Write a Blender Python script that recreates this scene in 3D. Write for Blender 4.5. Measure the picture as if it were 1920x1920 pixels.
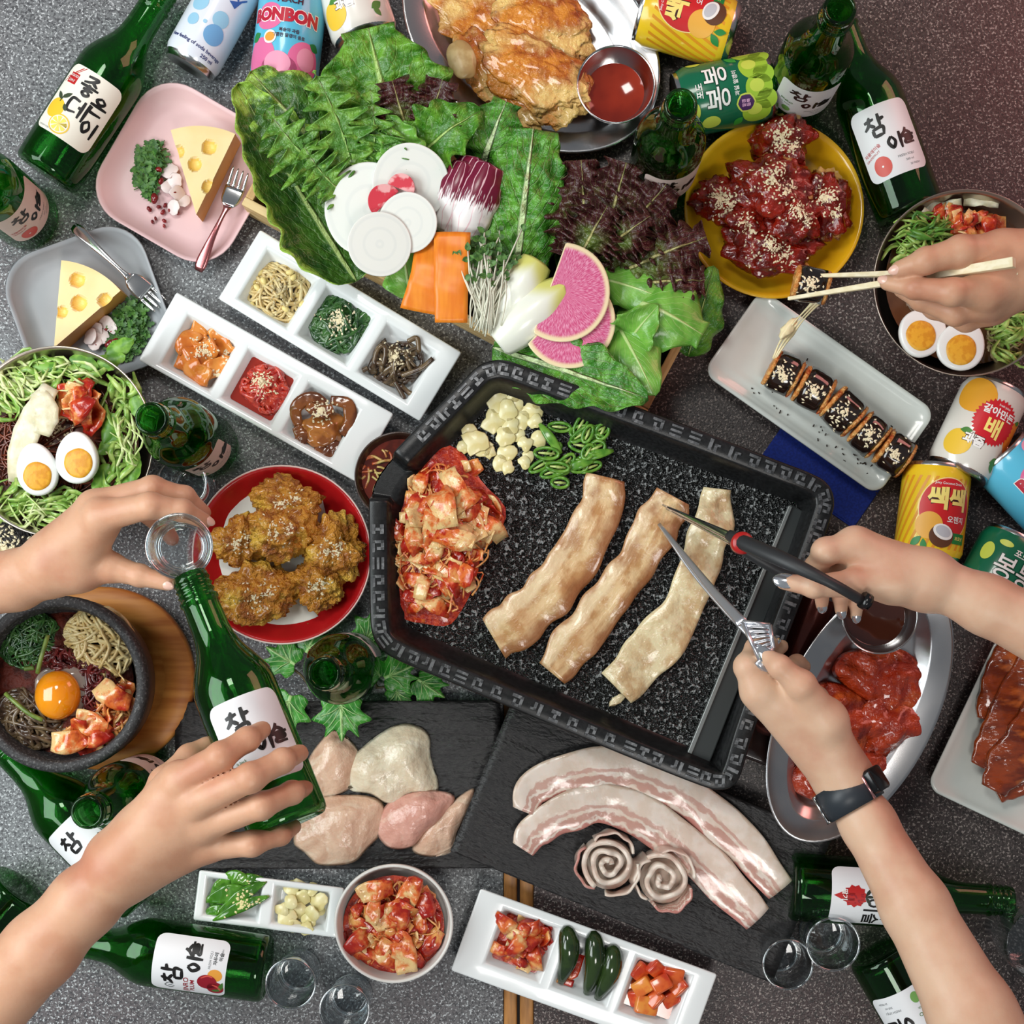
import bpy, bmesh, math, random
import numpy as np
from mathutils import Vector, Matrix, noise
from mathutils.bvhtree import BVHTree

for _o in list(bpy.data.objects):
    bpy.data.objects.remove(_o)
SC = bpy.context.scene
COL = SC.collection
PI = math.pi

# ---------------------------------------------------------------- camera, world, lights
# Camera hangs straight above the table; the frame is an off-centre crop (lens shift).
CAM_H = 1.5            # metres above the table top
S0 = 1900.0            # photo pixels per metre on the table top
NX, NY = 1000.0, 1150.0  # photo pixel of the point right under the camera
cd = bpy.data.cameras.new('camera')
cd.sensor_width = 36.0
cd.lens = 36.0 * S0 * CAM_H / 1920.0
cd.shift_x = (960 - NX) / 1920.0
cd.shift_y = (NY - 960) / 1920.0
cam = bpy.data.objects.new('camera', cd)
cam.location = (0, 0, CAM_H)
COL.objects.link(cam)
SC.camera = cam
SC.view_settings.view_transform = 'Standard'
SC.view_settings.look = 'None'
SC.view_settings.gamma = 1.0
SC.view_settings.use_curve_mapping = False
SC.view_settings.exposure = 0.0

SC.cycles.max_bounces = 9
SC.cycles.diffuse_bounces = 3
SC.cycles.glossy_bounces = 3
SC.cycles.transmission_bounces = 8
SC.cycles.transparent_max_bounces = 14

w = bpy.data.worlds.new('world')
SC.world = w
w.use_nodes = True
w.node_tree.nodes['Background'].inputs[0].default_value = (0.80, 0.86, 0.92, 1)
w.node_tree.nodes['Background'].inputs[1].default_value = 0.20

def area(name, loc, target, size, size_y, power, color):
    ld = bpy.data.lights.new(name, 'AREA')
    ld.shape = 'RECTANGLE'
    ld.size = size
    ld.size_y = size_y
    ld.energy = power
    ld.color = color
    o = bpy.data.objects.new(name, ld)
    o.location = loc
    o.rotation_euler = (Vector(target) - Vector(loc)).to_track_quat('-Z', 'Y').to_euler()
    COL.objects.link(o)
    return o

# tall windows to the left, two overhead fills, an added warm red fill far right
area('window_light', (-1.45, 0.10, 1.30), (-0.25, -0.02, 0), 1.4, 1.0, 33, (0.93, 0.99, 1.0))
area('overhead_fill', (-0.45, 0.95, 2.0), (0.0, 0.05, 0), 0.45, 0.45, 11, (1.0, 0.97, 0.92))
area('overhead_fill', (0.10, -1.0, 1.9), (0.0, -0.2, 0), 0.45, 0.45, 10, (1.0, 0.97, 0.93))  # overhead fill added to brighten the lower middle of the table
area('warm_red_fill', (1.5, 1.5, 0.9), (0.2, 0.35, 0), 0.9, 0.9, 13, (1.0, 0.34, 0.29))  # unseen fill light, added to redden the top and right side

# ---------------------------------------------------------------- photo -> place
def ppm(z=0.0):
    return S0 * CAM_H / (CAM_H - z)
def P(px, py, z=0.0):
    s = ppm(z)
    return Vector(((px - NX) / s, -(py - NY) / s, z))
def ML(px, z=0.0):
    return px / ppm(z)

# ---------------------------------------------------------------- objects
FR = {}
def prop(o, label=None, cat=None, group=None, kind=None):
    if label: o['label'] = label
    if cat: o['category'] = cat
    if group: o['group'] = group
    if kind: o['kind'] = kind
    return o

def thing(name, label, cat, loc=(0, 0, 0), mat3=None, group=None, kind=None):
    o = bpy.data.objects.new(name, None)
    o.empty_display_size = 0.01
    M = Matrix.Translation(Vector(loc))
    if mat3 is not None:
        M = M @ mat3.to_4x4()
    o.matrix_world = M
    COL.objects.link(o)
    FR[o] = M
    return prop(o, label, cat, group, kind)

def mesh_data(name, V, F, material, smooth=True, uv=None, crease=None):
    me = bpy.data.meshes.new(name)
    me.from_pydata([tuple(v) for v in V], [], [tuple(int(i) for i in f) for f in F])
    mats = material if isinstance(material, (list, tuple)) else [material]
    for m in mats:
        me.materials.append(m)
    if smooth:
        me.polygons.foreach_set('use_smooth', [True] * len(me.polygons))
    if uv is not None:
        ul = me.uv_layers.new(name='UVMap')
        li = np.empty(len(me.loops), dtype=np.int32)
        me.loops.foreach_get('vertex_index', li)
        ul.data.foreach_set('uv', np.asarray(uv, dtype=np.float32)[li].ravel())
    me.update()
    return me

def mk(name, VF, material, parent=None, world=True, smooth=True, uv=None, bevel=0, bseg=2,
       sub=0, label=None, cat=None, group=None, kind=None, angle=None, midx=None, solid=0):
    """one mesh object; verts in world space (world=True) or the parent thing's frame"""
    V, F = VF[0], VF[1]
    if uv is None and len(VF) > 2:
        uv = VF[2]
    V = [Vector(v) for v in V]
    root = parent
    fr = FR.get(parent) if parent is not None else None
    if parent is None:
        # top-level single mesh: origin at base centre
        if world and V:
            lo = Vector((sum(v.x for v in V) / len(V), sum(v.y for v in V) / len(V), min(v.z for v in V)))
        else:
            lo = Vector((0, 0, 0))
        V = [v - lo for v in V]
        fr = Matrix.Translation(lo)
    elif world:
        inv = fr.inverted()
        V = [inv @ v for v in V]
    me = mesh_data(name, V, F, material, smooth, uv)
    if midx is not None:
        me.polygons.foreach_set('material_index', midx)
    o = bpy.data.objects.new(name, me)
    COL.objects.link(o)
    if parent is None:
        o.matrix_world = fr
    else:
        o.parent = parent
    FR[o] = fr
    if solid:
        m = o.modifiers.new('thickness', 'SOLIDIFY'); m.thickness = solid; m.offset = 0
    if bevel:
        m = o.modifiers.new('bevel', 'BEVEL')
        m.width = bevel; m.segments = bseg; m.limit_method = 'ANGLE'; m.angle_limit = math.radians(angle or 30)
    if sub:
        m = o.modifiers.new('subdivision', 'SUBSURF'); m.levels = sub; m.render_levels = sub
    return prop(o, label, cat, group, kind)

def inst(src, parent=None, M=None, name=None):
    """copy of a mesh object sharing its data"""
    o = src.copy()
    if name: o.name = name
    COL.objects.link(o)
    if parent is not None:
        o.parent = parent
        FR[o] = FR[parent]
        if M is not None: o.matrix_local = FR[parent].inverted() @ M
    elif M is not None:
        o.parent = None
        o.matrix_world = M
    return o

# ---------------------------------------------------------------- colour and materials
def lin(c):
    r = []
    for x in c[:3]:
        x = x / 255.0
        r.append(x / 12.92 if x <= 0.04045 else ((x + 0.055) / 1.055) ** 2.4)
    return (r[0], r[1], r[2], 1.0)

MATS = {}
def mat(name, col, col2=None, nscale=80, detail=4, lo=0.4, hi=0.6, rough=0.5, metal=0.0, bump=0.0,
        bscale=200, bdist=0.001, bdetail=3, sss=0.0, sssr=(0.5, 0.2, 0.1), trans=0.0, ior=1.45, coat=0.0, spec=0.5,
        col3=None, n3=30, lo3=0.55, hi3=0.65, stretch=None, distort=0.0, tex='noise', rough2=None, alpha=1.0):
    if name in MATS: return MATS[name]
    m = bpy.data.materials.new(name)
    m.use_nodes = True
    nt = m.node_tree; N = nt.nodes; L = nt.links
    b = N['Principled BSDF']
    b.inputs['Base Color'].default_value = lin(col)
    b.inputs['Roughness'].default_value = rough
    b.inputs['Metallic'].default_value = metal
    b.inputs['Specular IOR Level'].default_value = spec
    b.inputs['IOR'].default_value = ior
    b.inputs['Transmission Weight'].default_value = trans
    b.inputs['Coat Weight'].default_value = coat
    b.inputs['Coat Roughness'].default_value = 0.08
    b.inputs['Alpha'].default_value = alpha
    if sss:
        b.inputs['Subsurface Weight'].default_value = sss
        b.inputs['Subsurface Radius'].default_value = sssr
        b.inputs['Subsurface Scale'].default_value = 0.008
    tc = N.new('ShaderNodeTexCoord')
    vec = tc.outputs['Object']
    if stretch:
        mp = N.new('ShaderNodeMapping'); mp.inputs['Scale'].default_value = stretch
        L.new(vec, mp.inputs[0]); vec = mp.outputs[0]
    def nz(scale, det):
        if tex == 'voronoi':
            n = N.new('ShaderNodeTexVoronoi'); n.inputs['Scale'].default_value = scale
            L.new(vec, n.inputs['Vector']); return n.outputs['Distance']
        n = N.new('ShaderNodeTexNoise'); n.inputs['Scale'].default_value = scale
        n.inputs['Detail'].default_value = det; n.inputs['Distortion'].default_value = distort
        L.new(vec, n.inputs['Vector']); return n.outputs['Fac']
    out = None
    if col2 is not None:
        r = N.new('ShaderNodeMapRange'); r.inputs[1].default_value = lo; r.inputs[2].default_value = hi
        r.interpolation_type = 'SMOOTHSTEP'
        L.new(nz(nscale, detail), r.inputs[0])
        mx = N.new('ShaderNodeMix'); mx.data_type = 'RGBA'
        mx.inputs[6].default_value = lin(col); mx.inputs[7].default_value = lin(col2)
        L.new(r.outputs[0], mx.inputs[0]); out = mx.outputs[2]
        if rough2 is not None:
            rr = N.new('ShaderNodeMapRange'); rr.inputs[3].default_value = rough; rr.inputs[4].default_value = rough2
            L.new(r.outputs[0], rr.inputs[0]); L.new(rr.outputs[0], b.inputs['Roughness'])
    if col3 is not None:
        r = N.new('ShaderNodeMapRange'); r.inputs[1].default_value = lo3; r.inputs[2].default_value = hi3
        L.new(nz(n3, detail), r.inputs[0])
        mx = N.new('ShaderNodeMix'); mx.data_type = 'RGBA'
        if out is not None: L.new(out, mx.inputs[6])
        else: mx.inputs[6].default_value = lin(col)
        mx.inputs[7].default_value = lin(col3)
        L.new(r.outputs[0], mx.inputs[0]); out = mx.outputs[2]
    if out is not None: L.new(out, b.inputs['Base Color'])
    if bump:
        n = N.new('ShaderNodeTexNoise'); n.inputs['Scale'].default_value = bscale
        n.inputs['Detail'].default_value = bdetail
        L.new(vec, n.inputs['Vector'])
        bp = N.new('ShaderNodeBump'); bp.inputs['Strength'].default_value = bump
        bp.inputs['Distance'].default_value = bdist
        L.new(n.outputs['Fac'], bp.inputs['Height']); L.new(bp.outputs[0], b.inputs['Normal'])
    MATS[name] = m
    return m

def plain(name, col, rough=0.5, **k):
    return mat(name, col, rough=rough, **k)

def uvmat(name, fn, rough=0.5, sss=0.0, bump=0.0, bscale=200, bdist=0.001, coat=0.0, spec=0.5, sssr=(0.5, 0.2, 0.1)):
    """material whose colour comes from a small UV graph built by fn(N, L, u, v, noisefn) -> socket"""
    if name in MATS: return MATS[name]
    m = bpy.data.materials.new(name); m.use_nodes = True
    nt = m.node_tree; N = nt.nodes; L = nt.links; b = N['Principled BSDF']
    b.inputs['Roughness'].default_value = rough
    b.inputs['Coat Weight'].default_value = coat
    b.inputs['Coat Roughness'].default_value = 0.1
    b.inputs['Specular IOR Level'].default_value = spec
    if sss:
        b.inputs['Subsurface Weight'].default_value = sss
        b.inputs['Subsurface Radius'].default_value = sssr
        b.inputs['Subsurface Scale'].default_value = 0.006
    tc = N.new('ShaderNodeTexCoord')
    sx = N.new('ShaderNodeSeparateXYZ'); L.new(tc.outputs['UV'], sx.inputs[0])
    def nz(scale, det=4, space='Object', st=None):
        n = N.new('ShaderNodeTexNoise'); n.inputs['Scale'].default_value = scale; n.inputs['Detail'].default_value = det
        src = tc.outputs[space]
        if st:
            mp = N.new('ShaderNodeMapping'); mp.inputs['Scale'].default_value = st
            L.new(src, mp.inputs[0]); src = mp.outputs[0]
        L.new(src, n.inputs['Vector']); return n.outputs['Fac']
    col, hgt = fn(N, L, sx.outputs[0], sx.outputs[1], nz)
    L.new(col, b.inputs['Base Color'])
    if bump:
        h = nz(bscale, 3) if hgt is None else hgt
        bp = N.new('ShaderNodeBump'); bp.inputs['Strength'].default_value = bump
        bp.inputs['Distance'].default_value = bdist
        L.new(h, bp.inputs['Height']); L.new(bp.outputs[0], b.inputs['Normal'])
    MATS[name] = m
    return m

def nmath(N, L, op, a, b=None, c=None, clamp=False):
    n = N.new('ShaderNodeMath'); n.operation = op; n.use_clamp = clamp
    for i, x in enumerate((a, b, c)):
        if x is None: continue
        if isinstance(x, (int, float)): n.inputs[i].default_value = x
        else: L.new(x, n.inputs[i])
    return n.outputs[0]
def nmix(N, L, f, a, b):
    n = N.new('ShaderNodeMix'); n.data_type = 'RGBA'
    for i, x in ((0, f), (6, a), (7, b)):
        if isinstance(x, (int, float)): n.inputs[i].default_value = x
        elif isinstance(x, tuple): n.inputs[i].default_value = lin(x)
        else: L.new(x, n.inputs[i])
    return n.outputs[2]
def nstep(N, L, x, lo, hi):
    n = N.new('ShaderNodeMapRange'); n.interpolation_type = 'SMOOTHSTEP'
    n.inputs[1].default_value = lo; n.inputs[2].default_value = hi
    L.new(x, n.inputs[0]); return n.outputs[0]

# ---------------------------------------------------------------- geometry
def join(parts):
    V, F = [], []
    for p in parts:
        k = len(V)
        V.extend(p[0]); F.extend([tuple(i + k for i in f) for f in p[1]])
    return V, F
def xform(VF, M):
    return [M @ Vector(v) for v in VF[0]], VF[1]
def frame(x, y, z):
    return Matrix((x, y, z)).transposed()
def rot_z(a):
    return Matrix.Rotation(a, 3, 'Z')

def lathe(prof, n=48, wob=None):
    V, F = [], []
    k = len(prof)
    for i in range(n):
        a = 2 * PI * i / n
        for (r, z) in prof:
            rr = r * (1 + (wob(a, z) if wob else 0))
            V.append((rr * math.cos(a), rr * math.sin(a), z))
    for i in range(n):
        j = (i + 1) % n
        for q in range(k - 1):
            r0, r1 = prof[q][0], prof[q + 1][0]
            a, b, c, d = i * k + q, j * k + q, j * k + q + 1, i * k + q + 1
            if r0 < 1e-7 and r1 < 1e-7: continue
            if r0 < 1e-7: F.append((a, c, d))
            elif r1 < 1e-7: F.append((a, b, d))
            else: F.append((a, b, c, d))
    return weld(V, F)

def weld(V, F, eps=6):
    mp, nv, idx = {}, [], []
    for v in V:
        key = (round(v[0], eps), round(v[1], eps), round(v[2], eps))
        if key not in mp:
            mp[key] = len(nv); nv.append(v)
        idx.append(mp[key])
    nf = []
    for f in F:
        g = []
        for i in f:
            q = idx[i]
            if not g or g[-1] != q: g.append(q)
        if len(g) > 1 and g[0] == g[-1]: g.pop()
        if len(g) > 2: nf.append(tuple(g))
    return nv, nf

def loft(rings, cap0=True, cap1=True, closed=True):
    n = len(rings[0]); V = [p for r in rings for p in r]; F = []
    for i in range(len(rings) - 1):
        for j in range(n if closed else n - 1):
            a, b = i * n + j, i * n + (j + 1) % n
            F.append((a, b, b + n, a + n))
    if cap0: F.append(tuple(reversed(range(n))))
    if cap1: F.append(tuple(range((len(rings) - 1) * n, len(rings) * n)))
    return V, F

def rrect(w, h, r, n=6):
    pts = []
    for cx, cy, a0 in ((w / 2 - r, h / 2 - r, 0), (-w / 2 + r, h / 2 - r, 90), (-w / 2 + r, -h / 2 + r, 180), (w / 2 - r, -h / 2 + r, 270)):
        for i in range(n + 1):
            a = math.radians(a0 + 90.0 * i / n)
            pts.append((cx + r * math.cos(a), cy + r * math.sin(a)))
    return pts
def ellipse(a, b, n=64, p=2.0):
    out = []
    for i in range(n):
        t = 2 * PI * i / n; c, s = math.cos(t), math.sin(t)
        out.append((a * math.copysign(abs(c) ** (2 / p), c), b * math.copysign(abs(s) ** (2 / p), s)))
    return out

def spline(pts, n, closed=False):
    """Catmull-Rom through pts (any dimension), n samples"""
    P_ = [np.array(p, dtype=float) for p in pts]
    m = len(P_); out = []
    segs = m if closed else m - 1
    for i in range(n):
        t = i / n * segs if closed else i / (n - 1) * segs
        k = min(int(t), segs - 1); f = t - k
        if closed:
            a, b, c, d = (P_[(k + q) % m] for q in (-1, 0, 1, 2))
        else:
            b, c = P_[k], P_[k + 1]
            a = P_[k - 1] if k > 0 else 2 * b - c
            d = P_[k + 2] if k + 2 < m else 2 * c - b
        out.append(0.5 * (2 * b + (c - a) * f + (2 * a - 5 * b + 4 * c - d) * f * f + (3 * b - a - 3 * c + d) * f ** 3))
    return out

def tube(path, rad, n=8, cap=True, flat=1.0, up=None):
    path = [Vector(p) for p in path]; m = len(path)
    rad = rad if isinstance(rad, (list, tuple)) else [rad] * m
    rings = []; prev = None
    for i, p in enumerate(path):
        t = (path[min(i + 1, m - 1)] - path[max(i - 1, 0)])
        if t.length < 1e-9: t = Vector((0, 0, 1))
        t.normalize()
        if prev is None:
            u = Vector(up) if up else (Vector((0, 0, 1)) if abs(t.z) < 0.9 else Vector((1, 0, 0)))
        else: u = prev
        u = u - t * u.dot(t)
        if u.length < 1e-6: u = Vector((1, 0, 0)) - t * t.x
        u.normalize(); prev = u; s = t.cross(u)
        rings.append([p + (s * math.cos(2 * PI * j / n) + u * flat * math.sin(2 * PI * j / n)) * rad[i] for j in range(n)])
    return loft(rings, cap, cap)

def box(lo, hi):
    x0, y0, z0 = lo; x1, y1, z1 = hi
    V = [(x0, y0, z0), (x1, y0, z0), (x1, y1, z0), (x0, y1, z0), (x0, y0, z1), (x1, y0, z1), (x1, y1, z1), (x0, y1, z1)]
    return V, [(3, 2, 1, 0), (4, 5, 6, 7), (0, 1, 5, 4), (1, 2, 6, 5), (2, 3, 7, 6), (3, 0, 4, 7)]

def prism(outline, z0, z1):
    return loft([[(x, y, z0) for x, y in outline], [(x, y, z1) for x, y in outline]])

_ICO = {}
def ico(sub):
    if sub not in _ICO:
        bm = bmesh.new(); bmesh.ops.create_icosphere(bm, subdivisions=sub, radius=1.0)
        _ICO[sub] = ([v.co.copy() for v in bm.verts], [tuple(v.index for v in f.verts) for f in bm.faces]); bm.free()
    return _ICO[sub]

def lump(c, dims, rz=0.0, seed=0, amp=0.15, freq=2.0, sub=4, fine=0.0, ff=9.0, squash=0.0, tilt=0.0, vor=0.0, vf=5.0):
    """organic lump: noise-displaced ellipsoid; squash flattens the underside"""
    V, F = ico(sub)
    o = Vector((seed * 13.7, seed * 7.1, seed * 3.3))
    R = Matrix.Rotation(rz, 3, 'Z') @ Matrix.Rotation(tilt, 3, 'X')
    c = Vector(c); out = []
    for v in V:
        k = 1 + amp * noise.noise(v * freq + o) + 0.5 * amp * noise.noise(v * freq * 2.1 + o)
        if fine: k += fine * noise.noise(v * ff + o)
        if vor:
            k += vor * (0.5 - noise.voronoi(v * vf + o)[0][0])
        q = Vector((v.x * dims[0], v.y * dims[1], v.z * dims[2])) * k
        if squash and q.z < 0: q.z *= (1 - squash)
        out.append(R @ q + c)
    return out, F

def disc_noise(c, r, n=24, amp=0.1, seed=0, thick=0.002, z=None):
    """irregular thin slice"""
    c = Vector(c); pts = []
    for i in range(n):
        a = 2 * PI * i / n
        k = 1 + amp * noise.noise(Vector((math.cos(a) * 1.3, math.sin(a) * 1.3, seed * 5.1)))
        pts.append((r * k * math.cos(a), r * k * math.sin(a)))
    rings = [[(c.x + x * s, c.y + y * s, c.z + dz) for x, y in pts] for s, dz in ((.9, 0), (1, thick * .5), (.92, thick))]
    return loft(rings)

def strip(path, width, thick, nu=10, side=None, wave=0.0, wf=3.0, seed=0, edge=0.0, round_=0.35, tw=None):
    """flat slab swept along a path (list of world Vector); width/thick lists or numbers.
    uv: u across the width, v along"""
    path = [Vector(p) for p in path]; m = len(path)
    W = width if isinstance(width, (list, tuple)) else [width] * m
    T = thick if isinstance(thick, (list, tuple)) else [thick] * m
    V, UV, rings = [], [], []
    loop = [(u, 1) for u in np.linspace(-1, 1, nu)] + [(u, -1) for u in np.linspace(1, -1, nu)]
    for i, p in enumerate(path):
        t = path[min(i + 1, m - 1)] - path[max(i - 1, 0)]; t.normalize()
        up = Vector((0, 0, 1))
        s = t.cross(up) if side is None else Vector(side)
        if s.length < 1e-5: s = Vector((1, 0, 0))
        s.normalize(); nrm = s.cross(t).normalized()
        if tw is not None:
            q = Matrix.Rotation(tw[i], 3, t); s = q @ s; nrm = q @ nrm
        ring = []
        for (u, d) in loop:
            e = max(0.0, 1 - abs(u) ** 6) ** 0.5 if abs(u) > 0.98 else 1.0
            h = T[i] / 2 * d * (1 - round_ * abs(u) ** 4)
            off = wave * math.sin(wf * 2 * PI * i / m + seed + 1.5 * u) + wave * noise.noise(Vector((u * 1.5, i * 6.0 / m * wf / 3, seed)))
            k = 1 + edge * noise.noise(Vector((i * 9.0 / m, math.copysign(2, u), seed * 3.3)))
            ring.append(p + s * (u * W[i] / 2 * k) + nrm * (h + off))
            UV.append(((u + 1) / 2, i / (m - 1)))
        rings.append(ring)
    V, F = loft(rings)
    return V, F, UV

def leaf(base, tip, W, nv=26, nu=13, prof=0.7, ruffle=0.0, rf=7, cup=0.0, arch=0.0, seed=0, crinkle=0.0, cf=60, up=(0, 0, 1), stem=0.12, tipw=0.0, side_bend=0.0, lobes=0.0, lf=8, roll=0.0):
    """leaf blade from base to tip; uv u across, v along"""
    base, tip = Vector(base), Vector(tip)
    d = tip - base; Ln = d.length; d.normalize(); up = Vector(up)
    s = d.cross(up).normalized(); n = s.cross(d).normalized()
    if roll:
        q = Matrix.Rotation(roll, 3, d); s = q @ s; n = q @ n
    V, F, UV = [], [], []
    for i in range(nv):
        v = i / (nv - 1)
        wv = W * (stem + (1 - stem) * (math.sin(PI * min(1, v ** prof)) ** 0.75 if v < 1 else 0)) if v < 0.999 else W * tipw
        wv = max(wv, W * tipw * v)
        if lobes: wv *= 1 + lobes * (math.sin(lf * 2 * PI * v + seed) + .7 * noise.noise(Vector((v * 14, seed * 3.1, 0)))) * (0.3 + v)
        c = base + d * (v * Ln) + n * (arch * math.sin(PI * v)) + s * (side_bend * math.sin(PI * v))
        for j in range(nu):
            u = -1 + 2 * j / (nu - 1)
            h = cup * u * u * (wv / W)
            h += ruffle * abs(u) ** 2.5 * math.sin(rf * 2 * PI * v + (seed if u > 0 else seed * 1.7 + 1) + 1.2 * u)
            e = 1 + (ruffle * 5 / max(W, .01)) * 0.13 * abs(u) ** 3 * math.sin(rf * 2 * PI * v * .8 + seed * 2 + (1 if u > 0 else 0)) + .16 * abs(u) ** 2 * noise.noise(Vector((v * 5, 3 if u > 0 else 9, seed * 2.3)))
            q = c + s * (u * wv * e)
            if crinkle: h += crinkle * noise.noise(q * cf + Vector((seed, 0, 0)))
            V.append(q + n * h); UV.append(((u + 1) / 2, v))
    for i in range(nv - 1):
        for j in range(nu - 1):
            a = i * nu + j
            F.append((a, a + 1, a + nu + 1, a + nu))
    return V, F, UV

def outline_sheet(pts, h, thick=0.0, rings=(1, .75, .45, .2), uvs=True):
    """sheet from a star-shaped outline: pts (x,y) list around origin; h(x,y)->z. uv = polar"""
    n = len(pts); V, F, UV = [], [], []
    for k in rings:
        for i, (x, y) in enumerate(pts):
            V.append((x * k, y * k, h(x * k, y * k))); UV.append((i / n, k))
    V.append((0, 0, h(0, 0))); UV.append((0.5, 0))
    for r in range(len(rings) - 1):
        for i in range(n):
            j = (i + 1) % n
            F.append((r * n + i, r * n + j, (r + 1) * n + j, (r + 1) * n + i))
    c = len(V) - 1; r = len(rings) - 1
    for i in range(n): F.append((r * n + i, r * n + (i + 1) % n, c))
    return V, F, UV

def scatter_seeds(targets, spots, rnd, size=(0.0016, 0.0010, 0.0006), zmin=0.0):
    """sesame seeds dropped from above on target (V,F) meshes. spots: (px,py,radius px,count,z)"""
    V, F = join([(list(t[0]), list(t[1])) for t in targets])
    bvh = BVHTree.FromPolygons([Vector(v) for v in V], F)
    B = [(1, 0, 0), (0, 1, 0), (-1, 0, 0), (0, -1, 0), (0, 0, 1), (0, 0, -1)]
    BF = [(0, 1, 4), (1, 2, 4), (2, 3, 4), (3, 0, 4), (1, 0, 5), (2, 1, 5), (3, 2, 5), (0, 3, 5)]
    oV, oF = [], []
    for (px, py, rp, cnt, z) in spots:
        for _ in range(cnt):
            a = rnd.uniform(0, 2 * PI); r = rp * abs(rnd.gauss(0, 0.62))
            p = P(px + r * math.cos(a), py + r * math.sin(a), z)
            hit, nrm, _i, _d = bvh.ray_cast(Vector((p.x, p.y, 0.6)), Vector((0, 0, -1)))
            if hit is None or hit.z < zmin: continue
            if nrm.z < 0: nrm = -nrm
            t = Vector((rnd.uniform(-1, 1), rnd.uniform(-1, 1), 0)); t = (t - nrm * t.dot(nrm))
            if t.length < 1e-4: continue
            t.normalize(); b = nrm.cross(t); k = len(oV); sc = rnd.uniform(.85, 1.2)
            c = hit + nrm * size[2] * 0.7
            for q in B: oV.append(c + (t * q[0] * size[0] + b * q[1] * size[1] + nrm * q[2] * size[2]) * sc)
            oF.extend([tuple(i + k for i in f) for f in BF])
    return oV, oF

def drop(targets):
    V, F = join([(list(t[0]), list(t[1])) for t in targets])
    bvh = BVHTree.FromPolygons([Vector(v) for v in V], F)
    def z_at(x, y, default=0.0):
        hit, nrm, _i, _d = bvh.ray_cast(Vector((x, y, 0.7)), Vector((0, 0, -1)))
        return (hit.z, nrm) if hit is not None else (default, Vector((0, 0, 1)))
    return z_at

# ---------------------------------------------------------------- distance-field surfaces (hands, rolls)
def surface_nets(val, lo, h):
    nx, ny, nz = val.shape
    ins = val < 0
    c = np.zeros((nx - 1, ny - 1, nz - 1), dtype=np.int8)
    for dx in (0, 1):
        for dy in (0, 1):
            for dz in (0, 1):
                c += ins[dx:nx - 1 + dx, dy:ny - 1 + dy, dz:nz - 1 + dz]
    act = (c > 0) & (c < 8)
    idx = -np.ones(act.shape, dtype=np.int64)
    ijk = np.argwhere(act)
    idx[act] = np.arange(len(ijk))
    acc = np.zeros((len(ijk), 3)); cnt = np.zeros(len(ijk))
    corners = [(0, 0, 0), (1, 0, 0), (0, 1, 0), (1, 1, 0), (0, 0, 1), (1, 0, 1), (0, 1, 1), (1, 1, 1)]
    i, j, k = ijk.T
    cv = {cc: val[i + cc[0], j + cc[1], k + cc[2]] for cc in corners}
    for a in corners:
        for ax in range(3):
            if a[ax] == 0:
                b = list(a); b[ax] = 1; b = tuple(b)
                va, vb = cv[a], cv[b]
                m = (va < 0) != (vb < 0)
                t = np.where(m, va / np.where(va - vb == 0, 1, va - vb), 0)
                p = np.array(a, dtype=float)[None, :].repeat(len(ijk), 0)
                p[:, ax] += t
                acc[m] += p[m]; cnt[m] += 1
    V = (ijk + acc / cnt[:, None]) * h + np.array(lo)
    F = []
    for ax in range(3):
        o1, o2 = [(1, 2), (2, 0), (0, 1)][ax]
        sl0 = [slice(None)] * 3; sl1 = [slice(None)] * 3
        sl0[ax] = slice(0, -1); sl1[ax] = slice(1, None)
        a, b = ins[tuple(sl0)], ins[tuple(sl1)]
        cross = a != b
        e = np.argwhere(cross)
        e = e[(e[:, o1] > 0) & (e[:, o2] > 0) & (e[:, o1] < val.shape[o1] - 1) & (e[:, o2] < val.shape[o2] - 1)]
        def g(d1, d2):
            q = e.copy(); q[:, o1] -= d1; q[:, o2] -= d2
            return idx[q[:, 0], q[:, 1], q[:, 2]]
        quad = np.stack([g(1, 1), g(0, 1), g(0, 0), g(1, 0)], 1)
        fl = a[e[:, 0], e[:, 1], e[:, 2]]
        quad[~fl] = quad[~fl][:, ::-1]
        F.append(quad)
    F = np.concatenate(F)
    F = F[(F >= 0).all(1)]
    return V, F

def d_cone(Pg, a, b, r1, r2):
    a = np.array(a, dtype=np.float32); b = np.array(b, dtype=np.float32); ba = b - a
    den = float(ba @ ba) + 1e-12
    t = np.clip(((Pg - a) @ ba) / den, 0, 1)
    q = Pg - a - t[..., None] * ba
    return np.sqrt((q * q).sum(-1)) - (r1 + (r2 - r1) * t)
def smin(a, b, k):
    h = np.clip(0.5 + 0.5 * (b - a) / k, 0, 1)
    return b + (a - b) * h - k * h * (1 - h)
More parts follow.
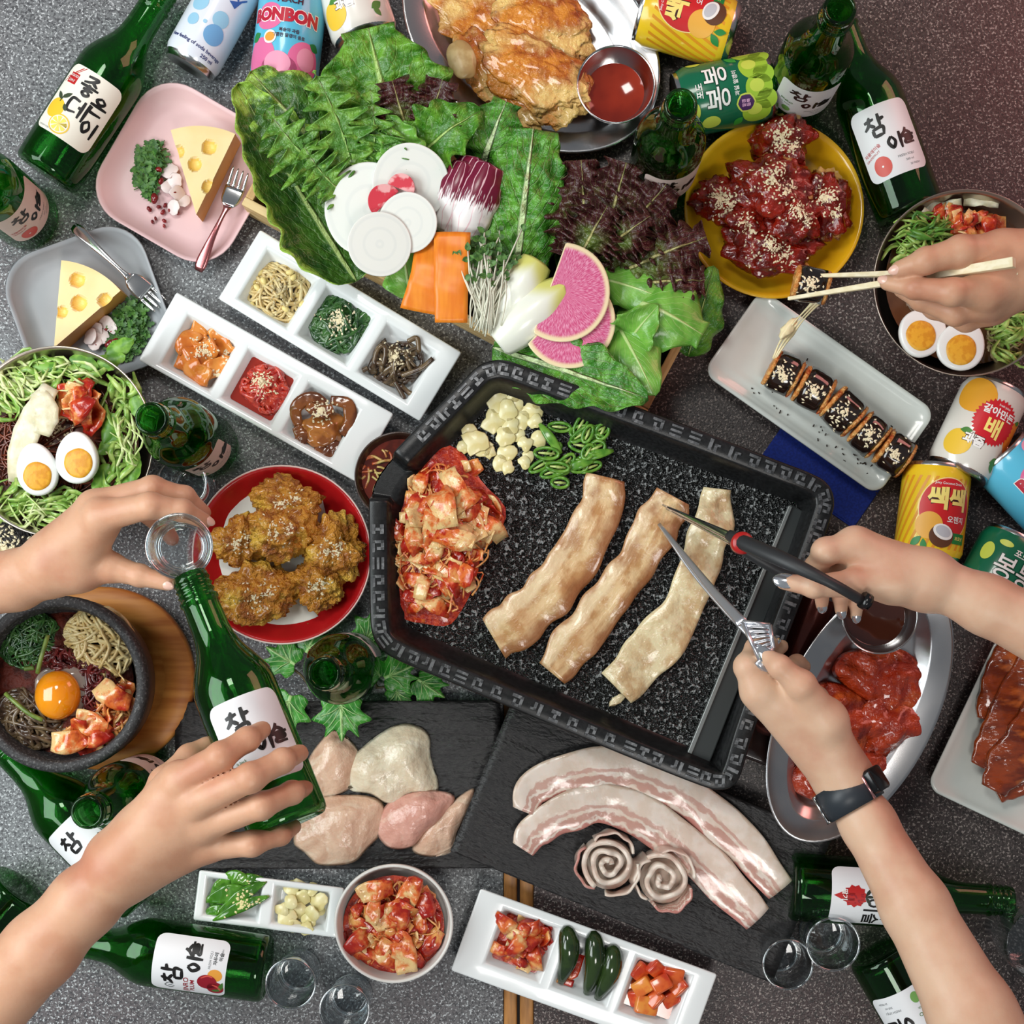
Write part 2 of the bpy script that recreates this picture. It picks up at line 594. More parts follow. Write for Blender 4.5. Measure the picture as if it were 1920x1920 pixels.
# ================================================================ materials used widely
def speckle_mat(name, base, dark, light, tint):
    m = bpy.data.materials.new(name); m.use_nodes = True
    nt = m.node_tree; N = nt.nodes; L = nt.links; b = N['Principled BSDF']
    b.inputs['Roughness'].default_value = 0.42
    tc = N.new('ShaderNodeTexCoord'); vec = tc.outputs['Object']
    def nz(s, d, r=0.5):
        n = N.new('ShaderNodeTexNoise'); n.inputs['Scale'].default_value = s; n.inputs['Detail'].default_value = d
        n.inputs['Roughness'].default_value = r
        L.new(vec, n.inputs['Vector']); return n.outputs['Fac']
    c = nmix(N, L, nstep(N, L, nz(5, 3), 0.38, 0.62), base, tint)
    c = nmix(N, L, nmath(N, L, 'MULTIPLY', nstep(N, L, nz(330, 3, .7), 0.47, 0.60), 0.85), c, dark)
    c = nmix(N, L, nmath(N, L, 'MULTIPLY', nstep(N, L, nz(420, 2, .7), 0.56, 0.64), 0.85), c, light)
    L.new(c, b.inputs['Base Color'])
    bp = N.new('ShaderNodeBump'); bp.inputs['Strength'].default_value = 0.6; bp.inputs['Distance'].default_value = 0.0009
    L.new(nz(500, 3), bp.inputs['Height']); L.new(bp.outputs[0], b.inputs['Normal'])
    return m
m_table_l = speckle_mat('grey_stone_laminate', (118, 121, 123), (58, 58, 62), (208, 212, 214), (100, 94, 96))
m_table_r = speckle_mat('brown_stone_laminate', (70, 62, 60), (36, 30, 30), (166, 154, 148), (64, 48, 48))
m_wood = mat('light_wood', (205, 165, 110), (176, 130, 78), nscale=14, detail=6, lo=.35, hi=.65, stretch=(1, 9, 9), rough=.5, bump=.15, bscale=60)
m_pine = mat('pine_wood', (228, 200, 146), (202, 166, 106), nscale=10, detail=5, lo=.35, hi=.7, stretch=(2, 16, 16), rough=.55, bump=.1, bscale=60)
m_traywood = mat('tray_wood', (206, 142, 70), (170, 102, 44), nscale=8, detail=5, lo=.3, hi=.7, stretch=(1.5, 14, 14), rough=.45)
m_ceramic = mat('white_ceramic', (236, 240, 240), rough=.16, coat=.3)
m_steel = mat('brushed_steel', (200, 198, 198), (190, 190, 192), nscale=30, rough=.26, metal=1.0)
m_steel_b = mat('polished_steel', (205, 205, 205), rough=.14, metal=1.0)
m_black = mat('black_iron', (20, 21, 22), (30, 31, 32), nscale=300, rough=.32, bump=.15, bscale=900, bdist=.0004)
m_dark = plain('dark_gap', (24, 20, 18), rough=.7)

# ================================================================ floor and the two tables
zt = -0.74
mk('wall_left', box((-2.9, -2.2, zt), (-2.8, 2.2, 1.9)), mat('wall_plaster', (190, 186, 180), (180, 176, 170), nscale=4, rough=.8), kind='structure')
mk('floor', box((-1.6, -1.6, zt - .02), (1.6, 1.6, zt)), mat('floor_tiles', (70, 58, 52), (58, 48, 44), nscale=6, rough=.6), kind='structure')
def build_table(label, x0, x1, strip_x, m_top):
    t = thing('dining_table', label, 'table', ((x0 + x1) / 2, 0.1, zt))
    y0, y1 = -0.62, 0.86
    a, b = (x0, strip_x[0]) if strip_x[0] > x0 + .1 else (strip_x[1], x1)
    mk('table_top', box((a, y0, -.03), (b, y1, 0)), m_top, t, bevel=.001)
    mk('wooden_edge', box((strip_x[0] + .0004, y0, -.032), (strip_x[1] - .0004, y1, .0004)), MATS['edge_wood'], t, bevel=.0015)
    for lx in (x0 + .06, x1 - .06):
        for ly in (y0 + .06, y1 - .06):
            mk('leg', box((lx - .025, ly - .025, zt), (lx + .025, ly + .025, -.032)), m_dark, t)
mat('edge_wood', (190, 132, 72), (146, 96, 46), nscale=12, detail=5, lo=.3, hi=.7, stretch=(16, 2, 16), rough=.45)
sx0, sx1, sx2, sx3 = (P(p, 0).x for p in (944, 970, 974, 1001))
build_table('grey speckled stone-look table with a wooden edge, under the bibimbap and cheese plates', -.72, sx1, (sx0, sx1), m_table_l)
build_table('dark reddish-brown speckled table with a wooden edge, under the juice cans', sx2, .72, (sx2, sx3), m_table_r)

# ================================================================ dishes
def rect_frame(c0, c1, c2, z):
    a, b, c = P(*c0, z), P(*c1, z), P(*c2, z)
    ex = b - a; L_ = ex.length; ex.normalize()
    wv = c - a; wv -= ex * wv.dot(ex); W_ = wv.length
    ey = -wv.normalized()
    cen = (b + c) / 2
    cen = a + ex * L_ / 2 + wv / 2
    return cen, frame(ex, ey, Vector((0, 0, 1))), L_, W_

def well_dish(label, c0, c1, c2, z, centers, half, bot, depth, group=None, base_in=.010):
    cen, R, L_, W_ = rect_frame(c0, c1, c2, z)
    cen.z = 0.0
    t = thing('compartment_dish', label, 'dish', cen, R, group=group)
    inv = FR[t].inverted()
    cs = [inv @ P(*c, z - depth) for c in centers]
    cy = sum(c.y for c in cs) / len(cs)
    xs = [-L_ / 2]
    for c in cs: xs += [c.x - half, c.x + half]
    xs.append(L_ / 2)
    ys = [-W_ / 2, max(-W_ / 2 + .006, cy - half), min(W_ / 2 - .006, cy + half), W_ / 2]
    V, F = [], []; nx = len(xs)
    for y in ys:
        for x in xs: V.append((x, y, z))
    def gi(i, j): return j * nx + i
    for j in range(3):
        for i in range(nx - 1):
            if j == 1 and i % 2 == 1: continue
            F.append((gi(i, j), gi(i + 1, j), gi(i + 1, j + 1), gi(i, j + 1)))
    for c_i in range(len(cs)):
        i = 2 * c_i + 1
        ring = [gi(i, 1), gi(i + 1, 1), gi(i + 1, 2), gi(i, 2)]
        k = len(V); d = half - bot
        for q, sxy in zip(ring, ((1, 1), (-1, 1), (-1, -1), (1, -1))):
            V.append((V[q][0] + sxy[0] * d, V[q][1] + sxy[1] * d, z - depth))
        for a in range(4):
            b = (a + 1) % 4
            F.append((ring[a], ring[b], k + b, k + a))
        F.append((k, k + 1, k + 2, k + 3))
    # outside wall + underside
    per = [gi(i, 0) for i in range(nx)] + [gi(nx - 1, j) for j in range(1, 4)] + [gi(i, 3) for i in range(nx - 2, -1, -1)] + [gi(0, j) for j in (2, 1)]
    k = len(V)
    for q in per:
        x, y, _ = V[q]
        V.append((x * (1 - base_in * 2 / L_), y * (1 - base_in * 2 / W_), 0.001))
    n = len(per)
    for a in range(n):
        b = (a + 1) % n
        F.append((per[b], per[a], k + a, k + b))
    F.append(tuple(reversed(range(k, k + n))))
    mk('dish_body', (V, F), m_ceramic, t, world=False, bevel=.0026, bseg=3, angle=12)
    return t, cs

ZD = .030
dish_up, w_up = well_dish('white three-compartment dish holding bean sprouts, spinach and brown fernbrake', (487, 428), (868, 660), (395, 553), ZD,
        [(523, 552), (637, 612), (748, 682)], .0285, .0215, .017)
dish_lo, w_lo = well_dish('white three-compartment dish of orange fishcake, red paste and brown mushrooms', (330, 545), (740, 775), (252, 672), ZD,
        [(382, 665), (494, 728), (602, 798)], .0285, .0215, .017)
dish_bt, w_bt = well_dish('white three-compartment dish of kimchi, green chillies and radish at the wooden seam', (900, 1664), (1347, 1826), (852, 1824), ZD,
        [(978, 1768), (1102, 1812), (1226, 1852)], .0285, .0215, .017)
dish_two, w_two = well_dish('small white two-compartment dish of sliced green chilli and garlic', (372, 1630), (647, 1664), (355, 1726), .022,
        [(440, 1686), (566, 1706)], .0275, .0235, .012, base_in=.006)

def round_dish(name, label, cat, c, r_px, z, prof, material, n=72):
    """prof: (r fraction, z) from the underside centre to the inside centre"""
    cen = P(c[0], c[1], z); R_ = ML(r_px, z)
    t = thing(name, label, cat, (cen.x, cen.y, 0))
    body = lathe([(r * R_, zz) for r, zz in prof], n)
    mk('dish_body', body, material, t, world=False)
    Vw = [Vector((v[0] + cen.x, v[1] + cen.y, v[2])) for v in body[0]]
    return t, (Vw, body[1])

def ridged(z_rim, z_in):
    p = [(0, .003), (.55, .003), (.58, .0), (.64, .0), (.66, .004), (.98, z_rim - .003), (1.0, z_rim - .001), (.99, z_rim)]
    for i, r in enumerate(np.linspace(.955, .72, 9)):
        f = (r - .72) / .235
        z = z_in + (z_rim - .0015 - z_in) * f ** 1.3
        p.append((r, z + (.0006 if i % 2 else -.0001)))
    p += [(.66, z_in + .0003), (.6, z_in), (.0, z_in)]
    return p
m_red = mat('red_glaze', (196, 30, 34), (180, 24, 28), nscale=20, rough=.22, coat=.4)
m_yel = mat('yellow_glaze', (226, 178, 32), (214, 160, 22), nscale=15, rough=.2, coat=.5)
t_red, vf_red = round_dish('dinner_plate', 'round red plate with pale rim holding golden fried chicken', 'plate', (528, 1040), 168, .028, ridged(.028, .010), m_red)
t_yel, vf_yel = round_dish('dinner_plate', 'round yellow plate with sauced sesame chicken', 'plate', (1452, 391), 169, .030, ridged(.030, .010), m_yel)
for t_, vf_, c_, r_, z_, m_ in ((t_red, vf_red, (528, 1040), 168, .028, plain('pale_rim', (238, 214, 206), .25)),):
    cen = P(*c_, z_); R_ = ML(r_, z_)
    mk('rim', lathe([(R_ * .985, z_ - .0002), (R_ * .992, z_ + .0009), (R_ * 1.001, z_ + .0006), (R_ * 1.004, z_ - .0012)], 72), m_, t_, world=False)

def square_plate(label, c, side_px, ang, material):
    z = .020; cen = P(c[0], c[1], z); s = ML(side_px, z)
    t = thing('square_plate', label, 'plate', (cen.x, cen.y, 0), rot_z(ang))
    rings = []
    for k, zz in ((.05, .002), (.60, .002), (.64, .0), (.70, .001), (.93, .012), (.99, .019), (1.0, .020), (.985, .0207), (.94, .0165), (.86, .010), (.78, .0068), (.70, .006), (.4, .006), (.05, .006)):
        rad = s * .27 * max(k, .02)
        rings.append([(x, y, zz) for x, y in rrect(s * max(k, .004), s * max(k, .004), min(rad, s * max(k, .004) * .45), 8)])
    mk('dish_body', loft(rings), material, t, world=False)
    return t
m_pink = mat('pink_matte', (236, 200, 200), (230, 192, 194), nscale=10, rough=.4)
m_grey = mat('grey_matte', (158, 162, 166), (150, 154, 158), nscale=10, rough=.4)
pl_pink = square_plate('pink rounded-square plate with a cheese wedge and fork', (347, 323), 288, math.radians(-30), m_pink)
pl_grey = square_plate('grey rounded-square plate with a cheese wedge and fork', (166, 580), 276, math.radians(20), m_grey)

def oval_dish(label, c, a_px, b_px, ang, z=.022, z0=0.0):
    cen = P(c[0], c[1], z + z0); a, b = ML(a_px, z + z0), ML(b_px, z + z0)
    t = thing('oval_platter', label, 'platter', (cen.x, cen.y, z0), rot_z(ang))
    rings = []
    for d, zz in ((None, .0), (-.045, .0), (-.030, .004), (-.004, z - .002), (0, z - .0005), (-.0005, z + .0006), (-.003, z), (-.0205, z - .0035), (-.023, z - .005), (-.034, .0055), (-.040, .004), (None, .004)):
        rings.append([(x, y, zz) for x, y in (ellipse(.002, .002, 72) if d is None else ellipse(a + d, b + d, 72))])
    mk('dish_body', loft(rings), m_steel, t, world=False)
    return t
ov_top = oval_dish('oval steel platter under the pan-fried pancake', (996, 66), 268, 190, math.radians(-37))
ov_rt = oval_dish('oval steel platter under the red marinated meat', (1612, 1330), 272, 142, math.radians(63), z0=.0412)

m_cream = mat('cream_bowl', (226, 224, 218), rough=.22, coat=.3)
t_kb, vf_kb = round_dish('kimchi_bowl', 'white round bowl of kimchi beside the shot glasses', 'bowl', (738, 1732), 112, .050,
    [(0, .004), (.5, .004), (.52, 0), (.6, 0), (.64, .004), (.95, .030), (1, .049), (.99, .051), (.955, .051), (.94, .049), (.88, .030), (.7, .014), (.4, .012), (0, .012)], m_cream)
m_brownbowl = mat('brown_bowl', (70, 50, 42), (54, 38, 32), nscale=30, rough=.25, coat=.3)
t_bb, vf_bb = round_dish('sauce_bowl', 'dark brown glazed bowl of red sauce under the pan spout', 'bowl', (748, 893), 84, .045,
    [(0, .003), (.5, .003), (.55, 0), (.62, 0), (.9, .025), (1, .044), (.99, .046), (.95, .045), (.92, .040), (.86, .036), (.80, .020), (.5, .010), (0, .010)], m_brownbowl)
m_steelbowl = mat('steel_bowl', (216, 206, 194), (196, 184, 170), nscale=8, rough=.34, metal=1.0)
bowl_p = [(0, .003), (.45, .003), (.5, 0), (.62, .006), (.85, .035), (.97, .068), (1.0, .076), (1.004, .078), (.995, .079), (.975, .070), (.84, .037), (.6, .010), (.4, .007), (0, .006)]
t_nb, vf_nb = round_dish('noodle_bowl', 'steel bowl of noodles with shredded greens and two egg halves beside the grey plate', 'bowl', (108, 828), 179, .078, bowl_p, m_steelbowl)
t_nr, vf_nr = round_dish('noodle_bowl', 'steel bowl of cold noodles under the hand with chopsticks', 'bowl', (1813, 530), 175, .078, bowl_p, m_steelbowl)
m_stone = mat('stone_pot', (46, 45, 46), (92, 92, 92), nscale=420, detail=3, lo=.52, hi=.68, rough=.55, bump=.6, bscale=420, bdist=.0012)
m_stone_side = mat('stone_side', (62, 44, 38), (48, 36, 32), nscale=60, rough=.4)
# wooden underplate + stone pot
tc_ = P(190, 1272, .018)
t_tr = thing('wooden_underplate', 'round orange wooden underplate carrying the stone pot', 'tray', (tc_.x, tc_.y, 0))
rt = ML(172, .018)
mk('board', lathe([(0, .002), (rt * .95, .002), (rt, .006), (rt, .016), (rt * .975, .019), (rt * .70, .018), (rt * .68, .015), (0, .015)], 72), m_traywood, t_tr, world=False)
pc_ = P(113, 1283, .085)
t_st = thing('stone_pot', 'black stone pot of bibimbap with a raw egg yolk', 'pot', (pc_.x, pc_.y, .0155))
rp = ML(166, .085)
mk('pot_body', lathe([(0, 0), (rp * .72, 0), (rp * .84, .008), (rp * .97, .035), (rp * .985, .060), (rp * .97, .064)], 64), m_stone_side, t_st, world=False)
mk('pot_rim', lathe([(rp * .975, .062), (rp, .066), (rp * .995, .072), (rp * .975, .0745), (rp * .89, .0745), (rp * .865, .071), (rp * .84, .05), (rp * .7, .02), (rp * .4, .012), (0, .012)], 64), m_stone, t_st, world=False)

# rectangular white platters with hand-pressed ridges
def ridge_platter(label, c0, c1, c2, z, name='rectangular_platter', material=None, ridge=.0006, nr=9, rad=.014):
    cen, R, L_, W_ = rect_frame(c0, c1, c2, z); cen.z = 0
    t = thing(name, label, 'platter', cen, R)
    rings = []
    for d, zz in ((.022, .0), (.016, .001), (.004, z - .004), (0, z - .001), (.0006, z), (.004, z - .0002)):
        rings.append([(x, y, zz) for x, y in rrect(L_ - 2 * d, W_ - 2 * d, max(rad - d * .5, .003), 6)])
    V, F = loft(rings, True, False)
    # inside: sampled grid mapped to the rounded rectangle
    n = len(rings[0]); last = (len(rings) - 1) * n
    prev = list(range(last, last + n))
    for s in np.linspace(.97, .05, 16):
        k = len(V)
        for (x, y) in rrect(L_ - .008, W_ - .008, rad, 6):
            xx, yy = x * s, y * s
            zz = z - .001 - .006 * (1 - s ** 6) + ridge * math.sin(yy / W_ * 2 * PI * nr) * (1 if nr else 0)
            V.append((xx, yy, zz))
        cur = list(range(k, k + n))
        for i in range(n):
            j = (i + 1) % n
            F.append((prev[i], prev[j], cur[j], cur[i]))
        prev = cur
    F.append(tuple(prev))
    mk('dish_body', (V, F), material or m_ceramic, t, world=False)
    return t
m_celadon = mat('pale_celadon', (214, 220, 214), (206, 212, 206), nscale=12, rough=.18, coat=.35)
pl_roll = ridge_platter('pale rectangular ridged platter with a row of seaweed rolls', (1428, 540), (1757, 772), (1304, 690), .026, material=m_celadon)
pl_mar = ridge_platter('pale rectangular ridged platter with glazed sliced meat at the frame edge', (1874, 1186), (1736, 1478), (2190, 1330), .026, material=m_celadon, nr=0)
m_slate = mat('black_slate', (30, 29, 30), (44, 42, 42), nscale=200, lo=.4, hi=.7, rough=.34, bump=.8, bscale=160, bdist=.002, bdetail=6, stretch=(1, 2.2, 1))
def slate(label, c0, c1, c2, z0, z1, grooves):
    cen, R, L_, W_ = rect_frame(c0, c1, c2, z1); cen.z = z0
    t = thing('slate_board', label, 'board', cen, R)
    h = z1 - z0; nx, ny = 40, 60
    V, F = [], []
    for j in range(ny + 1):
        for i in range(nx + 1):
            x, y = -L_ / 2 + L_ * i / nx, -W_ / 2 + W_ * j / ny
            e = min(i, nx - i, j, ny - j)
            dz = 0
            if e > 0:
                g = math.sin(y / W_ * PI * 2 * grooves)
                dz = -.0012 * max(0, g) ** 4 + .0009 * noise.noise(Vector((x * 40, y * 140, 3))) + .0006 * noise.noise(Vector((x * 160, y * 200, 7)))
            V.append((x, y, h + dz))
    for j in range(ny):
        for i in range(nx):
            a = j * (nx + 1) + i
            F.append((a, a + 1, a + nx + 2, a + nx + 1))
    per = [i for i in range(nx + 1)] + [j * (nx + 1) + nx for j in range(1, ny + 1)] + [ny * (nx + 1) + i for i in range(nx - 1, -1, -1)] + [j * (nx + 1) for j in range(ny - 1, 0, -1)]
    k = len(V)
    for q in per: V.append((V[q][0], V[q][1], h * .25))
    n = len(per)
    for a in range(n):
        b = (a + 1) % n
        F.append((per[b], per[a], k + a, k + b))
    F.append(tuple(reversed(range(k, k + n))))
    mk('slab', (V, F), m_slate, t, world=False)
    for sx in (-1, 1):
        for sy in (-1, 1):
            mk('foot', xform(box((-.012, -.012, 0), (.012, .012, h * .27)), Matrix.Translation((sx * (L_ / 2 - .03), sy * (W_ / 2 - .025), 0))), m_black, t, world=False)
    return t
sl_ch = slate('black ribbed slate board under the raw chicken pieces', (328, 1316), (938, 1314), (330, 1630), .0005, .018, 8)
sl_pk = slate('black slate board under the raw pork belly strips', (957, 1322), (1560, 1570), (850, 1598), .0005, .032, 4)

# ================================================================ burner + grill pan
def offset_poly(pts, d):
    n = len(pts); out = []
    for i in range(n):
        a, b, c = Vector(pts[i - 1]), Vector(pts[i]), Vector(pts[(i + 1) % n])
        t = ((b - a).normalized() + (c - b).normalized())
        if t.length < 1e-9: t = c - b
        t.normalize()
        out.append(b + Vector((t.y, -t.x)) * d)
    return out
ZR = .088
def hull(pts):
    p = sorted(set((round(q[0], 6), round(q[1], 6)) for q in pts))
    def half(it):
        h = []
        for q in it:
            while len(h) > 1 and (h[-1][0] - h[-2][0]) * (q[1] - h[-2][1]) - (h[-1][1] - h[-2][1]) * (q[0] - h[-2][0]) <= 0: h.pop()
            h.append(q)
        return h
    a, b = half(p), half(reversed(p))
    return a[:-1] + b[:-1]
def on_hull(pts, c):
    h = hull(pts); out = []
    for q in pts:
        dx, dy = q[0] - c[0], q[1] - c[1]; best = None
        for i in range(len(h)):
            a, b = h[i - 1], h[i]
            ex, ey = b[0] - a[0], b[1] - a[1]
            den = dx * ey - dy * ex
            if abs(den) < 1e-15: continue
            t = ((a[0] - c[0]) * ey - (a[1] - c[1]) * ex) / den
            u = ((a[0] - c[0]) * dy - (a[1] - c[1]) * dx) / den
            if t > 0 and -1e-6 <= u <= 1 + 1e-6: best = t if best is None else min(best, t)
        best = best or 1
        out.append(Vector((c[0] + dx * best, c[1] + dy * best)))
    return out
pan_px = [(738, 848), (800, 783), (860, 722), (891, 690), (918, 677), (950, 676), (1010, 696), (1150, 747), (1300, 802), (1450, 860), (1520, 887),
          (1552, 907), (1564, 938), (1556, 978), (1508, 1112), (1460, 1240), (1412, 1378), (1390, 1450), (1374, 1474), (1346, 1481), (1300, 1468),
          (1150, 1408), (1000, 1345), (850, 1282), (752, 1241), (713, 1216), (697, 1184), (693, 1130), (692, 1030), (692, 935), (704, 893)]
raw = spline(pan_px, 400, closed=True)
pan_out = [(P(x, y, ZR).x, P(x, y, ZR).y) for x, y in raw]
gapf = [max(0.0, min(1.0, 1.0 - (math.hypot(x - 712, y - 890) - 40) / 10)) for x, y in raw]
cen = P(1125, 1075, .05)
def on_hull_of(off, keep, c):
    return on_hull(off, c) if len(keep) < 3 else ray_hull(off, hull(keep), c)
def ray_hull(pts, h, c):
    out = []
    for q in pan_out:
        dx, dy = q[0] - c[0], q[1] - c[1]; best = None
        for i in range(len(h)):
            a, b = h[i - 1], h[i]
            ex, ey = b[0] - a[0], b[1] - a[1]
            den = dx * ey - dy * ex
            if abs(den) < 1e-15: continue
            t = ((a[0] - c[0]) * ey - (a[1] - c[1]) * ex) / den
            u = ((a[0] - c[0]) * dy - (a[1] - c[1]) * dx) / den
            if t > 0 and -1e-6 <= u <= 1 + 1e-6: best = t if best is None else min(best, t)
        out.append(Vector((c[0] + dx * (best or 1), c[1] + dy * (best or 1))))
    return out
t_pan = thing('grill_pan', 'large black grill pan with an embossed rim, cooking pork belly and kimchi', 'pan', (cen.x, cen.y, .05))
sgn = 1
ring_def = [(.016, .052), (.010, .054), (.001, ZR - .004), (0, ZR - .001), (.0015, ZR), (.0155, ZR), (.0172, ZR - .0015), (.021, ZR - .010), (.027, .063), (.031, .0605)]
rings = []
for d, z in ring_def:
    off = offset_poly(pan_out, d)
    if d > .0172:
        # shrink a true inner outline: clip self-crossing corners
        keep = [q for q in off if min((Vector(p) - q).length for p in pan_out[::4]) > d - .0035]
        off = on_hull_of(off, keep, (0.068, 0.035))
    rings.append([(q[0], q[1], z if z < .066 else z - gapf[i] * (z - .066)) for i, q in enumerate(off)])
mk('pan_body', loft(rings, True, False), m_black, t_pan)
floor_ring = [(q[0], q[1]) for q in rings[-1]]
m_panfloor = mat('oiled_pan_painted_glints', (18, 20, 20), (150, 154, 154), nscale=330, detail=1, lo=.54, hi=.70, rough=.14, bump=1.0, bscale=330, bdist=.0085, bdetail=1, spec=.9)  # pale specks on the bumps are glints painted into the base colour
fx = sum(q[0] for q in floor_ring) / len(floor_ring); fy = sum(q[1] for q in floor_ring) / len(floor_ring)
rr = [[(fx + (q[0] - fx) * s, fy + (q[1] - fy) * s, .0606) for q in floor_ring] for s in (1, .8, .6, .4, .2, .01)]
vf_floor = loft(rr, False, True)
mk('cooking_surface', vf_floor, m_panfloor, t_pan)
m_ledge = mat('grey_ledge', (52, 56, 56), rough=.3)
mk('drain_ledge', prism([tuple(P(x, y, .066).xy) for x, y in ((1482, 945), (1512, 962), (1330, 1432), (1290, 1418))], .0606, .067), m_ledge, t_pan, smooth=False, bevel=.0012)
mk('drain_ridge', prism([tuple(P(x, y, .069).xy) for x, y in ((1479, 948), (1486, 950), (1297, 1414), (1289, 1411))], .0606, .0695), mat('worn_ridge', (150, 154, 152), rough=.25, metal=.6), t_pan, smooth=False, bevel=.0006)
# embossed meander on the rim
def key_mesh(kind):
    bars = {0: [(-.5, -.5, .5, -.25), (-.5, -.5, -.25, .5), (-.5, .25, .3, .5), (.05, -.1, .3, .5)],
            1: [(-.5, .25, .5, .5), (.25, -.5, .5, .5), (-.3, -.5, .5, -.25), (-.3, -.5, -.05, .1)],
            2: [(-.5, -.5, -.2, .5), (.0, -.5, .25, .2), (.0, .0, .5, .2)],
            3: [(-.4, -.5, .4, -.2), (-.4, .2, .4, .5), (-.12, -.3, .12, .3)],
            4: [(-.5, -.5, .5, -.3), (-.5, -.1, .5, .1), (-.5, .3, .5, .5)]}[kind]
    return join([box((a * .0112, b * .0112, 0), (c * .0112, d * .0105, .0016)) for a, b, c, d in bars])
m_key = mat('rim_relief', (150, 152, 154), (110, 112, 114), nscale=300, rough=.3, metal=.7)
key_src = []
mid = offset_poly(pan_out, .0085)
acc, nextd, kk = 0.0, 0.0, 0
rnd = random.Random(4)
for i in range(len(mid)):
    a, b = mid[i], mid[(i + 1) % len(mid)]
    acc += (b - a).length
    if acc >= nextd and gapf[i] <= 0 and gapf[(i + 8) % len(mid)] <= 0 and gapf[i - 8] <= 0:
        nextd = acc + .0133
        t = (b - a).normalized()
        M = Matrix.Translation((a.x, a.y, ZR - .0003)) @ frame(Vector((t.x, t.y, 0)), Vector((-t.y, t.x, 0)), Vector((0, 0, 1))).to_4x4()
        kd = rnd.choice((0, 1, 2, 3, 4, 0, 1))
        if len(key_src) < 5:
            kd = len(key_src)
            o = mk('rim_relief', key_mesh(kd), m_key, t_pan, world=False, smooth=False)
            o.matrix_local = FR[t_pan].inverted() @ M
            key_src.append(o)
        else:
            inst(key_src[kd], t_pan, M)
# burner
ex = (P(1556, 978, .04) - P(1390, 1450, .04)).normalized()
bc0, bc1, bc2 = (905, 770), (1608, 1035), (730, 1170)
m_burner = mat('burner_enamel', (46, 30, 28), (34, 24, 22), nscale=20, rough=.18, coat=.5)
cen, R, L_, W_ = rect_frame(bc0, bc1, bc2, .04); cen.z = 0
cen.z = .0007
t_bu = thing('gas_burner', 'dark enamel portable gas burner under the grill pan', 'burner', cen, R)
mk('burner_case', prism(rrect(L_, W_, .012, 5), .006, .040), m_burner, t_bu, world=False, bevel=.003)
for sx in (-1, 1):
    for sy in (-1, 1):
        mk('foot', lathe([(0, 0), (.012, 0), (.011, .0065), (0, .0065)], 16), m_dark, t_bu, world=False)
        bpy.context.view_layer.update()
        t_bu.children[-1].location = (sx * (L_ / 2 - .03), sy * (W_ / 2 - .03), 0)
for k in range(4):
    a = PI / 4 + k * PI / 2
    mk('pan_support', tube([(math.cos(a) * .05 - .03, math.sin(a) * .05, .0405), (math.cos(a) * .09 - .03, math.sin(a) * .09, .0455)], .0045, 8), m_black, t_bu, world=False)
mk('gas_canister', xform(lathe([(0, -.085), (.0205, -.085), (.022, -.08), (.022, .075), (.016, .084), (0, .084)], 32), Matrix.Translation((L_ / 2 - .020, 0, .0265)) @ Matrix.Rotation(PI / 2, 4, 'X')), mat('canister_metal', (96, 52, 46), rough=.2, metal=.7), t_bu, world=False)
# blue folded cloth under the ridged platter
cen, R, L_, W_ = rect_frame((1480, 780), (1660, 905), (1412, 860), .003); cen.z = .0005
t_bl = thing('blue_cloth', 'flat deep blue folded cloth half under the seaweed-roll platter', 'cloth', cen, R)
m_blue = mat('blue_cotton', (18, 46, 140), (14, 38, 120), nscale=400, rough=.8)
mk('lower_fold', prism(rrect(L_, W_, .002, 3), 0, .0012), m_blue, t_bl, world=False, bevel=.0005)
mk('upper_fold', xform(prism(rrect(L_ * .99, W_ * .97, .002, 3), .0012, .0022), Matrix.Translation((0, .001, 0))), m_blue, t_bl, world=False, bevel=.0005)
# ================================================================ flat print that wraps on cylinders
def bm_slice(V, F, step, axis=0):
    bm = bmesh.new()
    vs = [bm.verts.new((v[0], v[1], 0)) for v in V]
    for f in F:
        try: bm.faces.new([vs[i] for i in f])
        except ValueError: pass
    x0 = min(v[axis] for v in V); x1 = max(v[axis] for v in V)
    k = math.floor(x0 / step) + 1
    no = (1, 0, 0) if axis == 0 else (0, 1, 0)
    while k * step < x1:
        co = (k * step, 0, 0) if axis == 0 else (0, k * step, 0)
        bmesh.ops.bisect_plane(bm, geom=bm.verts[:] + bm.edges[:] + bm.faces[:], plane_co=co, plane_no=no, dist=1e-6)
        k += 1
    bmesh.ops.triangulate(bm, faces=[f for f in bm.faces if len(f.verts) > 4])
    bm.verts.ensure_lookup_table()
    for i, v in enumerate(bm.verts): v.index = i
    out = [tuple(v.co) for v in bm.verts], [tuple(v.index for v in f.verts) for f in bm.faces]
    bm.free()
    return out

_TX = {}
def text2d(s, size=10, cx=0, cy=0, bold=0.0, ang=0.0, sx=1.0):
    key = (s, bold)
    if key not in _TX:
        cu = bpy.data.curves.new('lettering', 'FONT')
        cu.body = s; cu.align_x = 'CENTER'; cu.align_y = 'CENTER'; cu.size = 1.0; cu.offset = bold; cu.resolution_u = 3
        cu.fill_mode = 'FRONT'
        o = bpy.data.objects.new('lettering', cu); COL.objects.link(o)
        bpy.context.view_layer.update()
        me = bpy.data.meshes.new_from_object(o.evaluated_get(bpy.context.evaluated_depsgraph_get()))
        _TX[key] = ([tuple(v.co) for v in me.vertices], [tuple(p.vertices) for p in me.polygons])
        bpy.data.objects.remove(o); bpy.data.curves.remove(cu); bpy.data.meshes.remove(me)
    V, F = _TX[key]; c, sn = math.cos(ang), math.sin(ang)
    return [(cx + size * (sx * x * c - y * sn), cy + size * (sx * x * sn + y * c)) for x, y, _ in V], F

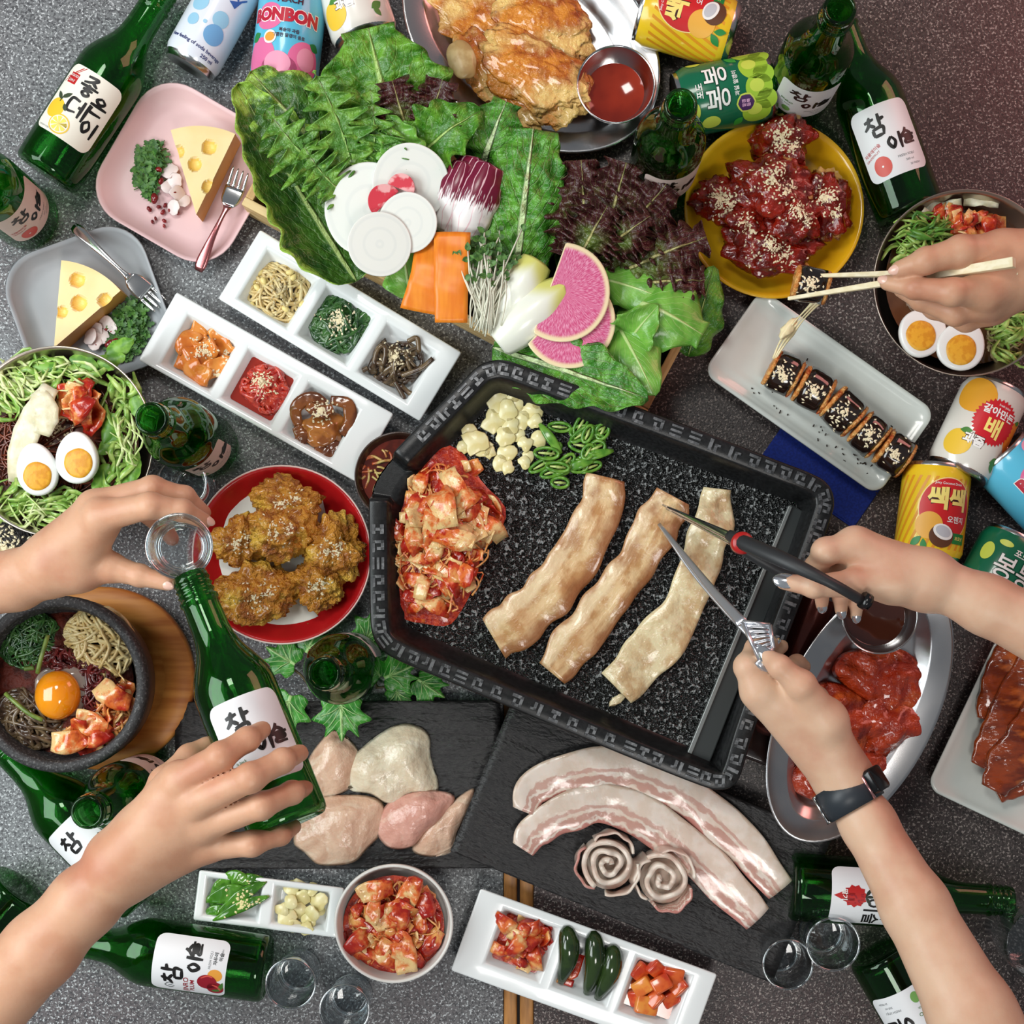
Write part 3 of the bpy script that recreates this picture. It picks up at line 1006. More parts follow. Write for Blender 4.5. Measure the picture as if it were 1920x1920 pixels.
def poly2d(pts): return list(pts), [tuple(range(len(pts)))]
def circ2d(cx, cy, rx, ry=None, n=28, a0=0, ang=0.0):
    ry = ry or rx; c, s = math.cos(ang), math.sin(ang); o = []
    for i in range(n):
        x, y = rx * math.cos(2 * PI * i / n), ry * math.sin(2 * PI * i / n)
        o.append((cx + x * c - y * s, cy + x * s + y * c))
    return poly2d(o)
def star2d(cx, cy, r0, r1, n, ky=1.0):
    return poly2d([(cx + (r0 if i % 2 else r1) * math.cos(PI * i / n), cy + ky * (r0 if i % 2 else r1) * math.sin(PI * i / n)) for i in range(2 * n)])
def stroke2d(pts, w, taper=True):
    pts = [tuple(p) for p in (spline(pts, max(6, 5 * len(pts))) if len(pts) > 2 else spline([pts[0], ((pts[0][0] + pts[1][0]) / 2, (pts[0][1] + pts[1][1]) / 2), pts[1]], 6))]
    V, F = [], []; m = len(pts)
    for i, p in enumerate(pts):
        a, b = pts[max(i - 1, 0)], pts[min(i + 1, m - 1)]
        tx, ty = b[0] - a[0], b[1] - a[1]; l = math.hypot(tx, ty) or 1
        nx, ny = -ty / l, tx / l
        k = w * (0.5 + (0.22 * math.sin(PI * i / (m - 1)) - 0.10 * i / (m - 1) if taper else 0))
        V += [(p[0] + nx * k, p[1] + ny * k), (p[0] - nx * k, p[1] - ny * k)]
    for i in range(m - 1): F.append((2 * i, 2 * i + 1, 2 * i + 3, 2 * i + 2))
    return V, F
def strokes2d(list_, w, cx, cy, s):
    return join([stroke2d([(cx + x * s, cy + y * s) for x, y in st], w) for st in list_])
def leaf2d(x0, y0, x1, y1, w):
    dx, dy = x1 - x0, y1 - y0; L_ = math.hypot(dx, dy); nx, ny = -dy / L_, dx / L_
    a = [(x0 + dx * t + nx * w * math.sin(PI * t), y0 + dy * t + ny * w * math.sin(PI * t)) for t in np.linspace(0, 1, 9)]
    b = [(x0 + dx * t - nx * w * math.sin(PI * t), y0 + dy * t - ny * w * math.sin(PI * t)) for t in np.linspace(1, 0, 9)][1:-1]
    return poly2d(a + b)

def decal_each(parent, name, lst, *a):
    for q in lst: decal(parent, name, q, *a)
def decal(parent, name, VF2, material, R, layer, step=2.5):
    """wrap mm-space art (u around, v up) onto a cylinder of radius R (m) in the parent's frame"""
    V, F = bm_slice(VF2[0], VF2[1], step)
    r = R + 0.00012 * layer
    W_ = []
    for (u, v, _) in V:
        a = u / 1000 / R
        W_.append((r * math.cos(a), r * math.sin(a), v / 1000))
    return mk(name, (W_, F), material, parent, world=False, smooth=True)

ink = {}
def ink_m(name, col, rough=.4):
    return mat('print_' + name, col, rough=rough)

# brush letters (unit boxes)
CHAM = [[(.30, 1.02), (.38, .93)], [(.08, .84), (.55, .90)], [(.33, .88), (.24, .66), (.02, .48)], [(.30, .68), (.52, .50)],
        [(.78, 1.08), (.76, .46)], [(.77, .78), (1.02, .84)], [(.36, .38), (.38, .04)], [(.34, .38), (.84, .42), (.80, .04)], [(.38, .06), (.80, .08)]]
EE = [[(.28, .85), (.06, .55), (.26, .18), (.46, .5), (.28, .85)], [(.80, 1.0), (.76, .0)]]
SEUL = [[(.45, 1.0), (.30, .74), (.02, .56)], [(.36, .80), (.78, .60)], [(-.04, .46), (.98, .54)], [(.16, .36), (.76, .38), (.70, .22), (.24, .20), (.20, .02), (.86, .04)]]
JOH = [[(.18, .96), (.70, 1.0), (.46, .76), (.10, .62)], [(.46, .80), (.80, .62)], [(.46, .62), (.46, .50)], [(.0, .48), (.96, .50)], [(.38, .40), (.56, .40)], [(.22, .32), (.74, .34)], [(.46, .27), (.28, .12), (.46, .0), (.64, .12), (.46, .27)]]
EUN = [[(.46, 1.0), (.22, .80), (.46, .64), (.70, .82), (.46, 1.0)], [(.0, .48), (.98, .52)], [(.18, .36), (.18, .06), (.86, .08)]]
DEH = [[(.50, .86), (.06, .84), (.06, .22), (.52, .26)], [(.54, .56), (.72, .56)], [(.74, .98), (.72, .06)], [(.98, 1.02), (.96, .0)]]

def _glass(m, col, rough=0.0, ior=1.5):
    b = m.node_tree.nodes['Principled BSDF']
    b.inputs['Base Color'].default_value = col
    b.inputs['Transmission Weight'].default_value = 1.0
    b.inputs['Roughness'].default_value = rough
    b.inputs['IOR'].default_value = ior

def thin_glass(name, tint, ior=1.5, gl=1.0, refr=None, k=(3.2, .8)):
    m = bpy.data.materials.new(name); m.use_nodes = True
    N = m.node_tree.nodes; L = m.node_tree.links
    for n in list(N):
        if n.type == 'BSDF_PRINCIPLED': N.remove(n)
    tr = N.new('ShaderNodeBsdfTransparent'); tr.inputs[0].default_value = tint
    gs = N.new('ShaderNodeBsdfGlossy'); gs.inputs['Roughness'].default_value = .03; gs.inputs[0].default_value = (gl, gl, gl, 1)
    lw = N.new('ShaderNodeLayerWeight'); lw.inputs[0].default_value = .5
    pw = N.new('ShaderNodeMath'); pw.operation = 'POWER'; pw.inputs[1].default_value = k[0]; L.new(lw.outputs['Facing'], pw.inputs[0])
    fr = N.new('ShaderNodeMath'); fr.operation = 'MULTIPLY_ADD'; fr.inputs[1].default_value = k[1]; fr.inputs[2].default_value = .045
    L.new(pw.outputs[0], fr.inputs[0])
    mx = N.new('ShaderNodeMixShader'); L.new(fr.outputs[0], mx.inputs[0]); L.new(tr.outputs[0], mx.inputs[1]); L.new(gs.outputs[0], mx.inputs[2])
    out = [n for n in N if n.type == 'OUTPUT_MATERIAL'][0]
    last = mx
    if refr:
        g = N.new('ShaderNodeBsdfGlass'); g.inputs[0].default_value = refr[1]; g.inputs['IOR'].default_value = ior
        m2 = N.new('ShaderNodeMixShader'); m2.inputs[0].default_value = refr[0]
        L.new(mx.outputs[0], m2.inputs[1]); L.new(g.outputs[0], m2.inputs[2]); last = m2
    L.new(last.outputs[0], out.inputs[0])
    return m
m_clear = thin_glass('clear_glass', (.90, .94, .95, 1), 1.5, refr=(.14, (.97, .99, 1, 1)), k=(1.7, 1.0))
m_rimg = thin_glass('glass_rim', (.82, .86, .88, 1), 1.5, k=(.6, 1.0))
m_glass = thin_glass('green_glass', (.40, .72, .38, 1), 1.52, gl=.9, refr=(.45, (.12, .66, .14, 1)))
m_paper = mat('label_paper', (232, 234, 236), rough=.45)
m_paper_c = mat('label_paper_cream', (238, 234, 220), rough=.45)
m_paper_p = mat('label_paper_pink', (226, 206, 196), rough=.45)
k_ink = ink_m('black_ink', (22, 20, 20)); r_ink = ink_m('red_ink', (188, 36, 36)); g_ink = ink_m('green_ink', (70, 120, 50))
y_ink = ink_m('yellow_ink', (238, 196, 50)); o_ink = ink_m('orange_ink', (232, 160, 60)); gr_ink = ink_m('grey_ink', (120, 124, 126))
pk_ink = ink_m('grapefruit_ink', (214, 84, 72)); w_ink = ink_m('white_ink', (244, 244, 240)); dr_ink = ink_m('plum_ink', (150, 24, 40))

BR, BH = .0325, .215
b_out = [(0, .004), (.022, .002), (.029, 0), (.0318, .003), (BR, .008), (BR, .114), (.0318, .121), (.0295, .128), (.0258, .136), (.0218, .143), (.0185, .150), (.0162, .158), (.0150, .168),
         (.0145, .186), (.0145, .190), (.0158, .191), (.0158, .1935), (.0140, .1945), (.0140, .1975), (.0152, .1985), (.0140, .2000), (.0140, .2025), (.0152, .2035), (.0140, .2050), (.0140, .2075), (.0150, .2085), (.0142, .2105), (.0140, .2140), (.0128, BH)]
b_in = [(.0108, .2145), (.0106, .200), (.0110, .170), (.0125, .158), (.0150, .149), (.0190, .141), (.0232, .1335), (.0268, .126), (.0290, .118), (.0297, .110), (.0297, .012), (.0275, .007), (.015, .008), (0, .010)]
BODY = lathe(b_out + b_in, 56)
_bsrc = [None]
def bottle(label, base, axis, up=None, art=None, paper=None, arc=62, yaw=0.0, group=None):
    """base: world point at the centre of the bottom; axis: world direction to the mouth; up: direction the label faces"""
    z = Vector(axis).normalized()
    x = Vector(up) if up is not None else Vector((0, 0, 1))
    x = (x - z * x.dot(z)).normalized()
    R = frame(x, z.cross(x), z)
    t = thing('soju_bottle', label, 'bottle', base, R, group=group)
    if _bsrc[0] is None:
        o = mk('glass_bottle', BODY, m_glass, t, world=False); _bsrc[0] = o.data
    else:
        o = bpy.data.objects.new('glass_bottle', _bsrc[0]); COL.objects.link(o); o.parent = t; FR[o] = FR[t]
    if art:
        hw = arc / 2; v0, v1 = 34, 104
        pts = []
        for cx, cy, a0 in ((hw - 9, v1 - 9, 0), (-hw + 9, v1 - 9, 90), (-hw + 9, v0 + 9, 180), (hw - 9, v0 + 9, 270)):
            for i in range(6):
                a = math.radians(a0 + 18 * i); pts.append((cx + 9 * math.cos(a), cy + 9 * math.sin(a)))
        lb = decal(t, 'paper_label', poly2d(pts), paper or m_paper, BR, 2)
        art(lb)
    return t

def art_cham(fruit):
    def f(lb):
        L_ = join([strokes2d(CHAM, 2.5, -19, 74, 20), strokes2d(EE, 2.5, -3, 57, 16), strokes2d(SEUL, 2.3, 11, 60, 15)])
        decal(lb, 'brush_lettering', L_, k_ink, BR, 4)
        decal(lb, 'fine_print', join([text2d('FRESH SOJU', 3.2, 10, 50), text2d('360 ml', 3, 12, 45), text2d('20 FRESH', 2.6, 16, 40)]), gr_ink, BR, 4)
        if fruit == 'grapefruit':
            decal(lb, 'fruit_print', circ2d(-14, 47, 8.6, 9.6), pk_ink, BR, 4)
            decal(lb, 'fruit_core', circ2d(-14, 47, 1, 1), w_ink, BR, 5)
            decal(lb, 'flavour_text', join([text2d('자몽에이슬', 4.2, -19, 64, .01, PI / 2 * 0 + .35), text2d('GRAPEFRUIT', 3.0, -20, 59, 0, .35)]), r_ink, BR, 4)
        elif fruit == 'plum':
            decal(lb, 'fruit_print', join([circ2d(-12, 51, 8, 9.5), circ2d(-18, 43, 7.5, 8)]), dr_ink, BR, 4)
            decal(lb, 'fruit_highlight', join([stroke2d([(-6, 46), (-5, 51), (-8, 57)], 1.2), stroke2d([(-20, 38), (-16, 41), (-14, 46)], 1.4)]), pk_ink, BR, 5)
            decal(lb, 'apricot_print', circ2d(-4, 44, 6, 7), o_ink, BR, 3)
            decal_each(lb, 'leaf_print', [leaf2d(-22, 40, -10, 36, 2.2), leaf2d(-20, 38, -22, 47, 1.6)], g_ink, BR, 5)
            decal(lb, 'flavour_text', join([text2d('JINRO', 7, -19, 71, .012), text2d('PLUM', 6, -19, 65, .012)]), dr_ink, BR, 4)
            decal(lb, 'emblem', join([stroke2d([(-22, 82), (-25, 86), (-22, 91), (-18, 87), (-20, 83)], .8), stroke2d([(-21, 84), (-22, 88)], .8)]), gr_ink, BR, 4)
            decal(lb, 'side_text', join([text2d('자두에', 4.4, 12, 45, .01), text2d('이슬', 4.4, 14, 40, .01)]), k_ink, BR, 4)
        else:
            decal(lb, 'flavour_text', join([text2d('JINRO', 5, -18, 62, .01), text2d('is back', 3.4, -18, 56)]), g_ink, BR, 4)
            decal(lb, 'dew_print', circ2d(-16, 45, 4.5, 5.5), ink_m('dew_ink', (120, 170, 90)), BR, 4)
    return f
def art_yuzu(lb):
    decal(lb, 'brush_lettering', join([strokes2d(JOH, 2.3, -9, 80, 19), strokes2d(EUN, 2.3, 8, 70, 17), strokes2d(DEH, 2.3, -9, 57, 19), strokes2d(EE, 2.3, 11, 48, 17)]), k_ink, BR, 4)
    decal(lb, 'fruit_print', circ2d(-19, 57, 10, 10), y_ink, BR, 3)
    decal(lb, 'slice_rind', circ2d(-6, 45, 10.5, 9.5), y_ink, BR, 4)
    decal(lb, 'slice_pith', circ2d(-6, 45, 9.2, 8.2), m_paper_c, BR, 5)
    decal(lb, 'slice_flesh', join([poly2d([(-6, 45), (-6 + 8 * math.cos(a), 45 + 7.2 * math.sin(a)), (-6 + 8.4 * math.cos(a + .3), 45 + 7.5 * math.sin(a + .3)), (-6 + 8 * math.cos(a + .6), 45 + 7.2 * math.sin(a + .6))]) for a in np.arange(0, 2 * PI, .785)]), ink_m('lemon_flesh', (246, 222, 96)), BR, 6)
    decal_each(lb, 'leaf_print', [leaf2d(-18, 68, -10, 76, 2.2), leaf2d(-17, 66, -26, 73, 2.0), stroke2d([(-18, 64), (-17, 72)], .9), leaf2d(-12, 64, -7, 58, 2)], ink_m('leaf_grey', (60, 72, 50)), BR, 5)
    decal(lb, 'seal_print', poly2d([(-25, 84), (-14, 84), (-14, 95), (-25, 95)]), r_ink, BR, 3)
    decal(lb, 'seal_text', join([text2d('GOOD', 3.4, -19.5, 92, .01), text2d('DAY', 3.6, -19.5, 87, .01)]), w_ink, BR, 5)
    decal(lb, 'corner_stripe', join([stroke2d([(-28, 88), (-14, 102)], 1.0, False), stroke2d([(-29, 84), (-11, 103)], .7, False)]), r_ink, BR, 3)
    decal(lb, 'fine_print', text2d('CITRON SOJU 360ml', 2.2, -16, 37), gr_ink, BR, 4)
def art_strawberry(lb):
    decal(lb, 'fruit_print', join([star2d(-2, 56, 9, 11, 11, 1.1), poly2d([(-11, 56), (7, 56), (-2, 36)])]), r_ink, BR, 4)
    rs = random.Random(2)
    decal(lb, 'seed_print', join([circ2d(-2 + rs.uniform(-7, 7), 56 + rs.uniform(-8, 8), .6, .9, 8) for _ in range(26)]), dr_ink, BR, 5)
    decal(lb, 'flavour_text', text2d('딸기', 6, -3, 46, .02), w_ink, BR, 6)
    decal_each(lb, 'leaf_print', [leaf2d(-2, 66, -10, 72, 1.6), leaf2d(-2, 66, 6, 72, 1.6), leaf2d(-2, 66, -2, 75, 1.3)], ink_m('leaf_dark', (40, 50, 40)), BR, 5)
    decal(lb, 'brush_lettering', join([text2d('이슬', 17, 14, 72, .02), text2d('톡톡', 9, 15, 86, .01)]), k_ink, BR, 4)
    decal(lb, 'fine_print', text2d('STRAWBERRY SOJU', 2.4, 0, 99), gr_ink, BR, 4)

def lying(label, base_px, mouth_px, art=None, paper=None, roll=0.0, arc=62, z0=BR + .0008):
    a = P(*base_px, z0); b = P(*mouth_px, z0)
    ax = (b - a).normalized()
    up = Matrix.Rotation(roll, 3, ax) @ Vector((0, 0, 1))
    return bottle(label, a, ax, up, art, paper, arc)
def standing(label, base_px, face, art=None, paper=None, arc=62):
    return bottle(label, P(*base_px, .0006), (0, 0, 1), (face[0], -face[1], 0), art, paper, arc)

lying('green soju bottle lying with a yellow citrus label beside the pink plate', (86, 328), (300, -6), art_yuzu, m_paper_c, roll=.12)
standing('green soju bottle standing at the frame edge above the grey plate, pinkish grapefruit label', (50, 408), (.95, .55), art_cham('grapefruit'), m_paper_p)
standing('open green soju bottle standing between the noodle bowl and red plate', (386, 837), (.75, .8), art_cham('plain'), m_paper_p, arc=46)
standing('open green soju bottle standing among the ivy leaves above the slate board', (664, 1247), (.3, -1), art_cham('plain'))
lying('green soju bottle lying with its neck under the stone pot', (278, 1680), (-15, 1379), art_cham('plain'), roll=.0)
standing('open green soju bottle standing below the stone pot', (283, 1470), (.8, -.75), art_cham('plain'), m_paper_p)
lying('green soju bottle lying at the lower frame edge under the bare forearm', (38, 1662), (-232, 1980), art_cham('plain'), roll=.5)
lying('green soju bottle lying with a plum label beside the shot glasses', (502, 1816), (90, 1758), art_cham('plum'), roll=-.05)
standing('open green soju bottle standing between the steel platter and yellow plate', (1237, 332), (.25, 1), art_cham('grapefruit'), m_paper_p)
standing('open green soju bottle standing next to the green grape can', (1493, 178), (-.1, 1), art_cham('plain'))
lying('green soju bottle lying with a red grapefruit label beside the yellow plate', (1708, 402), (1564, 8), art_cham('grapefruit'), roll=-.15)
lying('green soju bottle lying with a red strawberry label under the forearm with the watch', (1481, 1662), (1900, 1690), art_strawberry, roll=.05)
lying('green soju bottle lying at the bottom edge under the forearm with the watch', (1648, 1782), (1857, 2144), art_cham('plain'), roll=.35)

# ================================================================ shot glasses
g_prof = [(0, .002), (.0165, .001), (.0185, .0), (.0195, .002), (.0205, .010), (.0238, .060), (.0232, .0612), (.0224, .060), (.0195, .015), (.0188, .0125), (.012, .011), (0, .0108)]
SHOT = lathe(g_prof, 48)
_gs = [None] * 4
def shot_glass(label, base, axis=(0, 0, 1), k=1.0, spirit=0.0):
    z = Vector(axis).normalized(); x = Vector((1, 0, 0)); x = (x - z * z.x).normalized()
    t = thing('shot_glass', label, 'glass', base, frame(x, z.cross(x), z) * k)
    if _gs[0] is None: _gs[0] = mk('glass_cup', SHOT, m_clear, t, world=False).data
    else:
        o = bpy.data.objects.new('glass_cup', _gs[0]); COL.objects.link(o); o.parent = t
    if _gs[1] is None:
        tor = lambda r, z, q: tube([(r * math.cos(a), r * math.sin(a), z) for a in np.linspace(0, 2 * PI, 49)], q, 8, cap=False)
        _gs[1] = mk('rim', tor(.0233, .0604, .0011), m_rimg, t, world=False).data
        _gs[2] = mk('foot_ring', tor(.0190, .0022, .0016), m_rimg, t, world=False).data
        _gs[3] = mk('inner_base', tor(.0168, .0118, .0013), m_rimg, t, world=False).data
    else:
        for nm, q in (('rim', 1), ('foot_ring', 2), ('inner_base', 3)):
            o = bpy.data.objects.new(nm, _gs[q]); COL.objects.link(o); o.parent = t
    return t
shot_glass('clear empty shot glass touching the plum-label bottle base', P(563, 1817, .0006))
shot_glass('clear empty shot glass below the white kimchi bowl', P(660, 1864, .0006))
shot_glass('clear shot glass standing beside the slate board corner', P(1458, 1782, .0006))
shot_glass('clear shot glass touching the strawberry-label bottle', P(1538, 1744, .0006), k=1.06)
shot_glass('clear empty shot glass partly hidden behind the fingers near the red plate', P(367, 915, .0006))
# larger tumbler cut by the right edge
t = thing('water_tumbler', 'clear tumbler cut off by the frame edge near the bottle neck', 'glass', P(1905, 1738, .0006))
mk('glass_cup', lathe([(0, .004), (.026, .002), (.029, 0), (.031, .003), (.036, .085), (.0352, .0865), (.0342, .085), (.0292, .012), (.02, .009), (0, .0088)], 56), m_clear, t, world=False)

# ================================================================ drink cans
m_tin = mat('can_aluminium', (206, 208, 210), rough=.22, metal=1.0)
def can(label, bottom_px, top_px, R, H, body_col, art, roll=0.0, z0=None, lean=None):
    z0 = z0 if z0 is not None else R + .0008
    a, b = P(*bottom_px, z0), P(*top_px, z0)
    ax = (b - a).normalized(); c = (a + b) / 2
    if lean: ax = (ax + Vector((0, 0, lean))).normalized()
    base = c - ax * H / 2
    up = Matrix.Rotation(roll, 3, ax) @ (Vector((0, 0, 1)) - ax * ax.z).normalized()
    up = (up - ax * up.dot(ax)).normalized()
    t = thing('drink_can', label, 'can', base, frame(up, ax.cross(up), ax))
    m = mat('can_paint_%d_%d_%d' % body_col, body_col, rough=.25, coat=.4)
    body = mk('can_wall', lathe([(R * .93, .0055), (R, .0105), (R, H - .011), (R * .9, H - .0035)], 64), m, t, world=False)
    mk('can_base', lathe([(0, .005), (R * .7, .004), (R * .78, .0002), (R * .86, 0), (R * .935, .0058)], 56), m_tin, t, world=False)
    mk('can_lid', lathe([(R * .895, H - .004), (R * .9, H), (R * .86, H + .0004), (R * .84, H - .003), (0, H - .003)], 56), m_tin, t, world=False)
    mk('pull_tab', xform(tube([(-.010, 0, 0), (-.004, .006, 0), (.008, .006, 0), (.012, 0, 0), (.008, -.006, 0), (-.004, -.006, 0), (-.010, 0, 0)], .0012, 6), Matrix.Translation((0, 0, H - .0012))), m_tin, t, world=False)
    art(body, R)
    return t

def art_sac(b, R):   # yellow orange-coconut can
    ye, or_ = ink_m('can_yellow2', (238, 206, 44)), ink_m('can_orange', (226, 150, 30))
    decal(b, 'stripe_print', join([stroke2d([(-75, y), (-8, y + 52)], 2.6, False) for y in range(-35, 60, 9)]) if False else join([poly2d([(x, 12), (x + 3, 12), (x + 33, 80), (x + 30, 80)]) for x in range(-70, 40, 8)]), or_, R, 1)
    decal(b, 'badge_edge', circ2d(6, 50, 28, 30, 48), ink_m('badge_cream', (250, 222, 150)), R, 2)
    decal(b, 'badge', circ2d(6, 50, 27, 29, 48), ink_m('can_red', (208, 36, 40)), R, 3)
    decal(b, 'lettering_shadow', text2d('쌕쌕', 22, 7, 57.2, .06), ink_m('can_dark', (60, 20, 16)), R, 4)
    decal(b, 'lettering', text2d('쌕쌕', 22, 6.5, 58, .04), ink_m('can_cream', (252, 232, 130)), R, 5)
    decal(b, 'flavour_text', join([text2d('오렌지', 7, 16, 40, .02), text2d('Juicy Coconut Drink', 3.2, 5, 74, .01)]), w_ink, R, 5)
    decal(b, 'orange_print', circ2d(-10, 33, 13, 13), ink_m('can_orange2', (240, 178, 70)), R, 5)
    decal(b, 'coconut_print', circ2d(3, 24, 12, 11), ink_m('coco_brown', (96, 58, 36)), R, 6)
    decal(b, 'coconut_flesh', circ2d(4, 28, 10, 7, ang=-.4), w_ink, R, 7)
    decal(b, 'coconut_hollow', circ2d(4, 28.5, 7.6, 5, ang=-.4), ink_m('coco_grey', (196, 200, 206)), R, 8)
    decal_each(b, 'leaf_print', [leaf2d(-16, 22, -26, 12, 3.5), leaf2d(-14, 20, -12, 8, 3)], ink_m('can_green', (34, 132, 60)), R, 6)
    decal(b, 'green_tag', poly2d([(14, 18), (30, 18), (30, 28), (14, 28)]), ink_m('can_green', (34, 132, 60)), R, 5)
    decal(b, 'tag_text', text2d('코코넛', 4, 22, 23, .02), ink_m('can_cream', (252, 232, 130)), R, 6)
def art_bong(b, R):   # green grape can
    lg = ink_m('grape_green', (166, 202, 58)); lg2 = ink_m('grape_pale', (206, 220, 86))
    decal_each(b, 'grape_print', [circ2d(x, y, r, r) for x, y, r in ((-30, 22, 14), (-8, 18, 13), (14, 20, 14), (36, 22, 14), (-20, 12, 10), (4, 12, 10), (26, 12, 10))], lg, R, 2)
    decal_each(b, 'grape_highlight', [circ2d(x, y, 6, 7) for x, y in ((-28, 24), (-6, 20), (16, 24), (38, 24))] + [circ2d(-34, 66, 7, 9), circ2d(34, 74, 5, 7), circ2d(-20, 79, 7, 3)], lg2, R, 3)
    decal(b, 'lettering_edge', text2d('봉봉', 25, 0, 56, .034), ink_m('bong_dark', (14, 60, 40)), R, 4)
    decal(b, 'lettering', text2d('봉봉', 25, 0, 56, .010), w_ink, R, 5)
    decal(b, 'flavour_text', join([text2d('포도', 8, -2, 74, .02), text2d('과일 알갱이', 5, 0, 39, .02), text2d('HAITAI', 6, 44, 56, .02, PI / 2)]), w_ink, R, 5)
    decal(b, 'badge_edge', star2d(-20, 32, 9.5, 9, 6), lg2, R, 5)
    decal(b, 'badge', star2d(-20, 32, 8, 7.4, 6), ink_m('grape_purple', (72, 36, 92)), R, 6)
    decal(b, 'badge_text', join([text2d('알갱', 4, -20, 34, .02), text2d('듬뿍', 4, -20, 29.5, .02)]), ink_m('badge_pink', (236, 180, 220)), R, 7)
    decal_each(b, 'leaf_print', [leaf2d(22, 34, 34, 44, 4), leaf2d(-34, 36, -44, 44, 4)], ink_m('leaf_bright', (58, 160, 60)), R, 4)
def art_bonbon(b, R):   # blue peach can
    pk, pk2 = ink_m('peach_pink', (226, 112, 160)), ink_m('peach_pale', (236, 158, 186))
    decal_each(b, 'peach_print', [circ2d(-22, 20, 17, 18), circ2d(24, 20, 17, 18), circ2d(0, 10, 18, 12)], pk, R, 2)
    decal_each(b, 'peach_highlight', [circ2d(-2, 14, 13, 11), circ2d(26, 22, 10, 11), circ2d(0, 84, 7, 6)], pk2, R, 3)
    decal_each(b, 'leaf_print', [leaf2d(-36, 36, -24, 42, 5), leaf2d(28, 38, 40, 34, 4)], ink_m('can_green', (34, 132, 60)), R, 3)
    decal(b, 'lettering_glow', circ2d(-16, 58, 15, 13), pk, R, 2)
    decal(b, 'lettering_edge', text2d('BONBON', 16, 0, 59, .11), w_ink, R, 4)
    decal(b, 'lettering', text2d('BONBON', 16, 0, 59, .06), ink_m('bon_red', (186, 26, 52)), R, 5)
    decal(b, 'flavour_text', join([text2d('PEACH', 8, 4, 74, .03)]), ink_m('dark_plum', (64, 20, 40)), R, 5)
    decal(b, 'small_text', join([text2d('복숭아 과즙', 4, 6, 45, .02), text2d('달콤한 알갱이 음료', 4, 6, 40, .02)]), ink_m('dark_plum', (64, 20, 40)), R, 5)
    decal(b, 'badge', circ2d(-12, 38, 6.5, 6.5), w_ink, R, 5)
    decal(b, 'badge_fruit', circ2d(-12, 38, 5, 4.4), o_ink, R, 6)
def art_milk(b, R):   # white-blue soda can
    bl, bl2, nv = ink_m('soda_blue', (150, 200, 226)), ink_m('soda_blue2', (112, 168, 214)), ink_m('navy', (30, 44, 110))
    decal_each(b, 'bubble_print', [circ2d(-14, 56, 9, 9), circ2d(12, 50, 8, 8), circ2d(-12, 38, 6, 6), circ2d(0, 41, 2, 2)], bl, R, 2)
    decal(b, 'bubble_dark', circ2d(13, 34, 10, 10), bl2, R, 3)
    decal(b, 'dancer_print', join([stroke2d([(-20, 82), (-12, 86), (-8, 80), (-2, 78)], 3), stroke2d([(-22, 74), (-17, 78), (-12, 86)], 2.4), stroke2d([(-14, 92), (-16, 84)], 1.6),
                                   poly2d([(10, 70), (22, 76), (18, 66)]), stroke2d([(18, 74), (12, 82)], 1.6), stroke2d([(19, 74), (26, 80)], 1.4)]), ink_m('denim', (58, 96, 168)), R, 3)
    decal(b, 'dancer_head', join([circ2d(-8, 88, 2.4, 2.4), circ2d(20, 82, 2.0, 2.6)]), o_ink, R, 3)
    decal(b, 'lettering', text2d('Milkis', 20, 6, 112, .04), nv, R, 3)
    decal(b, 'small_text', join([text2d('New feeling of soda beverage', 5.0, 2, 18, .015, -.05), text2d('250 ml', 5, 18, 11, .02), text2d('밀크 소다', 6, -8, 98, .02)]), nv, R, 3)
def art_pear(b, R):   # white can with red saw-edged badge
    decal(b, 'orange_print', circ2d(-26, 72, 20, 17), ink_m('pear_orange', (232, 164, 44)), R, 2)
    decal(b, 'orange_side', circ2d(34, 50, 16, 18), ink_m('pear_orange2', (228, 130, 40)), R, 2)
    decal(b, 'badge', star2d(2, 54, 20.5, 23, 34, 1.0), ink_m('pear_red', (204, 32, 44)), R, 3)
    decal(b, 'flavour_text', join([text2d('갈아만든', 9, 2, 63, .03), text2d('fresh juice', 3, 4, 71, .01)]), w_ink, R, 5)
    decal(b, 'lettering', text2d('배', 20, 2, 47, .03), ink_m('can_cream', (252, 232, 130)), R, 5)
    decal(b, 'pear_print', circ2d(-24, 24, 14, 13), ink_m('pear_yellow', (238, 196, 58)), R, 3)
    decal(b, 'side_edge', text2d('과즙', 11, -10, 30, .09), ink_m('pear_brown', (70, 30, 20)), R, 4)
    decal(b, 'side_text', text2d('과즙', 11, -10, 30, .04), w_ink, R, 5)
    decal_each(b, 'leaf_print', [leaf2d(-26, 36, -14, 38, 3), leaf2d(14, 18, 26, 24, 4), leaf2d(16, 20, 22, 10, 3), leaf2d(24, 64, 34, 66, 2.4)], ink_m('leaf_mid', (70, 130, 50)), R, 4)

CR, CH = .0325, .094
can('slim white and pale-blue soda can lying beside the citrus-label bottle', (352, 128), (478, -98), .0275, .132, (222, 228, 238), art_milk, roll=.1)
can('sky-blue peach can lying behind the lettuce at the top', (530, 168), (552, -16), CR, CH, (92, 190, 222), art_bonbon)
can('white fruit can with a red saw-edged badge lying at the top behind lettuce', (688, 78), (632, -92), CR, CH, (232, 228, 218), art_pear)
can('yellow coconut-orange can lying beside the oval pancake platter', (1372, 66), (1204, 18), CR, CH, (240, 200, 40), art_sac)
can('green grape can lying between the yellow plate and the top bottle', (1445, 162), (1268, 196), CR, CH, (16, 104, 72), art_bong)
can('white fruit can with a red saw-edged badge beside the seaweed-roll platter', (1796, 884), (1868, 732), CR, CH, (226, 222, 212), art_pear, roll=.12)
can('yellow coconut-orange can standing out beside the ridged platter and forearm', (1738, 1048), (1758, 878), CR, CH, (240, 200, 40), art_sac)
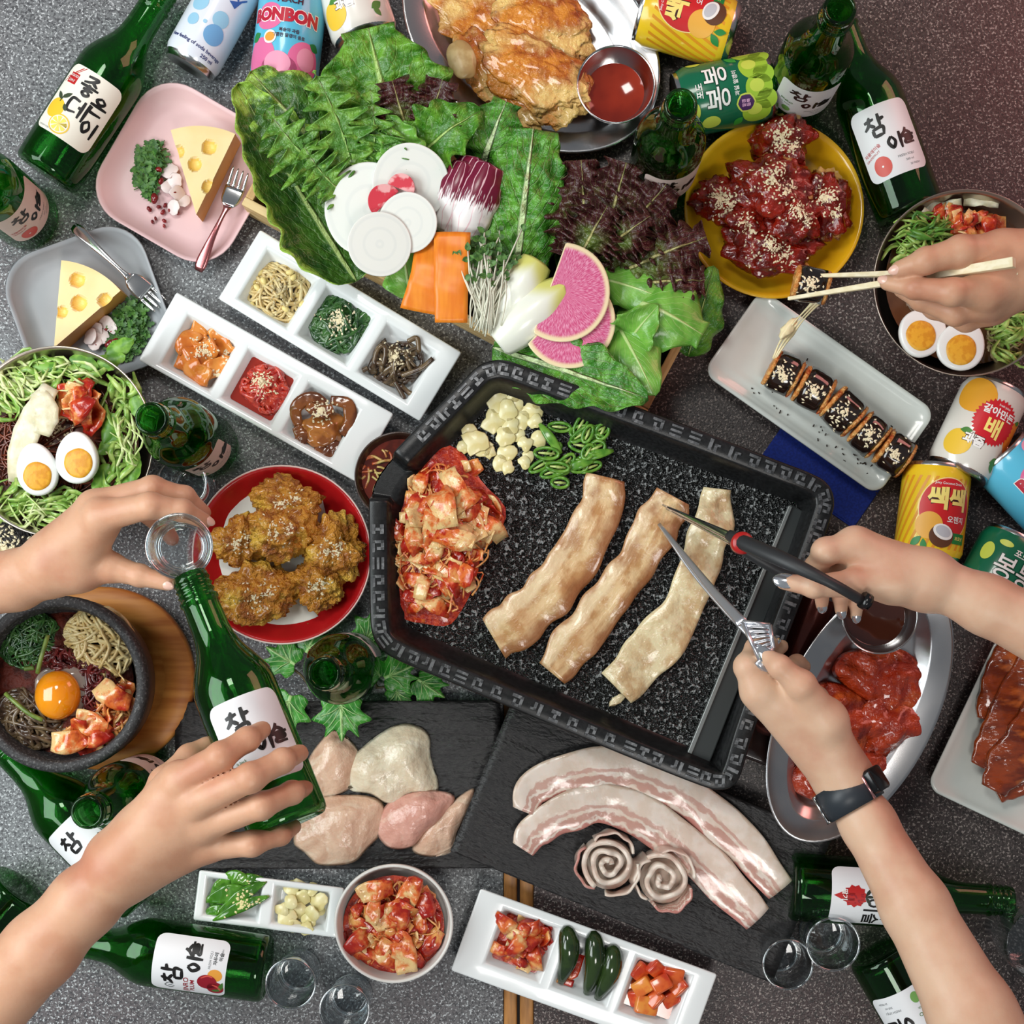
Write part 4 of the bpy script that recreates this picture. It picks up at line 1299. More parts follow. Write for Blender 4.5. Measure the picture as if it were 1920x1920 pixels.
can('sky-blue peach can cut off by the right edge below the white fruit can', (1996, 980), (1874, 850), CR, CH, (92, 190, 222), art_bonbon, roll=.5)
can('green grape can cut off by the right edge above the forearm', (1821, 1166), (1905, 1010), CR, CH, (16, 104, 72), art_bong, roll=.2)
# ================================================================ vegetable box
def leaf_mat(name, c1, c2, rib, edge=None, e0=.3, e1=.5, ribw=.022, vein=.16, rough=.34, bump=1.0, bscale=120, bdist=.005, vf=9):
    def fn(N, L, u, v, nz):
        au = nmath(N, L, 'ABSOLUTE', nmath(N, L, 'SUBTRACT', u, .5))
        c = nmix(N, L, nstep(N, L, nz(60, 4), .38, .62), c1, c2)
        if edge is not None:
            e = nmath(N, L, 'ADD', nmath(N, L, 'MAXIMUM', au, nmath(N, L, 'SUBTRACT', nmath(N, L, 'MULTIPLY', v, .62), .12)), nmath(N, L, 'MULTIPLY', nmath(N, L, 'SUBTRACT', nz(90, 3), .5), .35))
            c = nmix(N, L, nstep(N, L, e, e0, e1), c, edge)
        s = nmath(N, L, 'ADD', nmath(N, L, 'ADD', nmath(N, L, 'MULTIPLY', v, float(vf)), nmath(N, L, 'MULTIPLY', au, -float(vf) * 1.1)), nmath(N, L, 'MULTIPLY', nz(50, 3), 1.6))
        fr = nmath(N, L, 'ABSOLUTE', nmath(N, L, 'SUBTRACT', nmath(N, L, 'FRACT', s), .5))
        vn = nmath(N, L, 'MULTIPLY', nmath(N, L, 'SUBTRACT', 1.0, nstep(N, L, fr, .02, .10)), vein)
        c = nmix(N, L, vn, c, rib)
        w_ = nmath(N, L, 'MULTIPLY', nmath(N, L, 'SUBTRACT', 1.15, v), ribw)
        rb = nmath(N, L, 'SUBTRACT', 1.0, nstep(N, L, nmath(N, L, 'SUBTRACT', au, w_), -.005, .02))
        c = nmix(N, L, rb, c, rib)
        h = nmath(N, L, 'ADD', nmath(N, L, 'ADD', nz(bscale, 3), nmath(N, L, 'MULTIPLY', vn, -.5)), nmath(N, L, 'MULTIPLY', rb, .5))
        return c, h
    m = uvmat(name, fn, rough=rough, bump=bump, bscale=bscale, bdist=bdist, sss=.0, coat=.15)
    return m
lf_green = leaf_mat('lettuce_green', (60, 120, 28), (108, 164, 50), (170, 202, 110))
lf_dark = leaf_mat('lettuce_dark', (40, 82, 26), (70, 116, 36), (176, 200, 120), edge=(150, 190, 70), e0=.40, e1=.50)
lf_rom = leaf_mat('romaine_green', (54, 120, 30), (96, 160, 52), (200, 222, 164), ribw=.040, vein=.25, bump=1.0, bscale=100, bdist=.008)
lf_miz = leaf_mat('mustard_green', (74, 128, 40), (118, 168, 60), (150, 190, 100), vein=.1)
lf_red = leaf_mat('oak_red', (96, 118, 46), (70, 74, 36), (176, 170, 110), edge=(66, 26, 28), e0=.12, e1=.34, bump=1.0, bscale=170, bdist=.004, rough=.3)
lf_pale = leaf_mat('butter_leaf', (120, 178, 70), (92, 154, 52), (190, 216, 140), vein=.2, rough=.30, bump=.5, bscale=60, bdist=.004)
lf_ivy = leaf_mat('ivy_leaf', (44, 120, 36), (70, 150, 50), (180, 214, 140), vein=.5, rough=.35, bump=.3)

bl, br_, fl = (578, 145), (1334, 545), (452, 383)
cen, R, L_, W_ = rect_frame(bl, br_, fl, .045); cen.z = .0005
t_box = thing('vegetable_crate', 'shallow pine crate filled with lettuce, radish and endive', 'crate', cen, R)
th, hh = .0085, .045
mk('crate_floor', box((-L_ / 2 + th, -W_ / 2 + th, .001), (L_ / 2 - th, W_ / 2 - th, .006)), mat('crate_liner', (74, 76, 78), (60, 62, 64), nscale=60, rough=.5), t_box, world=False)
mk('front_board', box((-L_ / 2, -W_ / 2, 0), (L_ / 2, -W_ / 2 + th, hh)), m_pine, t_box, world=False, bevel=.0012, smooth=False)
mk('back_board', box((-L_ / 2, W_ / 2 - th, 0), (L_ / 2, W_ / 2, hh)), m_pine, t_box, world=False, bevel=.0012, smooth=False)
for s in (-1, 1):
    mk('end_board', box((min(s * L_ / 2, s * (L_ / 2 - th)), -W_ / 2 + th, 0), (max(s * L_ / 2, s * (L_ / 2 - th)), W_ / 2 - th, hh)), mat('pine_end', (206, 168, 112), (180, 138, 84), nscale=10, stretch=(16, 2, 16), rough=.55), t_box, world=False, bevel=.0012, smooth=False)
for q in (-.17, .17):
    mk('board_nail', xform(lathe([(0, .0006), (.0014, .0004), (.0016, 0)], 10), Matrix.Translation((q, -W_ / 2 + th / 2, hh))), m_dark, t_box, world=False)

def veg_leaf(name, label, base, tip, W, m, cat='leaf', group=None, **k):
    b, t = P(base[0], base[1], base[2]), P(tip[0], tip[1], tip[2])
    lf = leaf(b, t, W, **k)
    o = mk(name, lf, m, None, label=label, cat=cat, group=group, solid=.0007)
    return o
VL = veg_leaf
VL('lettuce_leaf', 'long dark lettuce leaf with a pale ruffled edge over the crate corner', (668, 528, .050), (446, 158, .075), .047, lf_dark, ruffle=.0045, rf=9, cup=.026, seed=1, crinkle=.002, nv=60, nu=19, prof=.62, roll=.25, arch=-.008)
VL('lettuce_leaf', 'broad bright crinkled lettuce leaf at the back of the crate', (742, 268, .045), (690, 52, .085), .063, lf_green, ruffle=.005, rf=6, cup=.004, seed=2, crinkle=.006, cf=70, nv=48, nu=25, prof=.95, arch=.014, tipw=.42)
VL('lettuce_leaf', 'dark green lettuce leaf under the frilly mustard leaves', (640, 330, .048), (470, 135, .070), .050, lf_dark, ruffle=.005, rf=6, cup=-.006, seed=8, crinkle=.004, nv=40, nu=17, arch=.01)
for i, (b, t, w_, tx) in enumerate((((672, 372, .062), (588, 132, .098), .021, 'tallest frilly mustard leaf pointing at the peach can'), ((650, 360, .060), (500, 205, .086), .022, 'frilly mustard leaf spreading over the dark lettuce leaf'),
                          ((690, 350, .062), (694, 168, .090), .016, 'frilly mustard leaf beside the bright crinkled lettuce'), ((668, 380, .064), (566, 268, .085), .017, 'short frilly mustard leaf above the big radish slice'),
                          ((700, 340, .062), (735, 225, .085), .014, 'small frilly mustard leaf near the small red lettuce'))):
    VL('mustard_leaf', tx, b, t, w_, lf_miz, nv=110, nu=9, lobes=.75, lf=7, ruffle=.003, rf=14, cup=.004, seed=i * 2.1, prof=.8, arch=.008, side_bend=.006 * (-1) ** i)
for i, (b, t, w_, tx) in enumerate((((770, 270, .06), (735, 150, .09), .030, 'small dark red frilled lettuce leaf behind the radish'), ((800, 270, .06), (830, 150, .092), .030, 'small dark red frilled lettuce leaf beside the pancake platter'))):
    VL('red_lettuce_leaf', tx, b, t, w_, lf_red, ruffle=.007, rf=9, seed=i + 3, crinkle=.005, cf=120, nv=60, nu=21, tipw=.5, arch=.006)
VL('lettuce_leaf', 'curled yellow-green lettuce leaf behind the radicchio', (780, 300, .058), (905, 205, .085), .030, lf_green, ruffle=.006, rf=5, cup=.012, seed=5, crinkle=.004, nv=40, nu=15, arch=.012)
VL('lettuce_leaf', 'glossy green lettuce leaf between the radicchio and pancake platter', (900, 330, .055), (950, 190, .082), .036, lf_rom, ruffle=.005, rf=5, cup=-.008, seed=6, crinkle=.005, nv=40, nu=19, tipw=.4, arch=.012)
VL('lettuce_leaf', 'tall yellow-green lettuce leaf tucked behind the radish slices', (770, 330, .056), (728, 215, .082), .022, lf_pale, ruffle=.004, rf=5, cup=.008, seed=7, crinkle=.004, arch=.01)
VL('romaine_leaf', 'deeply crinkled romaine leaf with a white midrib in the crate centre', (968, 512, .062), (1000, 242, .088), .040, lf_rom, ruffle=.004, rf=7, cup=-.010, seed=9, crinkle=.007, cf=90, nv=70, nu=31, tipw=.62, stem=.45, arch=.012, prof=.85)
VL('romaine_leaf', 'narrow romaine leaf beside the radicchio', (900, 470, .058), (925, 330, .080), .020, lf_green, ruffle=.003, rf=5, cup=.006, seed=10, crinkle=.004, nv=40)
for i, (b, t, w_, tx) in enumerate((
        ((1100, 520, .058), (1090, 300, .085), .034, 'dark red oak lettuce leaf next to the romaine'), ((1120, 500, .060), (1175, 305, .090), .038, 'dark red oak lettuce leaf below the green bottle'),
        ((1130, 500, .062), (1250, 345, .092), .036, 'dark red oak lettuce leaf pointing at the yellow plate'), ((1150, 520, .062), (1325, 445, .088), .032, 'dark red oak lettuce leaf overhanging the yellow plate edge'),
        ((1180, 540, .060), (1322, 525, .084), .030, 'lowest dark red oak lettuce leaf above the butter lettuce'), ((1090, 480, .070), (1140, 385, .098), .028, 'small red oak lettuce leaf on top of the cluster'),
        ((1140, 470, .072), (1220, 405, .100), .024, 'short streaked red oak lettuce leaf in the cluster middle'))):
    VL('red_oak_leaf', tx, b, t, w_, lf_red, group='red oak lettuce leaves', ruffle=.010, rf=9, cup=-.006, seed=i * 1.9 + 20, crinkle=.007, cf=130, nv=84, nu=27, tipw=.5, prof=.9, arch=.012)
VL('butter_lettuce_leaf', 'smooth green leaf lying beside the pink radish slices', (1118, 520, .062), (1246, 560, .084), .021, lf_pale, ruffle=.002, rf=3, cup=-.006, seed=30, arch=.006, nv=30)
VL('butter_lettuce_leaf', 'rounded pale green leaf bulging at the crate end', (1168, 560, .060), (1318, 628, .085), .040, lf_pale, ruffle=.003, rf=4, cup=-.014, seed=31, arch=.020, nv=40, nu=17, tipw=.35)
VL('butter_lettuce_leaf', 'upright folded pale green leaf between the two rounded leaves', (1180, 640, .060), (1235, 572, .094), .022, lf_pale, ruffle=.003, rf=4, cup=.012, seed=33, arch=.012, nv=30)
VL('butter_lettuce_leaf', 'pointed flat green leaf hanging over the pan rim', (1150, 596, .064), (1228, 742, .094), .027, lf_pale, ruffle=.002, rf=3, cup=-.008, seed=32, arch=.008, nv=34, prof=.6)
VL('butter_lettuce_leaf', 'dark glossy leaf hanging off the crate end toward the platter', (1290, 668, .040), (1338, 498, .066), .022, lf_green, ruffle=.003, rf=4, cup=-.006, seed=34, arch=.010, nv=34)
VL('romaine_leaf', 'long romaine leaf lying along the front board above the pan', (925, 652, .058), (1215, 748, .098), .034, lf_rom, ruffle=.004, rf=6, cup=.006, seed=35, crinkle=.004, nv=60, nu=17, arch=.004, prof=.8)
VL('lettuce_leaf', 'yellow-green leaf edge under the carrot slices', (770, 560, .050), (752, 440, .062), .022, lf_pale, ruffle=.004, rf=4, seed=36, arch=.005)
VL('lettuce_leaf', 'broad lettuce leaf lying under the pink radish slices', (960, 660, .050), (1240, 560, .058), .050, lf_green, ruffle=.005, rf=6, seed=37, crinkle=.004, nv=50, nu=17)
VL('lettuce_leaf', 'big lettuce leaf lying under the romaine and radish', (720, 520, .048), (1000, 330, .055), .060, lf_green, ruffle=.006, rf=6, seed=38, crinkle=.005, nv=50, nu=19)
VL('lettuce_leaf', 'lettuce leaf lying under the red oak cluster', (1050, 520, .046), (1260, 430, .056), .055, lf_dark, ruffle=.006, rf=6, seed=39, crinkle=.005, nv=50, nu=19)

# radish, beetroot, carrot, endive, radicchio, watermelon radish, sprouts
def ring_mat(name, c, c2, freq):
    def fn(N, L, u, v, nz):
        s = nmath(N, L, 'SINE', nmath(N, L, 'MULTIPLY', v, freq))
        return nmix(N, L, nmath(N, L, 'MULTIPLY', nstep(N, L, s, .55, 1.0), .5), c, c2), None
    return uvmat(name, fn, rough=.3, sss=.25, sssr=(.3, .3, .25), coat=.2)
m_radish = ring_mat('white_radish', (224, 227, 220), (212, 217, 212), 16.0)
def slice_obj(name, label, c, r_px, z, m, tilt=(0, 0), cat='vegetable', amp=.03, seed=1, th=.0022, arc=None, rot=0.0, skin=None):
    p = P(c[0], c[1], z); r = ML(r_px, z)
    n = 56; pts = []
    for i in range(n):
        a = 2 * PI * i / n
        k = 1 + amp * noise.noise(Vector((math.cos(a), math.sin(a), seed * 3.1)))
        x, y = r * k * math.cos(a), r * k * math.sin(a)
        if arc is not None: x = max(x, -arc * r)
        pts.append((x, y))
    h = lambda x, y: 0.0
    V, F, UV = outline_sheet(pts, h, rings=(1, .97, .8, .6, .4, .2))
    R_ = (Matrix.Rotation(tilt[0], 3, 'X') @ Matrix.Rotation(tilt[1], 3, 'Y') @ rot_z(rot))
    V = [R_ @ Vector(v) + p for v in V]
    return mk(name, (V, F, UV), m, None, label=label, cat=cat, solid=th)
slice_obj('radish_slice', 'largest thin white radish slice leaning on the mustard leaves', (692, 392), 86, .078, m_radish, (.10, -.12), seed=2)
slice_obj('radish_slice', 'thin white radish slice behind, nearest the radicchio', (770, 342), 72, .084, m_radish, (.16, -.05), seed=3)
m_beet = mat('beetroot_slice', (206, 60, 74), (232, 170, 170), nscale=90, lo=.5, hi=.62, rough=.3)
slice_obj('beetroot_slice', 'small red beetroot wedge between the radish slices', (722, 378), 32, .088, m_beet, (.25, .1), arc=.1, rot=2.3, seed=4)
slice_obj('beetroot_slice', 'small marbled red beetroot wedge near the radicchio', (752, 352), 26, .091, m_beet, (.2, -.1), arc=.1, rot=1.2, seed=5)
slice_obj('radish_slice', 'medium white radish slice in front of the beetroot', (764, 418), 56, .092, m_radish, (.10, -.06), seed=6)
slice_obj('radish_slice', 'round white radish slice at the front by the carrots', (712, 458), 60, .094, m_radish, (.06, .08), seed=7)
def wm(N, L, u, v, nz):
    c = nmix(N, L, nstep(N, L, nz(9, 5, 'UV', (24, 1.2, 1)), .40, .66), (206, 84, 132), (232, 158, 188))
    c = nmix(N, L, nstep(N, L, v, .86, .95), c, (240, 222, 180))
    return c, None
m_wm = uvmat('watermelon_radish', wm, rough=.3, sss=.2, sssr=(.4, .2, .2), coat=.25)
slice_obj('watermelon_radish', 'pink half-moon radish slice overlapping the endive', (1052, 548), 92, .092, m_wm, (.06, .05), arc=.25, rot=-.35, seed=8, amp=.02, th=.003)
slice_obj('watermelon_radish', 'pink half-moon radish slice lying lowest, above the pan rim', (1066, 602), 88, .086, m_wm, (.05, .05), arc=.3, rot=-.75, seed=9, amp=.02, th=.003)
m_carrot = mat('carrot_flesh', (240, 146, 42), (226, 122, 28), nscale=24, stretch=(6, 1, 1), lo=.3, hi=.7, rough=.35, sss=.15)
def carrot(label, pts, W0, W1, z, arch):
    sp = spline(pts, 18)
    path = [P(x, y, z + arch * math.sin(PI * i / 17)) for i, (x, y) in enumerate(sp)]
    return mk('carrot_slice', strip(path, [W0 + (W1 - W0) * i / 17 for i in range(18)], .0024, nu=8, wave=.0008, seed=2), m_carrot, None, label=label, cat='vegetable')
carrot('flat orange carrot slice leaning beside the white radish', [(802, 452), (800, 520), (790, 585)], .022, .040, .082, .008)
carrot('flat orange carrot slice beside the sprouts', [(848, 436), (846, 520), (846, 605)], .034, .030, .090, .004)
def endm(N, L, u, v, nz):
    e = nmath(N, L, 'ADD', v, nmath(N, L, 'MULTIPLY', nmath(N, L, 'ABSOLUTE', nmath(N, L, 'SUBTRACT', u, .5)), .5))
    return nmix(N, L, nstep(N, L, e, .72, 1.0), (240, 242, 226), (216, 214, 118)), None
m_end = uvmat('endive_leaf', endm, rough=.25, sss=.2, sssr=(.3, .3, .2), coat=.3)
VL('endive_leaf', 'cream endive leaf lying on top, tip toward the pink radish', (930, 640, .084), (1058, 536, .094), .0225, m_end, nv=30, nu=13, cup=-.014, arch=.008, seed=1, stem=.55, cat='vegetable', prof=.75)
VL('endive_leaf', 'cream endive leaf lying behind the other endive', (938, 600, .080), (1008, 486, .090), .0235, m_end, nv=30, nu=13, cup=-.014, arch=.008, seed=2, stem=.6, cat='vegetable', tipw=.35)
def radm(N, L, u, v, nz):
    k = nmath(N, L, 'ADD', v, nmath(N, L, 'MULTIPLY', nmath(N, L, 'SUBTRACT', nz(5, 3, 'UV', (7, 1.4, 1)), .5), .7))
    c = nmix(N, L, nstep(N, L, k, .44, .56), (238, 234, 232), (112, 18, 50))
    fr = nmath(N, L, 'ABSOLUTE', nmath(N, L, 'SUBTRACT', nmath(N, L, 'FRACT', nmath(N, L, 'ADD', nmath(N, L, 'MULTIPLY', u, 5.0), nmath(N, L, 'MULTIPLY', nz(3, 2, 'UV'), 1.2))), .5))
    return nmix(N, L, nmath(N, L, 'SUBTRACT', 1.0, nstep(N, L, fr, .02, .09)), c, (226, 190, 196)), None
m_rad = uvmat('radicchio_leaf', radm, rough=.3, coat=.2)
t = thing('radicchio_wedge', 'purple and white radicchio wedge beside the romaine', 'vegetable', P(870, 400, .06))
for i, (b, tp, w_, cu) in enumerate((((846, 442, .070), (896, 296, .090), .028, -.016), ((862, 446, .076), (916, 305, .096), .022, -.014), ((832, 432, .070), (872, 304, .092), .018, -.010))):
    mk('radicchio_leaf', leaf(P(*b), P(*tp), w_, nv=34, nu=15, cup=cu, arch=.010, seed=i, stem=.6, ruffle=.0015, rf=4, prof=.8), m_rad, t, solid=.0012)
# sprouts
rnd = random.Random(7)
t = thing('sprout_bunch', 'bunch of radish sprouts with white stems and tiny green leaves', 'vegetable', P(905, 560, .07))
st_, lv_ = [], []
for i in range(90):
    x0, y0 = 905 + rnd.gauss(0, 13), 606 + rnd.gauss(0, 14)
    x1, y1 = 915 + rnd.gauss(0, 24), 485 + rnd.gauss(0, 22)
    z0 = .078 + rnd.uniform(-.004, .012)
    sp = spline([(x0, y0, z0), ((x0 + x1) / 2 + rnd.gauss(0, 7), (y0 + y1) / 2, z0 + .008), (x1, y1, z0 + rnd.uniform(.0, .014))], 7)
    pp = [P(*q) for q in sp]
    st_.append(tube(pp, .00075, 4))
    for s in (-1, 1):
        d = Vector((rnd.uniform(-1, 1), rnd.uniform(-.2, 1), rnd.uniform(0, .4))).normalized()
        lf = leaf(pp[-1], pp[-1] + d * rnd.uniform(.005, .009), .0028, nv=5, nu=3, cup=.001)
        lv_.append((lf[0], lf[1]))
mk('sprout_stem', join(st_), plain('sprout_white', (226, 226, 206), .4), t, kind='stuff')
mk('sprout_leaf', join(lv_), mat('sprout_green', (52, 92, 36), (88, 130, 60), nscale=300, rough=.5), t, kind='stuff')

# ================================================================ ivy vine
def ivy(label, c, r_px, ang, z, seed):
    base = [(1.0, 0), (.62, .20), (.86, .52), (.50, .50), (.32, .92), (.02, .58), (-.28, .62), (-.42, .30), (-.30, .0)]
    pts = base + [(x, -y) for x, y in reversed(base[1:-1])]
    sp = spline(pts, 60, closed=True)
    r = ML(r_px, z); p = P(c[0], c[1], z)
    V, F, UV = outline_sheet([(q[0] * r, q[1] * r) for q in sp], lambda x, y: -.10 * abs(y) * 1.0 - 4.0 * x * x + .002 * noise.noise(Vector((x * 90, y * 90, seed))), rings=(1, .8, .6, .4, .2))
    UV = [(.5 + .5 * v[1] / r, .5 + .5 * v[0] / r) for v in V]
    V = [rot_z(ang) @ Vector(v) + p for v in V]
    o = mk('ivy_leaf', (V, F, UV), lf_ivy, None, label=label, cat='leaf', group='ivy leaves on the vine', solid=.0005)
    vn = []
    for a in (0, .62, -.62, 1.25, -1.25):
        e = Vector((math.cos(a) * r * .72, math.sin(a) * r * .72, 0)); e.z = -.10 * abs(e.y) - 4 * e.x ** 2
        vn.append(tube([rot_z(ang) @ Vector((-.1 * r, 0, .0006)) + p, rot_z(ang) @ (e * .5 + Vector((0, 0, .0012))) + p, rot_z(ang) @ (e + Vector((0, 0, .0008))) + p], [.0006, .0005, .0002], 4))
    for q in vn: mk('leaf_vein', q, plain('ivy_vein', (176, 210, 140), .5), o)
    return o
for i, (lb, c, r, a, z) in enumerate((
    ('ivy leaf with pale veins lying over the slate board edge', (640, 1330), 62, -1.57, .040), ('ivy leaf beside the held bottle label', (540, 1320), 56, -1.9, .034),
    ('ivy leaf under the red plate rim near the bottle neck', (540, 1238), 50, 2.6, .020), ('ivy leaf between the red plate and standing bottle', (580, 1212), 44, 1.1, .018),
    ('ivy leaf just below the grill pan corner', (735, 1265), 52, .4, .024), ('ivy leaf furthest along, under the pan edge', (795, 1282), 48, -.6, .016), ('dark ivy leaf tucked behind the standing bottle', (690, 1195), 50, .9, .014), ('ivy leaf peeping out above the slate board', (745, 1300), 36, -1.1, .012))):
    ivy(lb, c, r, a, z, i)
vp = [P(*q) for q in spline([(505, 1232, .012), (560, 1262, .014), (600, 1300, .012), (700, 1290, .010), (820, 1278, .006)], 24)]
mk('ivy_vine', tube(vp, .0012, 6), plain('vine_brown', (84, 70, 44), .6), None, label='thin brown ivy vine trailing below the red plate', cat='vine')
# ================================================================ food helpers
def in_poly(x, y, poly):
    c = False; j = len(poly) - 1
    for i in range(len(poly)):
        xi, yi = poly[i]; xj, yj = poly[j]
        if (yi > y) != (yj > y) and x < (xj - xi) * (y - yi) / (yj - yi) + xi: c = not c
        j = i
    return c
def dome(poly_px, z0, h, n=40, amp=.2, seed=0, freq=60):
    """heap base: height field over an outline"""
    cx = sum(p[0] for p in poly_px) / len(poly_px); cy = sum(p[1] for p in poly_px) / len(poly_px)
    sp = spline(poly_px, n, closed=True)
    V, F = [], []
    ks = (1, .93, .8, .62, .42, .2)
    for k in ks:
        for x, y in sp:
            z = z0 + h * (1 - k ** 2.4)
            p = P(cx + (x - cx) * k, cy + (y - cy) * k, z)
            if k < 1: p.z += h * amp * noise.noise(Vector((p.x * freq, p.y * freq, seed)))
            V.append(p)
    V.append(P(cx, cy, z0 + h))
    for r in range(len(ks) - 1):
        for i in range(n):
            j = (i + 1) % n
            F.append((r * n + j, r * n + i, (r + 1) * n + i, (r + 1) * n + j))
    c = len(V) - 1; r = len(ks) - 1
    for i in range(n): F.append((r * n + (i + 1) % n, r * n + i, c))
    return V, F

def kim(name, pale, mid_, red, lo=.30):
    def fn(N, L, u, v, nz):
        k = nmath(N, L, 'ADD', nmath(N, L, 'MULTIPLY', nz(130, 4), .8), nmath(N, L, 'MULTIPLY', v, .35))
        c = nmix(N, L, nstep(N, L, k, lo, lo + .22), pale, mid_)
        c = nmix(N, L, nstep(N, L, k, lo + .20, lo + .40), c, red)
        c = nmix(N, L, nstep(N, L, nz(700, 2), .68, .72), c, (110, 20, 10))
        return c, None
    return uvmat(name, fn, rough=.22, sss=.15, sssr=(.6, .2, .1), coat=.5, bump=.5, bscale=160, bdist=.002)
m_kim = kim('kimchi_leaf', (240, 202, 140), (226, 116, 52), (184, 42, 20), .42)
m_kimr = kim('kimchi_red', (236, 170, 96), (206, 74, 34), (168, 30, 18), .34)
m_kimbase = mat('kimchi_sauce', (168, 34, 18), (206, 70, 34), nscale=180, rough=.16, coat=.7, bump=.9, bscale=220, bdist=.003)
def kpiece(L_, W_, curl, seed, th=.0016, m=7, nu=5):
    path = []
    for i in range(m):
        t = i / (m - 1) - .5
        path.append((L_ * t, .10 * L_ * math.sin(seed + t * 3), curl * (1 - 4 * t * t) * (1 if seed % 2 < 1 else -1) + .0008 * math.sin(seed * 3 + t * 9)))
    return strip(path, [W_ * (.62 + .38 * math.sin(PI * (.15 + .8 * i / (m - 1)))) for i in range(m)], th, nu=nu, wave=W_ * .10, wf=1.4, seed=seed, edge=.25)
_kv = {}
def kimchi_heap(root, poly, z0, h, n, mats, rnd, name='cabbage_piece', size=(.020, .011), smax=1.3, flat=.35):
    cx = sum(p[0] for p in poly) / len(poly); cy = sum(p[1] for p in poly) / len(poly)
    xs = [p[0] for p in poly]; ys = [p[1] for p in poly]
    for i in range(n):
        for _ in range(60):
            x, y = rnd.uniform(min(xs), max(xs)), rnd.uniform(min(ys), max(ys))
            if in_poly(x, y, [(cx + (a - cx) * .88, cy + (b - cy) * .88) for a, b in poly]): break
        # normalised distance to outline centre
        dx, dy = (x - cx) / (max(xs) - min(xs)) * 2, (y - cy) / (max(ys) - min(ys)) * 2
        d = min(1, math.hypot(dx, dy))
        z = z0 + h * (1 - d ** 2.2) * rnd.uniform(.75, 1.08) + .001
        mm = rnd.choice(mats); k = rnd.randrange(5); key = (name, mm.name, k, size)
        if key not in _kv:
            kp = kpiece(size[0], size[1], size[0] * (.10 + .05 * k), k * 1.37 + .4)
            o = mk(name, kp, mm, root, world=False); _kv[key] = o.data
        else:
            o = bpy.data.objects.new(name, _kv[key]); COL.objects.link(o); o.parent = root
        M = Matrix.Translation(P(x, y, z)) @ Matrix.Rotation(rnd.uniform(0, 2 * PI), 4, 'Z') @ Matrix.Rotation(rnd.gauss(0, flat), 4, 'X') @ Matrix.Rotation(rnd.gauss(0, flat), 4, 'Y') @ Matrix.Scale(rnd.uniform(.7, smax), 4)
        o.matrix_local = FR[root].inverted() @ M

def strands(c, rx, ry, z, n, rad, seed, h=.008, seg=9, curl=.8, length=1.0, sides=5, poly=None):
    rnd = random.Random(seed); out = []
    for i in range(n):
        a = rnd.uniform(0, 2 * PI); r = math.sqrt(rnd.random()) * .75
        x, y = r * math.cos(a), r * math.sin(a)
        th = rnd.uniform(0, 2 * PI); dth = rnd.gauss(0, curl); step = length * .30
        pts = []
        zl = rnd.uniform(.2, 1.0)
        for k in range(seg):
            d = math.hypot(x, y)
            if d > .95: x *= .93 / d; y *= .93 / d; th += 1.2
            zz = z + h * max(0.0, 1 - d * d) * zl + rnd.uniform(-.0005, .0005)
            pts.append((c[0] + x * rx, c[1] + y * ry, zz))
            x += step * math.cos(th); y += step * math.sin(th); th += dth * .5 + rnd.gauss(0, .25)
        sp = spline(pts, seg * 2)
        out.append(tube([P(*q) for q in sp], rad * rnd.uniform(.8, 1.2), sides))
    return join(out)

m_ses = plain('sesame_seed', (240, 226, 190), .45)
SS = random.Random(11)
def seeds(root, targets, spots, name='sesame_seeds', material=None, size=(.0016, .0010, .0006)):
    vf = scatter_seeds(targets, spots, SS, size)
    if vf[0]: mk(name, vf, material or m_ses, root, kind='stuff', smooth=False)

# ================================================================ grill pan contents
ZF = .0608
rnd = random.Random(3)
kp = [(822, 832), (868, 850), (905, 905), (948, 952), (936, 1000), (905, 1030), (892, 1090), (868, 1140), (842, 1172), (800, 1170), (742, 1150), (732, 1060), (728, 985), (760, 930), (780, 870)]
t = thing('kimchi_heap', 'heap of red kimchi grilling at the spout end of the pan', 'kimchi', P(830, 1010, ZF))
mk('kimchi_mass', dome(kp, ZF, .014, amp=.35, seed=1), m_kimbase, t)
kimchi_heap(t, kp, ZF + .002, .016, 84, [m_kim, m_kim, m_kimr], rnd, size=(.030, .016), smax=1.1, flat=.3)
kimchi_heap(t, [(cx_ * .72 + 830 * .28, cy_ * .76 + 1000 * .24) for cx_, cy_ in kp], ZF + .010, .016, 20, [m_kim], rnd, size=(.044, .024), smax=1.1, flat=.22)
sm = strands((828, 1010), 95, 150, ZF + .010, 70, .0010, 5, h=.010, seg=5, curl=.6, length=.7)
mk('radish_shreds', sm, m_kimr, t, uv=[(0, 0)] * len(sm[0]), kind='stuff')
m_gar = mat('garlic_slice', (238, 228, 176), (228, 214, 150), nscale=90, rough=.32, sss=.2, sssr=(.4, .3, .2), coat=.25)
gpos = [(935, 752, 24), (952, 770, 20), (968, 760, 16), (925, 790, 22), (958, 800, 18), (995, 772, 19), (978, 790, 18), (1003, 790, 14), (880, 812, 15), (870, 838, 13), (893, 828, 24), (905, 842, 18), (918, 848, 12), (945, 820, 18), (950, 850, 17), (972, 818, 13), (985, 832, 14), (1008, 826, 17), (938, 868, 15), (952, 876, 13), (990, 855, 12), (960, 745, 14), (985, 868, 12), (1004, 755, 12)]
for i, (x, y, r) in enumerate(gpos):
    z = ZF + .0006 + (.0016 if i % 3 == 1 else 0)
    mk('garlic_slice', disc_noise(P(x, y, z), ML(r, z), n=16, amp=.5, seed=i, thick=.0014), m_gar, None, label='pale raw garlic slice lying on the pan beside green chilli', cat='garlic', group='garlic slices on the grill pan')
m_chi = mat('green_chilli', (74, 130, 36), (112, 162, 56), nscale=80, rough=.25, coat=.4)
m_chi_in = mat('chilli_inside', (196, 208, 130), (150, 180, 90), nscale=200, rough=.35)
